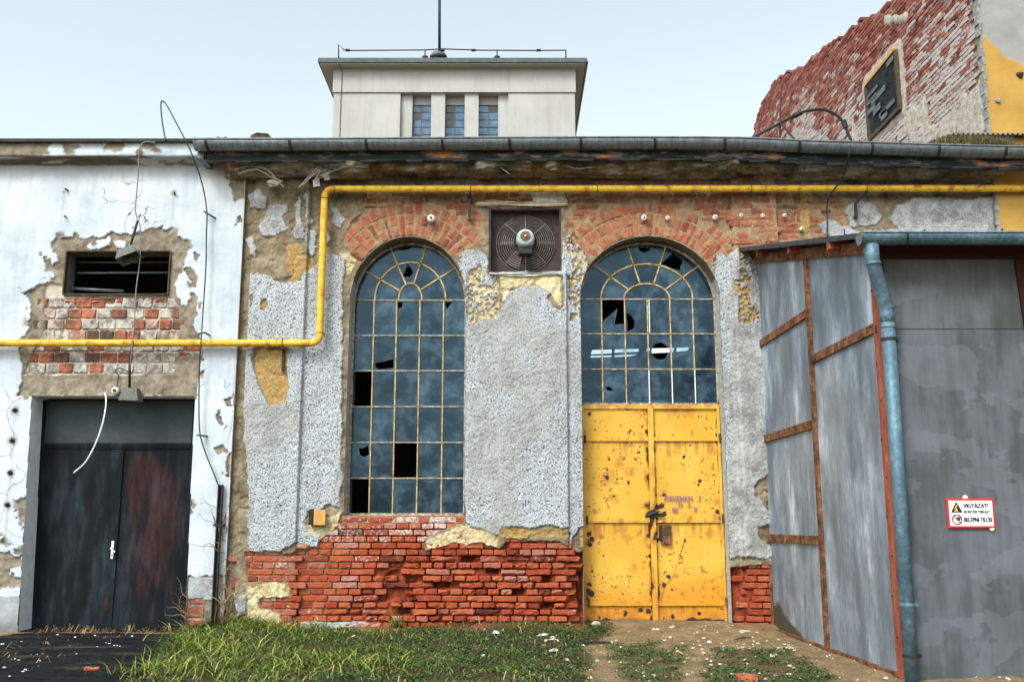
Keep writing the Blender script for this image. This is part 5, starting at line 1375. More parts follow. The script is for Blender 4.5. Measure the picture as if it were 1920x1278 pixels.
# hollow-block courses in the peeled patch
bk = Bricks()
def okL(x, z):
    i = int(round((x - LX0) / GS)); j = int(round((z + .25) / GS))
    return 0 <= i < X.shape[1] and 0 <= j < X.shape[0] and d_bk[max(0, j - 3):j + 4, max(0, i - 7):i + 8].max() > -.02 and max(dh[j, i], dv[j, i]) < -.03
z = PZ(700, YW); row = 0
while z < PZ(545, YW):
    x = PX(36, 600, YW) + .09 * (row % 2); 
    while x < PX(380, 600, YW):
        L = rng.choice([.16, .18, .19, .21, .185, .15])
        if okL(x + L / 2, z + .066) and z + .1 < VZ0 - .05:
            bk.add(x + L / 2, z + .066, L - .012, .118, -.004 + rng.gauss(0, .004), wall_map(YW), ang=rng.gauss(0, .01), nx=5, nz=3, ero=.2 + .35 * rng.random(), depth=.03, lime=.2 * rng.random(), seed=rng.randrange(10 ** 6))
        x += L
    z += .1365; row += 1
# thin tile course under the vent
z = VZ0 - .050; x = PX(120, 560, YW)
while x < PX(322, 560, YW):
    L = .16; 
    for dz in (0, -.032): bk.add(x + L / 2, z + dz, L - .01, .026, .006 + rng.gauss(0, .003), wall_map(YW), nx=4, nz=2, ero=.5, depth=.03, lime=.1, seed=rng.randrange(10 ** 6), rnd=.2 + .25 * rng.random())
    x += L
bk.build('exposed_blocks', M['block_brick'], house); bk = Bricks()
for q, zz in enumerate((.02, .17, .32)):
    bk.add(PX(365, 1150, YW), zz + .04, .22, .125, .004, wall_map(YW), nx=5, nz=3, ero=.3, depth=.03, lime=.05 + .25 * (q == 1), seed=q, rnd=.32)
bk.build('exposed_blocks', M['block_brick'], house)
# door recess lining
YD = .24
def lining(name, loop, ya, yb_, mat, closed):
    mb = MB(); n = len(loop); seg = 6
    for i in range(n if closed else n - 1):
        a_, b_ = loop[i], loop[(i + 1) % n]
        for s_ in range(seg):
            y_a = ya + (yb_ - ya) * s_ / seg; y_b = ya + (yb_ - ya) * (s_ + 1) / seg
            mb.add([(a_[0], y_a, a_[1]), (b_[0], y_a, b_[1]), (b_[0], y_b, b_[1]), (a_[0], y_b, a_[1])], [(0, 1, 2, 3)])
    return mb.build(name, mat, house, recalc=False)
simple('white_reveal', (.55, .58, .62), (.76, .78, .80), 9, .85, 0, .15, .3)
lining('door_reveal', [(DLb0, -.3)] + [(DLb0 + (DLx0 - DLb0) * t, -.3 + (DLz + .3) * t) for t in (.2, .4, .6, .8)] + [(DLx0, DLz), (DLx1, DLz)] + [(DLx1 + (PX(349, 1180, YW) - DLx1) * t, DLz + (-.3 - DLz) * t) for t in (.25, .5, .75, 1)], YW - .02, YD + .06, M['white_reveal'], False)
lining('vent_reveal', [(VX0, VZ0), (VX0, VZ1), (VX1, VZ1), (VX1, VZ0)], YW - .012, YW + .30, M['inner_plaster'], True)
mb = MB()   # sheet lining and pipes in the vent
mb.tube([(VX0 + .06, YW + .20, PZ(512, YW + .2)), (VX1 - .005, YW + .20, PZ(511, YW + .2))], .013, 8); mb.tube([(VX0 + .03, YW + .16, PZ(541, YW + .16)), (PX(232, 546, YW + .24), YW + .24, PZ(546, YW + .24))], .020, 8)
mb.box(VX0 + .01, VX1 - .01, YW + .22, YW + .25, VZ1 - .09, VZ1 - .075)
simple('dull_pipe', (.06, .065, .07), (.13, .14, .145), 12, .6); mb.build('vent_pipe', M['dull_pipe'], house, True)
mb = MB(); t_ = .012
mb.box(VX0 - .004, VX0 + t_, YW - .03, YW + .05, VZ0, VZ1); mb.box(VX1 - t_, VX1 + .004, YW - .03, YW + .05, VZ0, VZ1); mb.box(VX0 + t_, VX1 - t_, YW - .03, YW + .05, VZ1 - t_, VZ1 + .004); mb.box(VX0 + t_, VX1 - t_, YW - .03, YW + .05, VZ0 - .004, VZ0 + t_)
mb.build('vent_frame', M['dark_wood'], house)
# dark rooms behind
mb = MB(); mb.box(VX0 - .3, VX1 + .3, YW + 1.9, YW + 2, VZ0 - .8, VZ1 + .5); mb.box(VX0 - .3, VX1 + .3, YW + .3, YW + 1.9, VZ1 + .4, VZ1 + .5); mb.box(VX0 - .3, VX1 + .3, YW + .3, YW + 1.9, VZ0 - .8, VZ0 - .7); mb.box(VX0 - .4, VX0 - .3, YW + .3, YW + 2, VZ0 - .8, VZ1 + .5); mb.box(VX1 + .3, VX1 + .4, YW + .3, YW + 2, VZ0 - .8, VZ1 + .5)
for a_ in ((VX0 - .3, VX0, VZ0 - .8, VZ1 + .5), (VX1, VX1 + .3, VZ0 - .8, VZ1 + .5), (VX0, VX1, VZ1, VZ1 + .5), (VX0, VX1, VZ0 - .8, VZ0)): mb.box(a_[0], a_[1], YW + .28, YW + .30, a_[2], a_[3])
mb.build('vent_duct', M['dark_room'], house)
# door: frame, transom, two leaves
def DXZ(px, py): return P(px, py, YD)
zt = DXZ(200, 749)[2]; ztr = DXZ(200, 832)[2]; zbt = -.02
def xl_(z): return PX(78, 749, YD) + (PX(50, 1187, YD) - PX(78, 749, YD)) * (zt - z) / (zt - DXZ(60, 1187)[2])
def xr_(z): return PX(364, 749, YD) + (PX(348, 1180, YD) - PX(364, 749, YD)) * (zt - z) / (zt - DXZ(60, 1180)[2])
fx0, fx1 = DLb0 - .02, DLx1 + .02
bdoor = None
mb = MB()
mb.box(fx0, fx1, YD - .03, YD + .03, zt - .012, DLz + .05); mb.box(PX(75, 800, YD) - .16, PX(84, 800, YD), YD - .028, YD + .03, zbt, zt - .013); mb.box(PX(361, 800, YD), fx1, YD - .028, YD + .03, zbt, zt - .013)
mb.box(PX(84, 800, YD), PX(361, 800, YD), YD - .032, YD + .02, ztr - .035, ztr + .012); mb.box(PX(84, 800, YD), PX(361, 800, YD), YD - .024, YD + .02, ztr - .06, ztr - .036)
bdoor = mb.build('steel_double_door', M['black_door'], house, bevel=.004)
with_rust(bdoor, lambda co: dict(rust=np.full(len(co), .12)))
def panel(name, xa, xb, za, zb, y, f, mat, seed, amp=.004):
    gx1 = np.linspace(xa, xb, max(3, int((xb - xa) / .014))); gz1 = np.linspace(za, zb, max(3, int((zb - za) / .014)))
    GX, GZ = np.meshgrid(gx1, gz1); p = np.stack([GX, y - fbm(GX, GZ, 1.4, 2, seed) * amp, GZ], -1)
    return grid_obj(name, p, np.ones((len(gz1) - 1, len(gx1) - 1), bool), f(GX, GZ), mat, bdoor)
panel('transom_panel', PX(84, 800, YD), PX(361, 800, YD), ztr + .012, zt - .012, YD + .006, lambda a, b: {}, M['transom'], 5)
xm = PX(218, 1000, YD)
def rustL(GX, GZ):
    r = np.full(GX.shape, -.25) + .1 * fbm(GX, GZ, 3, 3, 2)
    for px, py, rx, ry, a_ in ((322, 925, 16, 80, .5), (310, 905, 30, 70, .36), (265, 905, 40, 90, .45), (265, 1090, 12, 34, .6), (200, 1132, 5, 16, .7), (213, 1100, 4, 40, .5), (295, 1000, 60, 150, .42)):
        x_, _, z_ = P(px, py, YD); r = np.maximum(r, a_ * smooth(1.3, .3, np.hypot((GX - x_) / (rx / 150), (GZ - z_) / (ry / 150)) + fbm(GX, GZ * .4, 7, 3, 6) * .35))
    return dict(rust=r)
z1_ = ztr - .062
panel('door_leaf', PX(84, 800, YD) - .16, xm - .006, zbt, z1_, YD - .010, rustL, M['black_door'], 15, .008)
panel('door_leaf', xm + .006, PX(361, 800, YD), zbt, z1_, YD - .008, rustL, M['black_door'], 16, .008)
mb = MB(); mb.box(xm - .030, xm + .030, YD - .028, YD - .013, zbt, z1_ - .01)
for xa_, xb_ in ((xm - .36, xm - .031), ): pass
ms = mb.build('meeting_bar', M['black_door'], bdoor, bevel=.004); with_rust(ms, lambda co: dict(rust=np.full(len(co), .05)))
mb = MB(); a_ = DXZ(213, 1030); mb.box(a_[0] - .016, a_[0] + .016, YD - .042, YD - .030, a_[2] - .105, a_[2] + .105); hp = mb.build('handle_plate', M['steel_handle'], bdoor, bevel=.003)
mb = MB(); mb.tube([(a_[0], YD - .04, a_[2] + .02), (a_[0] - .005, YD - .085, a_[2] + .022), (a_[0] + .055, YD - .09, a_[2] - .025)], .009, 8); mb.build('lever', M['steel_handle'], hp)
mb = MB(); mb.box(a_[0] - .005, a_[0] + .005, YD - .0445, YD - .0425, a_[2] - .075, a_[2] - .05); mb.build('keyhole', M['black_iron'], hp)
mb = MB(); mb.box(DLb0 + .004, PX(349, 1180, YW) - .004, YW - .01, YD + .3, -.3, -.005); mb.build('door_step', M['asphalt'], house)
# cornice with peeled fascia, tar edge
zc1, zc0 = PZ(267, YW - .22), PZ(293, YW - .22)
def lattr(GX, t):
    tt = t
    px_ = GX
    bare = smooth(.02, .1, fbm(GX, t * 1.2, 4, 4, 401) + .45 * smooth(PX(300, 280, YW), PX(60, 280, YW), GX) - .12)
    soff = (t < .44)
    bare = np.where(soff, smooth(.0, .2, fbm(GX, t * 2, 3, 4, 405) + .35 * smooth(PX(420, 280, YW), PX(150, 280, YW), GX) - .05), bare)
    return dict(bare=bare, mortar=0 * t, cement=0 * t, rust=0 * t, grime=np.where(soff, .55 * bare + .12, .12 * bare))
zs0 = PZ(312, YW)
cornice('cornice', LX0, PX(400, 290, YW), [(YW + .02, zs0 - .05), (YW - .02, zs0), (YW - .10, zc0 + .012), (YW - .22, zc0), (YW - .225, zc0 + .04), (YW - .22, zc1), (YW - .05, zc1 + .01)], M['white'], house, 410, .012, lattr, .0)
mb = MB(); mb.box(LX0 - 4, PX(366, 266, YW - .3), YW - .26, 8, zc1 + .005, zc1 + .035); mb.box(LX0 - 4, PX(366, 266, YW - .3), YW - .275, YW - .26, zc1 - .012, zc1 + .03); mb.build('roof', M['tar_felt'], house)
# body behind the facade, so that the house is closed
mb = MB(); mb.box(LX0 - 4, LX0 - .001, YW - .02, YW + .3, -.2, zc1 - .02); mb.box(LX0 - 4, LX0 - .001, YW - .20, YW - .021, PZ(293, YW - .22) + .01, zc1); mb.build('plain_wall', M['white'], house)
mb = MB(); mb.box(LX1 - .02, LX1 + .0, .03, 8, -.2, zc1); mb.box(LX0, LX1 - .02, 7.9, 8, -.2, zc1); mb.box(LX0 - 4, LX0 - 3.9, .25, 7.9, -.2, zc1); mb.box(LX0 - 3.9, LX0, 7.9, 8, -.2, zc1); mb.build('rear_walls', M['white_reveal'], house)

# ================================================================== things hung on the white wall
def cable(name, pts, r, mat, label, cat='cable', group=None, k=6):
    p = catmull(pts, k); mb = MB(); mb.tube(p, r, 6); o = mb.build(name, mat, None, True, origin=tuple(p[-1])); return top(o, label, cat, group)
yq = YW - .30
c1 = [P(311, 266, yq), P(306, 240, yq), P(302.5, 212, yq), P(302, 194, yq), P(305, 190, yq - .02), P(313, 198, yq - .06), P(327, 224, yq - .1), P(346, 260, yq - .12), P(358, 285, yq - .1), P(373, 325, yq), P(383, 362, -.2), P(388, 400, -.17), P(387, 440, -.17), P(386, 500, -.17), P(381, 580, -.18), P(377, 640, -.26), P(374, 690, -.2), P(373, 760, -.17), P(375, 812, -.17), P(386, 850, -.17), P(400, 885, -.15), P(409, 908, -.14)]
cable('roof_wire', c1, .0085, M['cable'], 'long black wire looping above the roof and running down to the iron post')
c2 = [P(292, 268, yq + .02), P(276, 266, yq), P(266, 270, yq), P(261, 285, yq), P(259, 330, -.30), P(255, 375, -.28), P(254, 395, -.28), P(257, 408, -.28), P(260, 414, -.28), P(263, 430, -.27), P(263, 470, -.27), P(261, 500, -.26), P(255, 545, -.25), P(252, 600, -.26), P(248, 645, -.28), P(244, 690, -.26)]
cable('lamp_wire', c2, .0075, M['grey_cable'], 'slack grey wire hanging from the roof past both small lamps')
for (pts, lab) in (([P(382, 396, -.17), P(390, 401, -.17), P(407, 411, -.06)], 'bent iron pin holding the black wire below the cornice'), ([P(372, 626, -.18), P(383, 623, -.18), P(396, 630, -.06)], 'bent iron pin holding the black wire just above the gas pipe'), ([P(369, 815, -.17), P(378, 816, -.17), P(392, 818, -.06)], 'iron pin holding the black wire right of the black door')):
    mb = MB(); mb.tube(pts, .011, 6); o = mb.build('wall_pin', M['black_iron'], None, origin=tuple(pts[-1])); top(o, lab, 'pin', 'iron pins in the white wall')
for (px, py, dx, dy, lab) in ((122, 354, 8, 5, 'rusty nail sticking out of the white wall at upper left'), (327, 360, 1, 7, 'rusty peg with a brown stain high on the white wall'), (121, 405, 3, 2, 'small rusty stub below the upper nail on the white wall')):
    a_, b_ = P(px, py, -.13), P(px + dx, py + dy, -.06); mb = MB(); mb.tube([a_, b_], .012, 6); o = mb.build('rusty_nail', M['rust'], None, origin=b_); top(o, lab, 'nail', 'rusty nails in the white wall')
for k_, (px, py, lab) in enumerate(((30, 769, 'topmost of four rusted anchor studs left of the black door'), (25, 826, 'second from top of the rusted anchor studs left of the black door'), (21, 886, 'third from top of the rusted anchor studs left of the black door'), (16, 946, 'lowest rusted anchor stud left of the black door'))):
    a_ = P(px, py, YW); mb = MB(); mb.lathe([(.010, -.075), (.013, -.07), (.013, -.03), (.030, -.03), (.030, -.018), (.020, .0)], a_, 'y', 10); mb.tube([(a_[0] - .035, YW - .035, a_[2]), (a_[0] + .035, YW - .035, a_[2] + .004)], .006, 6)
    o = mb.build('anchor_stud', M['black_iron'], None, origin=a_); top(o, lab, 'anchor stud', 'anchor studs beside the black door')
# two small cable lamps
def lamp(base, label, tilt, w0, w1, h, stem_pts):
    r_ = thing('cable_lamp', label, 'lamp', base, 'small lamps on the white wall')
    mb = MB(); hw, tw = w0 / 2, w1 / 2; t = .008
    v = []
    for (w, z_) in ((hw, 0), (tw, h)):
        for i, j in ((-1, -1), (1, -1), (1, 1), (-1, 1)): v.append((i * w, j * w * .8, z_))
    for (w, z_) in ((hw - t, 0), (tw - t, h - t)):
        for i, j in ((-1, -1), (1, -1), (1, 1), (-1, 1)): v.append((i * w, j * w * .8, z_))
    f = [(0, 1, 5, 4), (1, 2, 6, 5), (2, 3, 7, 6), (3, 0, 4, 7), (4, 5, 6, 7), (8, 12, 13, 9), (9, 13, 14, 10), (10, 14, 15, 11), (11, 15, 12, 8), (15, 14, 13, 12), (0, 8, 9, 1), (1, 9, 10, 2), (2, 10, 11, 3), (3, 11, 8, 0)]
    m = Matrix.Rotation(tilt[0], 4, 'Y') @ Matrix.Rotation(tilt[1], 4, 'X')
    mb.add([tuple(Vector(base) + m @ Vector(q)) for q in v], f); mb.build('lamp_shade', M['lamp_grey'], r_, bevel=.004)
    mb = MB(); mb.lathe([(.02, -.05), (.022, .0), (.016, .05)], tuple(Vector(base) + m @ Vector((0, 0, h * .55))), 'z', 10); mb.build('socket', M['black_iron'], r_, True)
    mb = MB(); mb.tube(stem_pts, .016, 8); mb.build('stem', M['black_iron'], r_, True)
    return r_
lamp(P(243, 485, -.30), 'small grey tapered lamp tilted in front of the black vent opening', (R(-22), R(-12)), .27, .19, .13, [P(258, 414, -.28), P(254, 428, -.28), P(247, 452, -.29), P(244, 466, -.29)])
lamp(P(245, 752, -.16), 'small grey tapered lamp hanging level over the black door lintel', (R(2), R(0)), .24, .16, .155, [P(249, 640, -.27), P(245, 665, -.22), P(243, 690, -.19), P(243, 728, -.16)])
# white porcelain socket and stiff white cable
so = thing('porcelain_socket', 'round white porcelain socket beside the lamp above the black door', 'socket', P(219, 733, -.10))
a_ = P(219, 733, -.07); mb = MB(); mb.lathe([(.018, -.075), (.040, -.07), (.046, -.05), (.046, -.02), (.036, .0)], a_, 'y', 16); mb.build('socket_body', M['porcelain'], so, True)
mb = MB(); mb.lathe([(.008, -.082), (.022, -.080), (.022, -.074)], a_, 'y', 12); mb.build('socket_core', M['black_iron'], so); 
mb = MB(); mb.tube(catmull([P(219, 726, -.09), P(222, 705, -.085), P(216, 694, -.085), P(226, 690, -.085), P(240, 696, -.1)], 5), .007, 6); mb.build('flex', M['cable'], so, True)
cable('white_cable', [P(196, 736, -.13), P(199, 748, -.16), P(197, 772, -.2), P(190, 802, -.22), P(178, 834, -.22), P(160, 866, -.2), P(138, 886, -.17)], .0095, M['white_plastic'], 'curved stiff white cable dangling in front of the black door')
# iron post against the pier
po = thing('iron_post', 'dark iron channel post standing against the white pier', 'post', P(410, 1150, -.12))
mb = MB(); xa_, xb_ = PX(405, 1000, -.12), PX(414, 1000, -.12); zt_ = PZ(908, -.12)
mb.box(xa_, xa_ + .012, -.15, -.10, -.05, zt_); mb.box(xb_ - .012, xb_, -.15, -.10, -.05, zt_); mb.box(xa_ + .012, xb_ - .012, -.112, -.102, -.05, zt_ - .004); mb.build('channel', M['black_iron'], po)
mb = MB(); mb.box(xa_ - .03, xb_ + .04, -.155, -.06, PZ(986, -.12), PZ(981, -.12)); mb.build('wall_clamp', M['black_iron'], po, bevel=.003)
# dry creeper on the post and by the door
mb = MB(); r_ = random.Random(9); rn = []
def twig(p, n, st, up, r0):
    pts = [Vector(p)]; d = Vector((r_.gauss(0, .3), r_.gauss(-.1, .2), up)).normalized()
    for i in range(n):
        d = (d + Vector((r_.gauss(0, .45), r_.gauss(0, .25), r_.gauss(.05, .35)))).normalized(); q = pts[-1] + d * st; q.y = min(q.y, -.075); pts.append(q)
    b = len(mb.v); mb.tube(pts, [r0 * (1 - .7 * i / n) for i in range(n + 1)], 4, False); rn.extend([r_.random()] * (len(mb.v) - b))
for i in range(26):
    px = r_.uniform(404, 428); twig((PX(px, 1100, -.13), -.13, r_.uniform(0, 1.2)), 9, .055, .8, .0055)
for i in range(14): twig((PX(r_.uniform(342, 352), 1150, -.13), -.10, r_.uniform(.0, .35)), 7, .045, .6, .004)
mb.at = {'rnd': rn}; o = mb.build('dead_creeper', M['dry'], None, recalc=False, origin=P(412, 1170, -.1)); top(o, 'leafless dead creeper tangled round the iron post', 'creeper')
# ================================================================== lean-to shed clad in grey sheets
YS = -3.72                                    # front plane
sx0 = PX(1449, 1150, 0); sxf = PX(1694, 1180, YS)
kx = (sxf - sx0) / (0 - YS)
def SP_(d, z, off=0.0):
    """point on the shed side wall: d metres out from the hall, height z, off metres outwards"""
    return (sx0 + kx * d - off, -d, z)
def s_at(px, py):
    """where a sight line meets the shed side wall -> (d, z)"""
    x, y, z = ray(px, py)
    # CAM.x + x t = sx0 + kx * d ; d = -(CAM.y + y t)
    t = (sx0 - kx * CAM[1] - CAM[0]) / (x + kx * y)
    return (-(CAM[1] + y * t), CAM[2] + z * t)
shed = thing('sheet_shed', 'grey sheet-clad lean-to shed with rusty strapping and a sloping corrugated roof', 'shed', (sx0, 0, 0))
Dm = s_at(1537, 900)[0]; Df = -YS
zt0 = s_at(1422, 476)[1]; ztF = s_at(1640, 452)[1]
def ztop(d): return zt0 + (ztF - zt0) * d / Df
def side_panel(name, d0, d1, f0, f1, mat, seed):
    nd, nz = max(2, int((d1 - d0) / .03)), 110
    ds = np.linspace(d0, d1, nd); t = np.linspace(0, 1, nz); Dg, T = np.meshgrid(ds, t)
    zlo = f0(Dg); zhi = f1(Dg); Zg = zlo + (zhi - zlo) * T
    off = .004 + fbm(Dg, Zg, 1.2, 2, seed) * .006
    mossv = np.zeros(Zg.shape)
    if d0 < .3:
        p0, p1 = s_at(1455, 1120), s_at(1536, 1235)
        line = p0[1] + (p1[1] - p0[1]) * (Dg - p0[0]) / (p1[0] - p0[0])
        mossv = smooth(-.12, .22, line - Zg + fbm(Dg, Zg, 3, 4, 7) * .14)
    pos = np.stack([sx0 + kx * Dg - off, -Dg, Zg], -1)
    return grid_obj(name, pos, np.ones((nz - 1, nd - 1), bool), dict(moss=mossv), mat, shed)
zr = lambda px, py: s_at(px, py)[1]
r1, r2, r3 = zr(1472, 616), zr(1484, 808), zr(1497, 1010); r4 = zr(1588, 643)
ground_z = lambda d: 0 * d - .06
const = lambda v: (lambda d: 0 * d + v)
topf = lambda d: zt0 + (ztF - zt0) * d / Df
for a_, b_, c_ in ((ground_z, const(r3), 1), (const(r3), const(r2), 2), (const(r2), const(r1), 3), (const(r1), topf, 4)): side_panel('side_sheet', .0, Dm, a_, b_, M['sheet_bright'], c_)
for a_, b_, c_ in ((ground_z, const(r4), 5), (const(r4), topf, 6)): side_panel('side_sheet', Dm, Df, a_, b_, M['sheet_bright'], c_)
# strapping
def strap(a, b, w, name='strapping', mat='rust', t=.028, along_z=True):
    mb = MB(); A, B = Vector(SP_(*a, .018)), Vector(SP_(*b, .018))
    L = (B - A).length; nrm = Vector((-1, -kx, 0)).normalized()
    mb.bar(A, B, t, w, up=(0, 0, 1) if not along_z else (0, -1, 0)) if along_z else mb.bar(A, B, t, w, up=(0, 0, 1))
    mb.cur = 1; q = int(L / .33)
    for i in range(q + 1):
        c_ = A + (B - A) * ((i + .3) / (q + .6)) + nrm * (t / 2 + .001); s_ = (w * .28) * (1 if i % 2 else -1)
        off = Vector((0, -s_, 0)) if along_z else Vector((0, 0, s_))
        mb.lathe([(.004, -.007), (.009, -.005), (.011, .004)], tuple(c_ + off), 'x', 7)
    return mb.build(name, [M[mat], M['black_iron']], shed)
strap((.03, -.04), (.03, ztop(.03)), .055); strap((Dm, -.1), (Dm, ztop(Dm) - .05), .105); strap((Df - .045, -.1), (Df - .045, ztop(Df) - .02), .085, 'corner_post', 'red_oxide', .05)
for z_, d0_, d1_ in ((r1, .06, Dm - .053), (r2, .06, Dm - .053), (r3, .06, Dm - .053), (r4, Dm + .053, Df - .09)): strap((d0_, z_), (d1_, z_), .085, along_z=False)
strap((.06, ztop(.06) - .04), (Df - .09, ztop(Df) - .04), .11, 'top_rail', 'rust', .04, False)
strap((.06, -.02), (Df - .09, -.02), .10, 'bottom_rail', 'rust', .04, False)
# front: boards, posts, header
FXR = PX(2380, 800, YS)
zj = PZ(617, YS); zhd = PZ(486, YS); zet = PZ(452, YS)
xp0 = PX(1660, 620, YS) + .02
def front_panel(name, xa, xb, za, zb, seed):
    gx1 = np.linspace(xa, xb, 90); gz1 = np.linspace(za, zb, max(20, int((zb - za) / .03))); GX, GZ = np.meshgrid(gx1, gz1)
    ms = .75 * smooth(PZ(575, YS), PZ(500, YS), GZ + fbm(GX, GZ, 1.6, 4, 12) * .22) * (za > 2) + .5 * smooth(.25, .5, fbm(GX, GZ * .5, 1.6, 4, 15)) * (za > 2)
    ms = ms + .35 * smooth(.15, .5, fbm(GX * 2.2, GZ * .6, 1.5, 4, 19)) * (za < 2)
    # sooty smudge at the foot
    x_, _, z_ = P(1745, 1290, YS); ms = np.maximum(ms, 1.0 * smooth(.16, .04, np.hypot(GX - x_, (GZ - z_) * 1.2) + fbm(GX, GZ, 8, 3, 3) * .03))
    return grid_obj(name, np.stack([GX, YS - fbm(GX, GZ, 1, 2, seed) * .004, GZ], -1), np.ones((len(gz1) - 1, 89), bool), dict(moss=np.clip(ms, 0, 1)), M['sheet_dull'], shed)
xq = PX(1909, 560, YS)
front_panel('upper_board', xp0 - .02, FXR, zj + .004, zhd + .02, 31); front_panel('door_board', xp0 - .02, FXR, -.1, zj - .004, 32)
mb = MB(); mb.box(xp0 - .1, FXR, YS + .004, YS + .02, zj - .03, zj + .03); mb.build('joint_backing', M['black_iron'], shed)
mb = MB(); mb.box(sxf - .0, xp0, YS - .014, YS + .05, -.1, zet); mb.build('door_post', M['dark_red'], shed, bevel=.004)
mb = MB(); mb.box(xp0, FXR, YS - .018, YS + .05, zhd, zet + .02); mb.build('door_header', M['dark_red'], shed, bevel=.004)
mb = MB(); mb.bar((PX(1909, 483, YS), YS - .012, zhd - .002), (PX(1929, 620, YS), YS - .012, zj), .085, .03, up=(0, 1, 0)); mb.build('slanted_stile', M['dark_red'], shed)
# roof: corrugated sheet, sloping down towards the yard, purlins below
RX0 = sx0 - .20; RXF0 = sxf - .12; RX1 = FXR
zrw, zrf = PZ(466, .0), PZ(440, YS - .22) + .02
mb = MB(); nxr = 150; vs = []; fs = []
rows_ = [(0.02, zrw), (-1.3, zrw + (zrf - zrw) * .345), (-2.6, zrw + (zrf - zrw) * .68), (YS - .20, zrf)]
for k_ in range(nxr + 1):
    t = k_ / nxr
    for y_, z_ in rows_:
        xa_ = RX0 + (RXF0 - RX0) * (-y_ / (-YS + .2)); x_ = xa_ + (RX1 - xa_) * t
        w = .018 * (1 if math.sin(2 * math.pi * x_ / .105) > 0 else -1) if t > .01 else 0
        vs += [(x_, y_, z_ + w), (x_, y_, z_ + w - .008)]
nr = len(rows_)
for k_ in range(nxr):
    for j in range(nr - 1):
        a_ = (k_ * nr + j) * 2; b_ = ((k_ + 1) * nr + j) * 2
        fs += [(a_, b_, b_ + 2, a_ + 2), (a_ + 1, a_ + 3, b_ + 3, b_ + 1)]
    a_ = (k_ * nr + nr - 1) * 2; b_ = ((k_ + 1) * nr + nr - 1) * 2; fs.append((a_, a_ + 1, b_ + 1, b_))
for j in range(nr - 1): a_ = j * 2; fs.append((a_, a_ + 2, a_ + 3, a_ + 1))
mb.add(vs, fs); mb.build('roof_sheet', M['corrugated'], shed, recalc=False)
mb = MB(); p0 = (RX0 + .0, .0, zrw - .012); p1 = (RXF0, YS - .2, zrf - .012); mb.bar(p0, p1, .02, .05); mb.build('verge_trim', M['tar_board'], shed)
for d_ in (.55, 1.75, 2.95):
    t = d_ / Df; z_ = zrw + (zrf - zrw) * (d_ / (Df + .2)) - .055; xa_ = sx0 + kx * d_
    mb = MB(); mb.box(xa_ - .15, xa_ + 2.5, -d_ - .035, -d_ + .035, z_ - .06, z_ + .02); mb.build('purlin', M['red_oxide'], shed, bevel=.003)
mb = MB(); mb.box(FXR - .06, FXR - .001, YS + .03, -.08, -.1, zet - .1); mb.build('end_wall', M['sheet_dull'], shed)
# infill under the roof at the wall side, so the shed is closed
mb = MB(); mb.add([SP_(0, ztop(0) - .02, -.02), SP_(Df, ztop(Df) - .02, -.02), SP_(Df, zrf - .01, -.02), SP_(0, zrw - .02, -.02)], [(0, 1, 2, 3)]); mb.build('verge_board', M['tar_board'], shed)
# roof screws standing up
for px, py in ((1437, 452), (1503, 450), (1583, 430), (1733, 430), (1854, 433), (1879, 428), (1386, 460)):
    d_ = {1437: .8, 1503: 1.7, 1583: 2.8, 1386: .15}.get(px, Df + .1); a_ = P(px, py, -d_); mb = MB(); mb.tube([a_, (a_[0], a_[1], a_[2] - .09)], .006, 6); mb.build('roof_screw', M['black_iron'], shed)
# eaves gutter of the shed, outlet and downpipe
YG = YS - .25
gz = PZ(441, YG); gr_ = .082; gxa = PX(1612, 440, YG)
gs = thing('shed_gutter', 'blue-grey galvanised half-round gutter along the front of the shed roof', 'gutter', (gxa, YG, gz))
mb = MB(); vs, fs = trough([Vector((gxa + (FXR - gxa) * i / 12, YG, gz)) for i in range(13)], gr_); mb.add(vs, fs); mb.tube([(gxa, YG - gr_, gz + .004), (FXR, YG - gr_, gz + .004)], .010, 6); mb.build('trough', M['galv'], gs, True)
mb = MB(); mb.lathe([(.001, -.008), (gr_ + .006, -.008), (gr_ + .006, .0), (.001, .0)], (gxa, YG, gz), 'x', 24)
ec = mb.build('end_cap', M['zinc'], gs); bm = bmesh.new(); bm.from_mesh(ec.data); bmesh.ops.bisect_plane(bm, geom=bm.verts[:] + bm.edges[:] + bm.faces[:], plane_co=(0, 0, gz + .02), plane_no=(0, 0, 1), clear_outer=True); bm.to_mesh(ec.data); bm.free()
for px in (1702, 2000, 2250):
    x_ = PX(px, 450, YG); mb = MB(); ring = [(x_ + .035 * math.cos(t) , YG + (gr_ + .006) * math.cos(t), gz + (gr_ + .006) * math.sin(t)) for t in np.linspace(math.pi, 2 * math.pi, 12)]
    for a_, b_ in zip(ring[:-1], ring[1:]): mb.bar(a_, b_, .03, .006, up=(1, 0, 0)); 
    mb.bar(ring[0], (ring[0][0] - .01, ring[0][1] + .2, gz + .05), .03, .006); mb.build('bracket', M['black_iron'], gs)
YDP = YS - .10
dp = thing('downpipe', 'blue-grey galvanised downpipe with a bent neck at the shed corner', 'downpipe', P(1705, 1278, YDP))
r_d = .057
pA = P(1634, 462, YG); pB = P(1636, 490, YG + .01); pC = P(1662, 578, YDP); pD = P(1664, 600, YDP)
botx = PX(1708, 1240, YDP); xp = PX(1663, 600, YDP); xpm = (xp + botx) / 2
mb = MB(); L = fillet([Vector(pA) + Vector((0, 0, .02)), Vector(pB), Vector(pC), Vector(pD) + Vector((0, 0, -.02))], .05, 6); mb.tube(L, [r_d * 1.04] * len(L), 16); mb.build('swan_neck', M['galv'], dp, True)
mb = MB(); mb.tube([(pD[0], YDP, pD[2] + .03), (xpm * .5 + pD[0] * .5, YDP, 1.6), (botx, YDP, -.1)], r_d, 18); mb.build('pipe_run', M['galv'], dp, True)
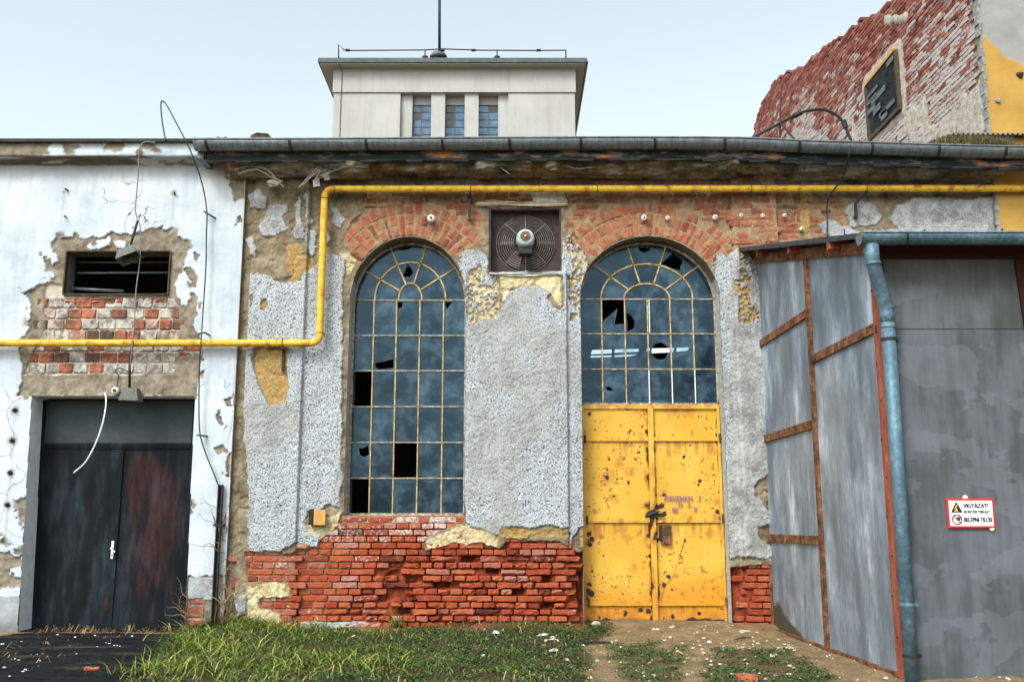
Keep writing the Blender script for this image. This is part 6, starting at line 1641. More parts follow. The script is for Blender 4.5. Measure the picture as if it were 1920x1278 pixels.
for (c_, s_) in ((Vector(pB) + Vector((.01, 0, -.02)), 1.1), (Vector(pC) + Vector((0, 0, -.0)), 1.12), (Vector((pD[0], YDP, pD[2] - .06)), 1.08)):
    mb = MB(); mb.lathe([(r_d * 1.0, -.014), (r_d * s_, -.008), (r_d * s_, .008), (r_d * 1.0, .014)], tuple(c_), 'z', 18); mb.build('collar', M['galv'], dp, True)
for py in (636, 1132, 1229):
    z_ = PZ(py, YDP); t = (pD[2] - z_) / (pD[2] + .1); x_ = pD[0] + (botx - pD[0]) * t; mb = MB(); mb.lathe([(r_d, -.012), (r_d + .005, -.012), (r_d + .005, .012), (r_d, .012)], (x_, YDP, z_), 'z', 18); mb.box(x_ + r_d, x_ + r_d + .03, YDP - .01, YDP + .1, z_ - .014, z_ + .014); mb.build('pipe_clip', M['black_iron'] if py != 1132 else M['galv'], dp)
# ------------------------------------------------ warning sign
ca, cb, cc, cd = (P(1771, 934, YS), P(1860, 934, YS), P(1866, 989, YS), P(1777, 990, YS))
sw = ((cb[0] - ca[0]) + (cc[0] - cd[0])) / 2; sh_ = ((ca[2] - cd[2]) + (cb[2] - cc[2])) / 2
sc_ = Vector(((ca[0] + cb[0] + cc[0] + cd[0]) / 4, YS - .016, (ca[2] + cb[2] + cc[2] + cd[2]) / 4))
sign = thing('warning_sign', 'white warning sign with red border on the grey shed front', 'sign', tuple(sc_))
def SV(u, v, d=0.0): return (sc_.x + u * sw, sc_.y - d, sc_.z + v * sh_)
mb = MB(); mb.box(SV(-.5, 0)[0], SV(.5, 0)[0], sc_.y - .004, sc_.y + .008, SV(0, -.5)[2], SV(0, .5)[2]); mb.build('red_border', M['sign_red'], sign, bevel=.004)
mb = MB(); mb.box(SV(-.455, 0)[0], SV(.455, 0)[0], sc_.y - .008, sc_.y - .0045, SV(0, -.425)[2], SV(0, .425)[2]); face = mb.build('sign_face', M['sign_white'], sign)
fy = .0105
text_obj('lettering', 'VIGYÁZAT!', .050, Vector(SV(.11, .245, fy)), M['sign_black'], face, fit=sw * .53, bold=.0030)
text_obj('lettering', 'BONTÁSI TERÜLET', .033, Vector(SV(.125, .045, fy)), M['sign_black'], face, fit=sw * .55, bold=.0018)
text_obj('lettering', 'BELÉPNI TILOS!', .052, Vector(SV(.135, -.225, fy)), M['sign_black'], face, fit=sw * .60, bold=.0030)
def tri(cu, cv, r, d0, d1):
    hw = r * 1.0; return [(SV(cu, 0)[0] - hw, SV(0, cv)[2] - r * .72), (SV(cu, 0)[0] + hw, SV(0, cv)[2] - r * .72), (SV(cu, 0)[0] + .1 * hw, SV(0, cv)[2] + r), (SV(cu, 0)[0] - .1 * hw, SV(0, cv)[2] + r)]
mb = MB(); mb.prism(tri(-.30, .17, .048, 0, 0), sc_.y - .0105, sc_.y - .0085); mb.build('warning_triangle', M['sign_black'], face)
px_, pz_ = SV(-.30, 0)[0], SV(0, .15)[2]
mb = MB()
for a_, b_ in (((-.004, .024), (-.004, .0)), ((-.004, .0), (.006, -.022)), ((-.004, .0), (-.018, -.022)), ((-.002, .016), (-.014, .002)), ((.004, .022), (.0, .032))):
    mb.bar((px_ + a_[0], sc_.y - .0118, pz_ + a_[1]), (px_ + b_[0], sc_.y - .0118, pz_ + b_[1]), .009, .0015, up=(0, 1, 0))
mb.build('worker_symbol', M['sign_amber'], face)
def ring2(cx_, cz_, r0, r1, y0, y1, mat, name, n=32):
    mb = MB(); 
    for i in range(n):
        a_, b_ = 2 * math.pi * i / n, 2 * math.pi * (i + 1) / n
        mb.add([(cx_ + r * math.cos(t), y, cz_ + r * math.sin(t)) for y in (y0, y1) for r in (r0, r1) for t in (a_, b_)], [(0, 2, 3, 1), (4, 5, 7, 6), (2, 6, 7, 3), (0, 1, 5, 4)])
    return mb.build(name, mat, face)
qx, qz = SV(-.305, 0)[0], SV(0, -.21)[2]
ring2(qx, qz, .036, .043, sc_.y - .0105, sc_.y - .0085, M['sign_black'], 'prohibition_ring'); ring2(qx, qz, .0335, .0359, sc_.y - .0103, sc_.y - .0085, M['sign_red'], 'prohibition_ring')
mb = MB(); mb.lathe([(.016, -.001), (.016, .001)], (qx + .008, sc_.y - .0105, qz + .004), 'y', 16)
for t in (-.9, -.2, .5, 1.2): mb.bar((qx + .012, sc_.y - .0105, qz + .006), (qx + .012 + .022 * math.cos(t + .9), sc_.y - .0105, qz + .006 + .022 * math.sin(t + .9)), .006, .0018, up=(0, 1, 0))
mb.build('hand_symbol', M['sign_black'], face)
mb = MB(); mb.bar((qx - .025, sc_.y - .0128, qz + .025), (qx + .025, sc_.y - .0128, qz - .025), .008, .0012, up=(0, 1, 0)); mb.build('prohibition_bar', M['sign_red'], face)
text_obj('lettering', 'TB', .014, Vector(SV(.37, -.40, fy)), M['sign_black'], face, sx=1.4) if False else None
for u, v in ((-.08, .52), (.43, -.515)):
    mb = MB(); c_ = SV(u, v, -.004); mb.lathe([(.004, -.008), (.020, -.004), (.024, .004), (.018, .010)], c_, 'y', 12); o = mb.build('foam_blob', M['foam'], sign, True)
# ================================================================== flat-roofed tower behind
YT = 18.0
def T_(px, py, off=0.0): return P(px, py, YT + off)
tx0, tx1 = T_(622.5, 220)[0], T_(1080, 220)[0]
tower = thing('flat_roofed_tower', 'pale plastered tower block with three narrow windows and a flat overhanging roof', 'tower', ((tx0 + tx1) / 2, YT, 0))
ztop = T_(850, 119)[2]; zband = T_(850, 174)[2]; zw1 = T_(850, 178)[2]; zbot = 6.0
wx0, wx1 = T_(750, 220)[0], T_(953, 220)[0]
mb = MB()
mb.box(tx0, tx1, YT - .05, YT + 7, zband, ztop)                           # frieze, slightly proud
mb.box(tx0 + .03, wx0, YT, YT + 6.9, zbot, zband - .002); mb.box(wx1, tx1 - .03, YT, YT + 6.9, zbot, zband - .002)
mb.box(wx0, wx1, YT + 1.2, YT + 6.9, zbot, zband - .002)
tw_ = mb.build('wall', M['tower_plaster'], tower)
mb = MB()
wins = [(772, 808), (834, 871), (897, 934)]
edges = [750, 772, 808, 834, 871, 897, 934, 953]
for a_, b_ in ((750, 772), (808, 834), (871, 897), (934, 953)):
    lo = 7 if a_ == 750 else 0; hi = 0 if b_ != 953 else 2
    mb.box(T_(a_ + .0, 220)[0] + (.002 if a_ == 750 else 0), T_(b_, 220)[0] - (.002 if b_ == 953 else 0), YT + .14 if a_ in (750, 934) else YT + .05, YT + .6, zbot, zband - .003)
mb.build('window_pier', M['tower_plaster'], tower)
mb = MB(); mb.box(wx0 + .003, wx1 - .003, YT + .3, YT + .62, zw1 - .22, zband - .004); mb.build('window_lintel', M['tower_soffit'], tower)
for wi, (a_, b_) in enumerate(wins):
    xa_, xb_ = T_(a_, 220, .3)[0], T_(b_, 220, .3)[0]; mb = MB(); z0_, z1_ = zbot, zw1 - .2; h = (T_(800, 183, .3)[2] - T_(800, 260, .3)[2]) / 5.6
    xm_ = (xa_ + xb_) / 2
    for x_ in (xa_, xm_, xb_): mb.box(x_ - .014, x_ + .014, YT + .33, YT + .37, z0_, z1_)
    zz = z1_; rows = []
    while zz > z0_ + .2: mb.box(xa_ + .015, xb_ - .015, YT + .332, YT + .368, zz - .012, zz + .012); rows.append(zz); zz -= h
    wo = mb.build('tower_window', M['tower_trim'], tower)
    mb = MB(); rn = []; dark = {0: {(1, 0), (4, 0), (5, 1)}, 1: {(0, 0), (1, 0), (2, 0)}, 2: {(0, 1), (5, 1)}}[wi]
    for ri, (za, zb2) in enumerate(zip(rows[:-1], rows[1:])):
        for ci, (u0, u1) in enumerate(((xa_ + .015, xm_ - .015), (xm_ + .015, xb_ - .015))):
            y_ = YT + .35 + rng.uniform(-.004, .004); t_ = rng.gauss(0, .006)
            mb.add([(u0, y_, zb2 + .013), (u1, y_ + t_, zb2 + .013), (u1, y_ + t_, za - .013), (u0, y_, za - .013)], [(0, 1, 2, 3)]); rn += [.05 if (ri, ci) in dark else .3 + .7 * rng.random()] * 4
    mb.at = {'rnd': rn}; mb.build('panes', M['tower_glass'], wo, recalc=False)
ov = .42; zr_ = T_(850, 108, -ov)[2]
rx0, rx1 = T_(596, 109, -ov)[0], T_(1101, 108, -ov)[0]
mb = MB(); mb.box(rx0, rx1, YT - ov, YT + 7.4, zr_ - .17, zr_); mb.build('roof_edge', M['tower_trim'], tower, bevel=.02)
mb = MB(); mb.box(rx0 + .05, rx1 - .05, YT - ov + .05, YT + 7.3, zr_ - .20, zr_ - .171); mb.build('soffit', M['tower_soffit'], tower)
mb = MB(); mb.box(tx0 + .25, tx1 - .25, YT - .05, YT + 6, ztop, zr_ - .201); mb.build('wall_head', M['tower_plaster'], tower)
mb = MB(); mb.tube([(rx1 - .02, YT - ov + .2, zr_ - .06), (rx1 - .02, YT + 7.3, zr_ - .06)], .07, 8); mb.build('roof_gutter', M['tower_trim'], tower, True)
mb = MB(); x_ = T_(640, 200)[0]
mb.tube([T_(634, 118, -.45), T_(640, 128, -.1), (x_, YT - .07, T_(640, 135)[2]), (x_, YT - .07, zband), (x_ - .02, YT - .02, zband - .08), (T_(638, 250)[0], YT - .02, zbot)], .012, 6); mb.build('down_conductor', M['tower_trim'], tower)
zl = T_(850, 95, .5)[2]
con = thing('roof_wire', 'thin lightning wire on short posts along the tower roof edge', 'lightning conductor', T_(634, 108, 0))
zb2_ = zr_
mb = MB(); mb.tube([T_(635, 112, 0), T_(634.5, 84, 0), T_(645, 94, 0), T_(655, 95, 0), T_(795, 94, 0), T_(830, 92, 0), T_(900, 94.5, 0), T_(1010, 95, 0), T_(1060, 94.5, 0), T_(1061, 108, 0)], .020, 6); mb.build('wire', M['black_iron'], con)
for px in (635, 797, 932, 1061):
    mb = MB(); mb.tube([T_(px, 112, 0), T_(px, 94, 0)], .022, 6); mb.tube([T_(px, 110, 0), T_(px, 106.5, 0)], .10 if px in (797, 932) else .03, 8); mb.build('wire_post', M['black_iron'], con)
for px in (652, 830, 888, 1010):
    mb = MB(); mb.tube([T_(px - 4, 94.5, 0), T_(px + 4, 94.5, 0)], .045, 8); mb.build('wire_clamp', M['black_iron'], con)
mast = thing('roof_mast', 'tall thin black mast on a domed base on the tower roof', 'mast', T_(824, 108, 1.0))
mb = MB(); mb.tube([T_(824, 112, 1.0), T_(824, -60, 1.0)], .05, 10); mb.build('pole', M['black_iron'], mast, True)
c_ = T_(822, 109, 1.0); mb = MB(); mb.lathe([(.30, -.02), (.29, .06), (.22, .16), (.10, .21), (.01, .22)], c_, 'z', 20); mb.build('dome_base', M['tower_trim'], mast, True)

# ================================================================== ruined brick building on the right
YB = -.05
bx = PX(1869.5, 430, YB)
kb = -.027
gable = thing('ruined_brick_building', 'tall ruined building with a ragged brick side wall and an ochre plaster front', 'building', (bx, YB, 0))
def b_at(px, py):
    x, y, z = ray(px, py); t = (bx - kb * CAM[1] * -1 - CAM[0]) / (x - kb * y) if False else (bx + kb * (CAM[1] - YB) - CAM[0]) / (x - kb * y)
    return (CAM[1] + y * t - YB, CAM[2] + z * t)
def bmap(u, v, d): return np.stack([bx + kb * u - d, YB + u, v], 1)
outline_px = [(1404, 275), (1412, 248), (1420, 212), (1428, 190), (1442, 168), (1446, 153), (1468, 146), (1471, 134), (1478, 137), (1492, 131), (1508, 120), (1522, 106), (1540, 88), (1550, 86), (1556, 80), (1568, 78), (1588, 60), (1610, 40), (1640, 22), (1655, 10), (1672, -4), (1700, -40), (1760, -110), (1850, -230)]
top_ = [b_at(*p) for p in outline_px]
top_ = [p for p in top_ if p[0] > .3]; top_.append((0.0, top_[-1][1] - .05)); us = np.array([p[0] for p in top_][::-1]); vs_ = np.array([p[1] for p in top_][::-1])
def gtop(u): return float(np.interp(u, us, vs_))
umax = us.max(); uend = b_at(1404, 275)[0]
GU = .035
gu = np.arange(0, umax + GU, GU); gv = np.arange(4.6, 12.6, GU); U, V = np.meshgrid(gu, gv)
tp = np.interp(U, us, vs_)
w_q = [b_at(1626, 158), b_at(1684, 96), b_at(1690, 204), b_at(1631, 258)]
wu0, wu1 = (w_q[0][0] + w_q[3][0]) / 2, (w_q[1][0] + w_q[2][0]) / 2; wu0, wu1 = min(wu0, wu1), max(wu0, wu1)
wv0, wv1 = (w_q[3][1] + w_q[2][1]) / 2, (w_q[0][1] + w_q[1][1]) / 2
dw = sdf([(wu0, wv0), (wu1, wv0), (wu1, wv1), (wu0, wv1)], U, V)
# plaster coat left on the lower part and round the window
eg = fbm(U, V, 1.6, 4, 501) * .55 + fbm(U, V, 6, 3, 502) * .18
low_pl = [b_at(1540, 270), b_at(1640, 258), b_at(1700, 215), b_at(1760, 190), b_at(1850, 90), b_at(1872, 130), b_at(1872, 300), b_at(1540, 300)]
dpl = sdf(low_pl, U, V, 1.0) - .15 + eg
dpl = np.maximum(dpl, dw + .19 + eg * .10)
for a_, b_, c_, d_ in ((1660, 25, 1700, 45), (1600, 65, 1620, 80), (1522, 118, 1540, 135)): 
    dpl = np.maximum(dpl, sdf([b_at(a_, d_), b_at(a_, b_ + 6), b_at(c_, b_), b_at(c_, d_ - 6)], U, V) + eg * .3)
mpl = smooth(-.02, .05, dpl)
hb = mpl * (.012 + fbm(U, V, 5, 3, 503) * .010) + (1 - mpl) * (-.02)
pos = np.stack([bx + kb * U - hb, YB + U, V], -1)
kp = (V[1:, 1:] < tp[1:, 1:] - .02) & (V[:-1, :-1] < tp[:-1, :-1]) & (dw[:-1, :-1] < .0)
grid_obj('side_wall', pos[:, ::-1], kp[:, ::-1], dict(mortar=(1 - mpl)[:, ::-1]), M['gable_mortar'], gable)
bk = Bricks(); row = 0; v = 5.4
gl = fbm(U, V, .9, 3, 504)
while v < 12.5:
    L0 = .30 if row % 2 else .15; u = -.05 * (row % 3)
    while u < umax:
        L = L0; uc, vc = u + L / 2, v + .032
        i = min(U.shape[1] - 1, max(0, int(uc / GU))); j = min(U.shape[0] - 1, max(0, int((vc - 4.6) / GU)))
        jag_ = rng.random() * .09
        inpl = dpl[j, i] > .06
        if vc < gtop(uc) - jag_ + .03 and u >= 0 and dw[j, i] < (-.20 if inpl else -.04) and (not inpl or gl[j, i] * .9 + rng.random() * .55 > .42 - .10 * (dpl[j, i] < .4)):
            dt = gtop(uc) - vc; lime = max(0, .20 + .55 * float(smooth(.5, 2.4, np.array(dt))) + .5 * gl[j, i] + rng.gauss(0, .22))
            if gtop(uc) - vc < .5: lime *= .3
            if inpl: lime = min(.9, lime + .18)
            bk.add(uc, vc, L - .010, .054, .004 + rng.gauss(0, .003) + (.018 if inpl else 0), bmap, ang=rng.gauss(0, .003), nx=2, nz=1, ero=.08, depth=.05 if gtop(uc) - vc > .3 else .3, lime=lime, grime=0, seed=rng.randrange(10 ** 6))
        u += L
    v += .0655; row += 1
bk.build('side_bricks', M['gable_brick'], gable)
mb = MB()   # thickness of the wall behind its ragged top
for i in range(len(us) - 1):
    n_ = 6
    for q in range(n_):
        u0 = us[i] + (us[i + 1] - us[i]) * q / n_; u1 = us[i] + (us[i + 1] - us[i]) * (q + 1) / n_
        z_ = min(gtop(u0), gtop(u1)) - .06
        if u1 - u0 > .002: mb.box(bx + kb * u0 + .045, bx + kb * u0 + .42, YB + u0 + .001, YB + u1, 4.7, z_ - .03 * (q % 2))
o = mb.build('wall_core', M['gable_mortar'], gable); with_rust(o, lambda co: dict(mortar=np.ones(len(co))))
# louvred window
mb = MB()
for k_ in range(11):
    z_ = wv0 + (wv1 - wv0) * (k_ + .5) / 11
    x_ = bx + kb * (wu0 + wu1) / 2
    mb.bar((x_ - .0, YB + wu0 + .03, z_), (x_ - .0, YB + wu1 - .03, z_), .06, .018, up=(.7, 0, .7))
lw = mb.build('louvre_slats', M['louvre'], gable)
mb = MB(); x_ = bx + kb * (wu0 + wu1) / 2
mb.box(x_ + .12, x_ + .14, YB + wu0, YB + wu1, wv0, wv1); mb.build('backing', M['black_iron'], lw)
for (a0, a1, b0, b1) in ((.55, .8, .30, .42), (.35, .85, .52, .62), (.1, .6, .14, .22), (.35, .55, .06, .20), (.72, .98, .42, .5), (.66, .98, .6, .66), (.05, .25, .86, .95), (.6, .95, .72, .78)):
    mb = MB(); mb.box(x_ - .045, x_ - .037, YB + wu0 + (wu1 - wu0) * a0, YB + wu0 + (wu1 - wu0) * a1, wv0 + (wv1 - wv0) * b0, wv0 + (wv1 - wv0) * b1); mb.build('loose_slat', M['louvre_grey'], lw)
mb = MB(); mb.box(x_ - .05, x_ + .1, YB + wu0 - .02, YB + wu1 + .02, wv1 - .005, wv1 + .05); mb.build('window_head', M['orange_wood'], gable, bevel=.005)
mb = MB(); mb.box(x_ - .05, x_ + .1, YB + wu0 - .05, YB + wu0, wv0, wv1 - .006); mb.box(x_ - .05, x_ + .1, YB + wu1, YB + wu1 + .05, wv0, wv1 - .006); mb.box(x_ - .05, x_ + .1, YB + wu0 - .05, YB + wu1 + .05, wv0 - .06, wv0 - .002); mb.build('window_frame', M['dark_wood'], gable)
# ochre front with the render gone at the top
fxs = np.arange(bx, bx + 4.2, .03); fzs = np.arange(-.2, 12.6, .03); X, Z = np.meshgrid(fxs, fzs)
zedge = PZ(120, YB); 
db = Z - zedge - (fbm(X, Z, 1.2, 4, 601) * .25 + fbm(X, Z, 6, 3, 602) * .06) + (X - bx) * .55 - .25
n = N('ochre_front'); f = n.noise(2.4, 5, .65); g = n.noise(40, 4, .7)
oc = n.mix(n.step(f, .3, .7), (.36, .20, .045), (.45, .275, .075)); gy = n.mix(f, (.17, .165, .165), (.36, .35, .35))
st = n.step(n.noise(2, 5, .65, n.stretch((1, 1, .35))), .5, .75); oc = n.mix(n.mul(st, .35), oc, (.30, .18, .06))
M['ochre_front'] = n.done(n.mix(n.attr('bare'), oc, gy), .88, 0, n.bump(n.add(f, g), .4, .01), .15)
mbare = smooth(-.01, .02, db)
pos = np.stack([X, YB - .02 - (1 - mbare) * .012 - fbm(X, Z, 4, 3, 603) * .006, Z], -1)
grid_obj('ochre_front', pos, np.ones((len(fzs) - 1, len(fxs) - 1), bool), dict(bare=mbare), M['ochre_front'], gable)
# ragged corner: broken plaster edge
mb = MB(); r_ = random.Random(8)
z_ = 4.4
while z_ < 12.4:
    h = r_.uniform(.03, .11); w = r_.uniform(.004, .034); mb.box(bx - r_.uniform(.0, .03), bx + w, YB - .045, YB + .02 + r_.uniform(0, .06), z_, z_ + h); z_ += h + r_.uniform(.0, .01)
o = mb.build('broken_corner', M['corner_edge'], gable); 
mb = MB(); mb.tube([P(1906, 142, YB), P(1917, 141, YB - .05)], .045, 8); mb.build('wall_stub', M['black_iron'], gable)
mb = MB(); mb.lathe([(.01, -.05), (.03, -.045), (.036, -.02), (.036, .04)], P(1869, 190, YB - .02), 'y', 12); mb.build('wire_anchor', M['corner_edge'], gable)
# ================================================================== the yard
GD = .028
gx = np.arange(-7.2, 5.4, GD); gy = np.arange(-6.5, .45, GD); X, Y = np.meshgrid(gx, gy)
def GP(pts): return [G(*p) for p in pts]
zg = fbm(X, Y, 1.0, 4, 701) * .028 + fbm(X, Y, 7, 4, 702) * .010
grass_poly = GP([(330, 1165), (470, 1160), (560, 1178), (700, 1182), (1090, 1172), (1140, 1185), (1102, 1215), (1112, 1300), (1120, 1400), (150, 1400), (236, 1278), (290, 1230), (325, 1200)])
dgr = sdf(grass_poly, X, Y, .5) + fbm(X, Y, 3, 4, 703) * .14
soil = smooth(-.08, .12, dgr) * .85
cl_polys = [GP(p) for p in ([(1130, 1212), (1230, 1204), (1280, 1228), (1290, 1290), (1190, 1300), (1150, 1250)], [(1300, 1262), (1340, 1218), (1420, 1216), (1500, 1218), (1560, 1262), (1590, 1330), (1300, 1330)], [(1095, 1165), (1150, 1162), (1150, 1192), (1095, 1200)], [(1245, 1212), (1290, 1208), (1285, 1222), (1250, 1224)])]
dcl = np.full(X.shape, -.5)
for p in cl_polys: dcl = np.maximum(dcl, sdf(p, X, Y, .5))
dcl = dcl + fbm(X, Y, 4, 4, 704) * .16
soil = np.maximum(soil, .55 * smooth(-.05, .15, dcl))
zg += .05 * smooth(.1, .6, dgr) * smooth(-.1, .6, fbm(X, Y, 1.5, 3, 705) + .3)
# soil banks up against the wall foot
dust = smooth(-.5, -.05, Y + fbm(X, Y, 4, 3, 706) * .12) * smooth(PX(560, 1180), PX(700, 1180), X) * (X < PX(1100, 1180)) * .8
dust = np.maximum(dust, .5 * smooth(-.45, -.05, Y + fbm(X, Y, 4, 3, 707) * .1) * smooth(PX(1360, 1170), PX(1380, 1170), X))
zg += .05 * smooth(-.35, 0, Y) * smooth(PX(450, 1180), PX(700, 1180), X)
zg += .035 * smooth(-1.0, -.1, Y) * smooth(PX(1080, 1180), PX(1180, 1180), X)
zg = np.where((X < PX(340, 1190)) & (Y > -3), zg * .35 - .018, zg)
edge = np.minimum(np.minimum(X - gx[0], gx[-1] - X), np.minimum(Y - gy[0], 10)); zg = zg * smooth(0, .4, edge)
def zat(x, y):
    i = int(round((x - gx[0]) / GD)); j = int(round((y - gy[0]) / GD))
    return float(zg[min(max(j, 0), zg.shape[0] - 1), min(max(i, 0), zg.shape[1] - 1)])
me_pos = np.stack([X, Y, zg], -1)
ga = dict(soil=soil * (1 - dust), dust=dust)
ground = grid_obj('ground', me_pos, np.ones((len(gy) - 1, len(gx) - 1), bool), ga, M['earth'])
# the same sheet carried out to the horizon
bm = bmesh.new(); bm.from_mesh(ground.data)
ax0, ax1, ay0, ay1 = float(gx[0]), float(gx[-1]), float(gy[0]), float(gy[-1])
B = 400
def q4(pts):
    bm.faces.new([bm.verts.new((a, b, 0)) for a, b in pts])
q4([(-B, -B), (B, -B), (B, ay0), (-B, ay0)]); q4([(-B, ay1), (B, ay1), (B, B), (-B, B)]); q4([(-B, ay0), (ax0, ay0), (ax0, ay1), (-B, ay1)]); q4([(ax1, ay0), (B, ay0), (B, ay1), (ax1, ay1)])
bm.to_mesh(ground.data); bm.free(); struct(ground)
# asphalt drive before the black door
pa = GP([(-700, 1186), (0, 1192), (60, 1186), (330, 1188), (352, 1204), (330, 1225), (300, 1250), (262, 1300), (230, 1380), (-900, 1420)])
ax = np.arange(-7.2, -2.8, .028); ay = np.arange(-6.4, .1, .028); AX, AY = np.meshgrid(ax, ay)
da = sdf(pa, AX, AY, .5) + fbm(AX, AY, 4, 4, 711) * .10
az = np.array([[0]]) + .004 + fbm(AX, AY, 1.2, 3, 712) * .010 + fbm(AX, AY, 18, 2, 713) * .004
ii = np.clip(np.round((AX - gx[0]) / GD).astype(int), 0, X.shape[1] - 1); jj = np.clip(np.round((AY - gy[0]) / GD).astype(int), 0, X.shape[0] - 1)
az = np.maximum(az, zg[jj, ii] + .004)
asph = grid_obj('asphalt_path', np.stack([AX, AY, az], -1), da[:-1, :-1] > 0, {}, M['asphalt']); struct(asph)

zall = zg.copy(); za_ = np.full(zg.shape, -9.)
ci = np.clip(np.round((X - ax[0]) / .028).astype(int), 0, AX.shape[1] - 2); cj = np.clip(np.round((Y - ay[0]) / .028).astype(int), 0, AX.shape[0] - 2)
onasph = (X > ax[0]) & (X < ax[-1]) & (Y > ay[0]) & (Y < ay[-1]) & (da[cj, ci] > .02)
zall = np.where(onasph, np.maximum(zg, az[cj, ci]), zg)
def zat(x, y):
    i = int(round((x - gx[0]) / GD)); j = int(round((y - gy[0]) / GD))
    return float(zall[min(max(j, 0), zg.shape[0] - 1), min(max(i, 0), zg.shape[1] - 1)])
# ------------------------------------------------ grass, clover, litter
def blades(pts, hts, lean, wid, seed, name, mat, rbias=0.0):
    r = np.random.default_rng(seed); n_ = len(pts); a = r.uniform(0, 2 * np.pi, n_); ca, sa = np.cos(a), np.sin(a)
    z0 = np.array([zat(x, y) for x, y in pts]) - .012
    ld = r.uniform(0, 2 * np.pi, n_); lx = np.cos(ld) * lean * hts; ly = np.sin(ld) * lean * hts
    V = np.zeros((n_, 7, 3))
    for k_, (t, w) in enumerate(((0, 1), (.45, .85), (.8, .5))):
        cx_ = pts[:, 0] + lx * t ** 1.8; cy_ = pts[:, 1] + ly * t ** 1.8; cz_ = z0 + hts * (t - .35 * lean * t * t)
        V[:, 2 * k_] = np.stack([cx_ - ca * wid * w, cy_ - sa * wid * w, cz_], -1); V[:, 2 * k_ + 1] = np.stack([cx_ + ca * wid * w, cy_ + sa * wid * w, cz_], -1)
    V[:, 6] = np.stack([pts[:, 0] + lx, pts[:, 1] + ly, z0 + hts * (1 - .35 * lean)], -1)
    base = np.arange(n_)[:, None] * 7
    quads = np.concatenate([base + np.array([[0, 1, 3, 2]]), base + np.array([[2, 3, 5, 4]])]); tris = base + np.array([[4, 5, 6]])
    me = bpy.data.meshes.new(name); me.vertices.add(n_ * 7); me.vertices.foreach_set('co', V.reshape(-1).astype(np.float32))
    li = np.concatenate([quads.ravel(), tris.ravel()]).astype(np.int32); ls = np.concatenate([np.arange(0, quads.size, 4), quads.size + np.arange(0, tris.size, 3)]).astype(np.int32)
    me.loops.add(len(li)); me.loops.foreach_set('vertex_index', li); me.polygons.add(len(ls)); me.polygons.foreach_set('loop_start', ls)
    rn = np.clip(r.beta(1.6, 2.2, n_) + rbias, 0, 1)
    for k_, arr in (('rnd', np.repeat(rn, 7)), ('tip', np.tile([0, 0, .4, .4, .8, .8, 1], n_))):
        t = me.attributes.new(k_, 'FLOAT', 'POINT'); t.data.foreach_set('value', arr.astype(np.float32))
    me.update(calc_edges=True); me.validate(); o = mesh_obj(name, me, mat); o['kind'] = 'stuff'; return o
rg = np.random.default_rng(5)
def scatter(n_, fn, xr=(-5.5, 4.0), yr=(-5.0, .05)):
    x = rg.uniform(*xr, n_); y = rg.uniform(*yr, n_); p = fn(x, y); k_ = rg.random(n_) < p; return np.stack([x[k_], y[k_]], -1)
def lookup(A, x, y):
    i = np.clip(np.round((x - gx[0]) / GD).astype(int), 0, A.shape[1] - 1); j = np.clip(np.round((y - gy[0]) / GD).astype(int), 0, A.shape[0] - 1); return A[j, i]
XL = PX(640, 1220, -1)
def d_long(x, y): return smooth(-.02, .10, lookup(dgr, x, y)) * np.clip(smooth(XL + .8, XL - .7, x) + .30 + .25 * smooth(-1.2, -2.6, y), 0, 1) * (.28 + .72 * smooth(-.2, .3, fbm(x, y, 2.6, 3, 721))) * (y < -.05)
p = scatter(115000, d_long)
h = .03 + .075 * rg.random(len(p)) * smooth(XL + 1.2, XL - 1.0, p[:, 0]) + .03 * rg.random(len(p)); h *= .7 + .6 * smooth(-.2, .4, fbm(p[:, 0], p[:, 1], 1.8, 3, 722))
g1 = blades(p, h, rg.uniform(.4, 1.6, len(p)), rg.uniform(.0022, .0060, len(p)), 1, 'grass', M['grass']); g1['label'] = 'long green and yellow grass along the foot of the wall'
# tall tufts beside the post and the pier
tp_ = []
for (px, py, n_, s_) in ((405, 1172, 260, .16), (440, 1178, 420, .20), (480, 1186, 300, .18), (385, 1200, 260, .2), (360, 1215, 200, .15), (545, 1196, 160, .12), (600, 1184, 120, .08), (745, 1180, 60, .04), (420, 1225, 300, .3), (310, 1262, 260, .25), (390, 1262, 300, .3), (560, 1250, 240, .3), (700, 1262, 240, .3)):
    c_ = G(px, py); tp_.append(np.stack([rg.normal(c_[0], s_, n_), np.minimum(rg.normal(c_[1], s_ * .7, n_), -.09)], -1))
tp_ = np.concatenate(tp_)
g2 = blades(tp_, rg.uniform(.06, .23, len(tp_)), rg.uniform(.5, 1.7, len(tp_)), rg.uniform(.003, .006, len(tp_)), 2, 'grass_tufts', M['grass'], .12); g2['label'] = 'taller bright grass tufts by the iron post'
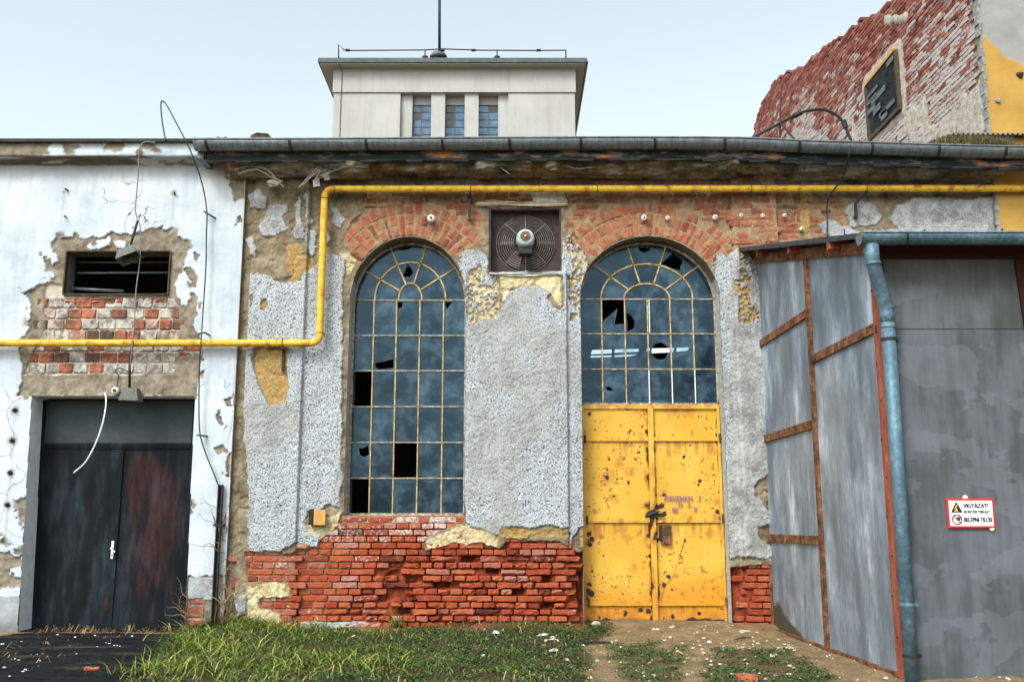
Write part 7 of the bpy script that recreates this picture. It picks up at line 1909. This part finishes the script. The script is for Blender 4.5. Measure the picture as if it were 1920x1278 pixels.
# clover and moss: small leaves
def leaves(p, seed, size, hmax, name):
    r = np.random.default_rng(seed); n_ = len(p); z0 = np.array([zat(x, y) for x, y in p]); a = r.uniform(0, 6.28, n_); s_ = size * r.uniform(.5, 1.3, n_)
    t1 = r.normal(0, .45, n_); t2 = r.normal(0, .45, n_); z = z0 + r.uniform(.002, hmax, n_)
    V = np.zeros((n_, 4, 3))
    for k_, (u, v) in enumerate(((-1, 0), (0, -.7), (1, 0), (0, .7))):
        du = (u * np.cos(a) - v * np.sin(a)) * s_; dv = (u * np.sin(a) + v * np.cos(a)) * s_
        V[:, k_] = np.stack([p[:, 0] + du, p[:, 1] + dv, z + du * t1 + dv * t2], -1)
    me = bpy.data.meshes.new(name); me.vertices.add(n_ * 4); me.vertices.foreach_set('co', V.reshape(-1).astype(np.float32))
    me.loops.add(n_ * 4); me.loops.foreach_set('vertex_index', np.arange(n_ * 4, dtype=np.int32)); me.polygons.add(n_); me.polygons.foreach_set('loop_start', np.arange(0, n_ * 4, 4, dtype=np.int32))
    t = me.attributes.new('rnd', 'FLOAT', 'POINT'); t.data.foreach_set('value', np.repeat(r.beta(1.8, 2.4, n_), 4).astype(np.float32))
    me.update(calc_edges=True); me.validate(); o = mesh_obj(name, me, M['clover']); o['kind'] = 'stuff'; return o
pc = scatter(150000, lambda x, y: smooth(-.03, .10, lookup(dcl, x, y)) * smooth(-.35, .2, fbm(x, y, 4, 3, 731)) * .9 + smooth(-.02, .1, lookup(dgr, x, y)) * (.25 + .75 * smooth(XL - .3, XL + .7, x)) * smooth(-.5, .1, fbm(x, y, 3, 3, 732)) * .75)
cl = leaves(pc, 3, .011, .030, 'clover_leaves'); cl['label'] = 'low dark clover spreading over the bare earth'
ps = scatter(30000, lambda x, y: smooth(-.03, .10, lookup(dcl, x, y)) * smooth(-.1, .3, fbm(x, y, 4, 3, 731)) * .35)
g3 = blades(ps, rg.uniform(.02, .055, len(ps)), rg.uniform(.4, 1.2, len(ps)), rg.uniform(.002, .0035, len(ps)), 4, 'short_grass', M['grass'], -.05); g3['label'] = 'sparse short grass in front of the yellow door'
# dry straw along the black door and the foot of the walls
def straw(n_, fn, seed, name, label, hr=(.03, .11)):
    p = scatter(n_, fn); r = np.random.default_rng(seed); mb = MB(); rn = []
    for x, y in p:
        z = zat(x, y) + .004; a_ = r.uniform(0, 6.28); L = r.uniform(.03, .12); h = r.uniform(*hr) * r.random(); w = .0035
        dx, dy = math.cos(a_) * L, math.sin(a_) * L; nx_, ny_ = -math.sin(a_) * w, math.cos(a_) * w
        mb.add([(x - nx_, y - ny_, z), (x + nx_, y + ny_, z), (x + dx * .6 + nx_, y + dy * .6 + ny_, z + h), (x + dx * .6 - nx_, y + dy * .6 - ny_, z + h), (x + dx, y + dy, z + h * .6)], [(0, 1, 2, 3), (3, 2, 4)]); rn += [r.random()] * 5
    mb.at = {'rnd': rn}; o = mb.build(name, M['dry'], None, recalc=False); o['kind'] = 'stuff'; o['label'] = label; return o
xa_, xb_ = PX(-40, 1190), PX(372, 1190)
straw(22000, lambda x, y: smooth(-.55, -.1, y) * ((x > xa_) & (x < xb_)) * (smooth(-.1, .3, fbm(x, y, 1.6, 3, 741)) * .9 + .15 + .4 * (x < PX(40, 1190))) + .10 * ((x < PX(300, 1230)) & (y > -3.4)) * smooth(.0, .3, fbm(x, y, 2.5, 3, 747)) + .30 * smooth(-.06, .1, lookup(dgr, x, y)) * smooth(-.1, .3, fbm(x, y, 2.5, 3, 742)), 5, 'dry_straw_litter', 'brown dead straw and leaves lying along the wall foot')
# small stones and mortar crumbs
def stones(n_, fn, seed, smin, smax, name, mat, label):
    p = scatter(n_, fn); r = np.random.default_rng(seed); mb = MB()
    for x, y in p:
        s_ = smin + (smax - smin) * r.random() ** 3; z = zat(x, y); a_ = r.uniform(0, 6.28); k_ = r.uniform(.6, 1.4)
        vs = []
        for (u, v, w) in ((-1, -.7, 0), (1, -.8, 0), (.9, .8, 0), (-.8, .9, 0), (-.5, -.4, .7), (.6, -.3, .9), (.4, .5, .6), (-.5, .4, .8)):
            u *= k_; u, v = u + r.normal(0, .15), v + r.normal(0, .15)
            vs.append((x + (u * math.cos(a_) - v * math.sin(a_)) * s_, y + (u * math.sin(a_) + v * math.cos(a_)) * s_, z - .003 + max(0, w) * s_ * r.uniform(.7, 1.1)))
        mb.add(vs, [(4, 5, 6, 7), (0, 1, 5, 4), (1, 2, 6, 5), (2, 3, 7, 6), (3, 0, 4, 7)])
    o = mb.build(name, mat); o['kind'] = 'stuff'; o['label'] = label; return o
bare_ = lambda x, y: (lookup(dgr, x, y) < .05) * (x > PX(1060, 1200)) * 1.0
stones(2600, lambda x, y: bare_(x, y) * .75, 6, .005, .024, 'gravel', M['tan_stone'], 'small tan gravel on the trodden earth')
stones(1500, lambda x, y: bare_(x, y) * .25 + .55 * (x < PX(330, 1200)), 7, .004, .016, 'mortar_crumbs', M['pale_stone'], 'tiny pale mortar crumbs scattered over the yard')
stones(1500, lambda x, y: smooth(-.5, -.12, y) * ((x > PX(560, 1180)) & (x < PX(1100, 1180)) | (x > PX(1365, 1180))) * .30 + .02 * (x < PX(330, 1200)), 8, .006, .03, 'brick_rubble', M['loose_brick'], 'crumbled red brick bits along the foot of the eroded wall')
# individual pieces lying about
def rock(name, label, cat, px, py, sx_, sy_, sz_, mat, seed, group=None, rot=0.0):
    x, y = G(px, py, .03); y = min(y, -.10); z = zat(x, y); bm = bmesh.new(); bmesh.ops.create_icosphere(bm, subdivisions=2, radius=1); r = random.Random(seed)
    for v in bm.verts: v.co *= 1 + r.gauss(0, .13); v.co = Matrix.Rotation(rot, 3, 'Z') @ Vector((v.co.x * sx_, v.co.y * sy_, max(v.co.z, -.5) * sz_))
    me = bpy.data.meshes.new(name); bm.to_mesh(me); bm.free(); o = mesh_obj(name, me, mat); o.location = (x, y, z + sz_ * .35); return top(o, label, cat, group)
gp = 'pale stones lying in the grass'
for (px, py, a_, b_, c_, sd, lab) in ((930, 1188, .038, .03, .028, 1, 'largest white stone, lying at the foot of the red brickwork'), (1036, 1194, .032, .025, .022, 2, 'white stone in the grass near the yellow door'), (912, 1212, .014, .012, .012, 3, 'little white pebble in the grass below the largest white stone'), (906, 1226, .018, .015, .014, 4, 'white pebble in the grass, left of all the other pale stones'), (1124, 1199, .022, .018, .016, 5, 'white stone at the end of the black stick'), (1146, 1199, .018, .013, .013, 6, 'white stone on the earth just right of the black stick'), (1330, 1198, .024, .019, .018, 7, 'white stone on bare earth below the right door leaf'), (1062, 1234, .026, .02, .018, 8, 'pinkish pale stone in the grass, lowest of the stones left of the bare earth'), (1020, 1210, .018, .014, .01, 11, 'small pale stone in the grass beside the white scraps')):
    rock('pale_stone', lab, 'stone', px, py, a_, b_, c_, M['pale_stone'] if sd != 8 else M['tan_stone'], sd, gp)
for (px, py, a_, b_, c_, sd, lab) in ((1102, 1158, .05, .04, .03, 21, 'pinkish stone at the left foot of the yellow door'), (1396, 1182, .06, .035, .02, 22, 'flat tan stone right of the yellow door'), (1480, 1210, .05, .03, .02, 23, 'flat grey-brown stone beside the shed wall'), (1462, 1211, .03, .02, .02, 24, 'small dark stone beside the shed wall')):
    rock('flat_stone', lab, 'stone', px, py, a_, b_, c_, M['tan_stone'], sd, 'flat stones on the earth')
def brick_at(label, px, py, L, W_, H_, rot, seed, tilt=0.0):
    x, y = G(px, py, .03); z = zat(x, y); mb = MB(); mb.box(-L / 2, L / 2, -W_ / 2, W_ / 2, 0, H_); me_o = mb.build('loose_brick', M['loose_brick']); me = me_o.data
    bm = bmesh.new(); bm.from_mesh(me); bmesh.ops.bevel(bm, geom=bm.edges[:], offset=.008, segments=1); bmesh.ops.subdivide_edges(bm, edges=bm.edges[:], cuts=2, use_grid_fill=True); r = random.Random(seed)
    for v in bm.verts: v.co += Vector((r.gauss(0, .003), r.gauss(0, .003), r.gauss(0, .003)))
    bmesh.ops.triangulate(bm, faces=bm.faces[:]); bm.to_mesh(me); bm.free(); me_o.location = (x, y, z - .012); me_o.rotation_euler = (tilt, .06, rot); return top(me_o, label, 'brick', 'loose red bricks on the ground')
brick_at('half red brick lying in the clover at the bottom right', 1400, 1270, .14, .10, .065, .1, 1)
brick_at('small broken red brick piece lying on the asphalt', 172, 1250, .11, .07, .03, .5, 2, .1)
brick_at('squat brown-red brick fallen against the wall foot beside the shed', 1422, 1168, .13, .10, .10, -.2, 3)
def stick(name, label, cat, px0, py0, px1, py1, w, mat, h=.02):
    a_ = G(px0, py0, .02); b_ = G(px1, py1, .02); mb = MB(); A = Vector((*a_, zat(*a_) + h)); Bv = Vector((*b_, zat(*b_) + h)); mid = (A + Bv) / 2 + Vector((0, .02, .008))
    mb.tube(catmull([A, mid, Bv], 5), [w * .8, w, w, w * 1.05, w, w, w, w, w * .9, w * .8, w * .7][:11], 6); o = mb.build(name, mat, None, True, origin=tuple(A)); return top(o, label, cat)
stick('black_stick', 'black stick lying at the border of grass and earth', 'stick', 1068, 1206, 1145, 1204, .016, M['black_iron'])
stick('mossy_stick', 'short greenish stick on the earth near the shed wall', 'stick', 1376, 1196, 1408, 1193, .014, M['moss'])
def scrap(label, px, py, seed, s_):
    x, y = G(px, py, .03); z = zat(x, y) + .03; r = random.Random(seed); mb = MB(); pts = [Vector((r.gauss(0, s_), r.gauss(0, s_ * .5), r.uniform(0, .03))) for _ in range(5)]
    p = catmull(pts, 4)
    for a_, b_ in zip(p[:-1], p[1:]): mb.bar(a_ + Vector((x, y, z)), b_ + Vector((x, y, z)), .012, .003, up=(r.gauss(0, .4), r.gauss(0, .4), 1))
    o = mb.build('paper_scrap', M['sign_white'], None, origin=(x, y, z)); return top(o, label, 'scrap', 'white scraps in the grass')
scrap('curled white strip in the grass left of the white stone near the door', 1015, 1198, 1, .035)
scrap('thin white strip in the grass, below the curled white strip', 1030, 1207, 2, .04)
scrap('torn white scrap lying deeper in the grass, above the pinkish stone', 1036, 1222, 3, .025)
scrap('white scrap in the grass, below the left end of the brickwork window', 660, 1203, 4, .02)
# dry leafless plant by the black door handled with the creeper; weeds in the wall
for (px, py, lab, sd) in ((745, 1168, 'single grass weed growing out of the foot of the red brickwork', 1), (430, 1130, 'dry stalks rising behind the iron post', 2)):
    x, _, z = P(px, py, -.08); mb = MB(); r = random.Random(sd); rn = []
    for i in range(16):
        a_ = r.uniform(-1, 1); L = r.uniform(.1, .3); pts = [(x + a_ * .02, -.10, z - .1), (x + a_ * .06, -.11, z - .1 + L * .6), (x + a_ * .15, -.13, z - .1 + L)]
        b_ = len(mb.v); mb.tube(pts, [.004, .003, .001], 4, False); rn += [r.random()] * (len(mb.v) - b_)
    mb.at = {'rnd': rn}; o = mb.build('weed', M['grass'] if sd == 1 else M['dry'], None, recalc=False, origin=(x, -.1, z - .1)); top(o, lab, 'weed')
# ================================================================== light, sky, camera
SUN_EL, SUN_AZ = 46.0, 212.0            # from behind the camera, to its left; azimuth clockwise from +Y
w = bpy.data.worlds.new('World'); scene.world = w; w.use_nodes = True
nt = w.node_tree; nt.nodes.clear()
sky = nt.nodes.new('ShaderNodeTexSky'); sky.sky_type = 'NISHITA'; sky.sun_disc = False
sky.sun_elevation = R(SUN_EL); sky.sun_rotation = R(SUN_AZ); sky.air_density = 1.0; sky.dust_density = 4.0; sky.ozone_density = 1.0
hs = nt.nodes.new('ShaderNodeHueSaturation'); hs.inputs['Saturation'].default_value = .30; hs.inputs['Value'].default_value = 1.0
nt.links.new(sky.outputs[0], hs.inputs['Color'])
bg = nt.nodes.new('ShaderNodeBackground'); bg.inputs['Strength'].default_value = .15
tn = nt.nodes.new('ShaderNodeMix'); tn.data_type = 'RGBA'; tn.blend_type = 'MULTIPLY'; tn.inputs['Factor'].default_value = 1; tn.inputs[7].default_value = (.93, 1.02, 1.0, 1)
nt.links.new(hs.outputs[0], tn.inputs[6]); nt.links.new(tn.outputs[2], bg.inputs['Color']); wo = nt.nodes.new('ShaderNodeOutputWorld'); nt.links.new(bg.outputs[0], wo.inputs[0])
sl = bpy.data.lights.new('sun', 'SUN'); sl.energy = 1.0; sl.angle = R(14); sl.color = (1.0, .96, .90)
so_ = link(bpy.data.objects.new('sun', sl)); az = R(SUN_AZ); el = R(SUN_EL)
d = Vector((math.sin(az) * math.cos(el), math.cos(az) * math.cos(el), math.sin(el)))
so_.rotation_euler = d.to_track_quat('Z', 'Y').to_euler(); so_.location = d * 30
cam = bpy.data.cameras.new('camera'); cam.sensor_fit = 'HORIZONTAL'; cam.sensor_width = 36; cam.lens = F / 1920 * 36; cam.clip_end = 2000; cam.clip_start = .1
co_ = link(bpy.data.objects.new('camera', cam)); co_.location = tuple(CAM); co_.rotation_euler = (R(90) + PITCH, 0, 0); scene.camera = co_
scene.render.engine = 'CYCLES'; scene.cycles.max_bounces = 6; scene.cycles.diffuse_bounces = 3; scene.cycles.transparent_max_bounces = 12
scene.view_settings.view_transform = 'Standard'; scene.view_settings.look = 'None'; scene.view_settings.exposure = 1.14; scene.view_settings.gamma = 1
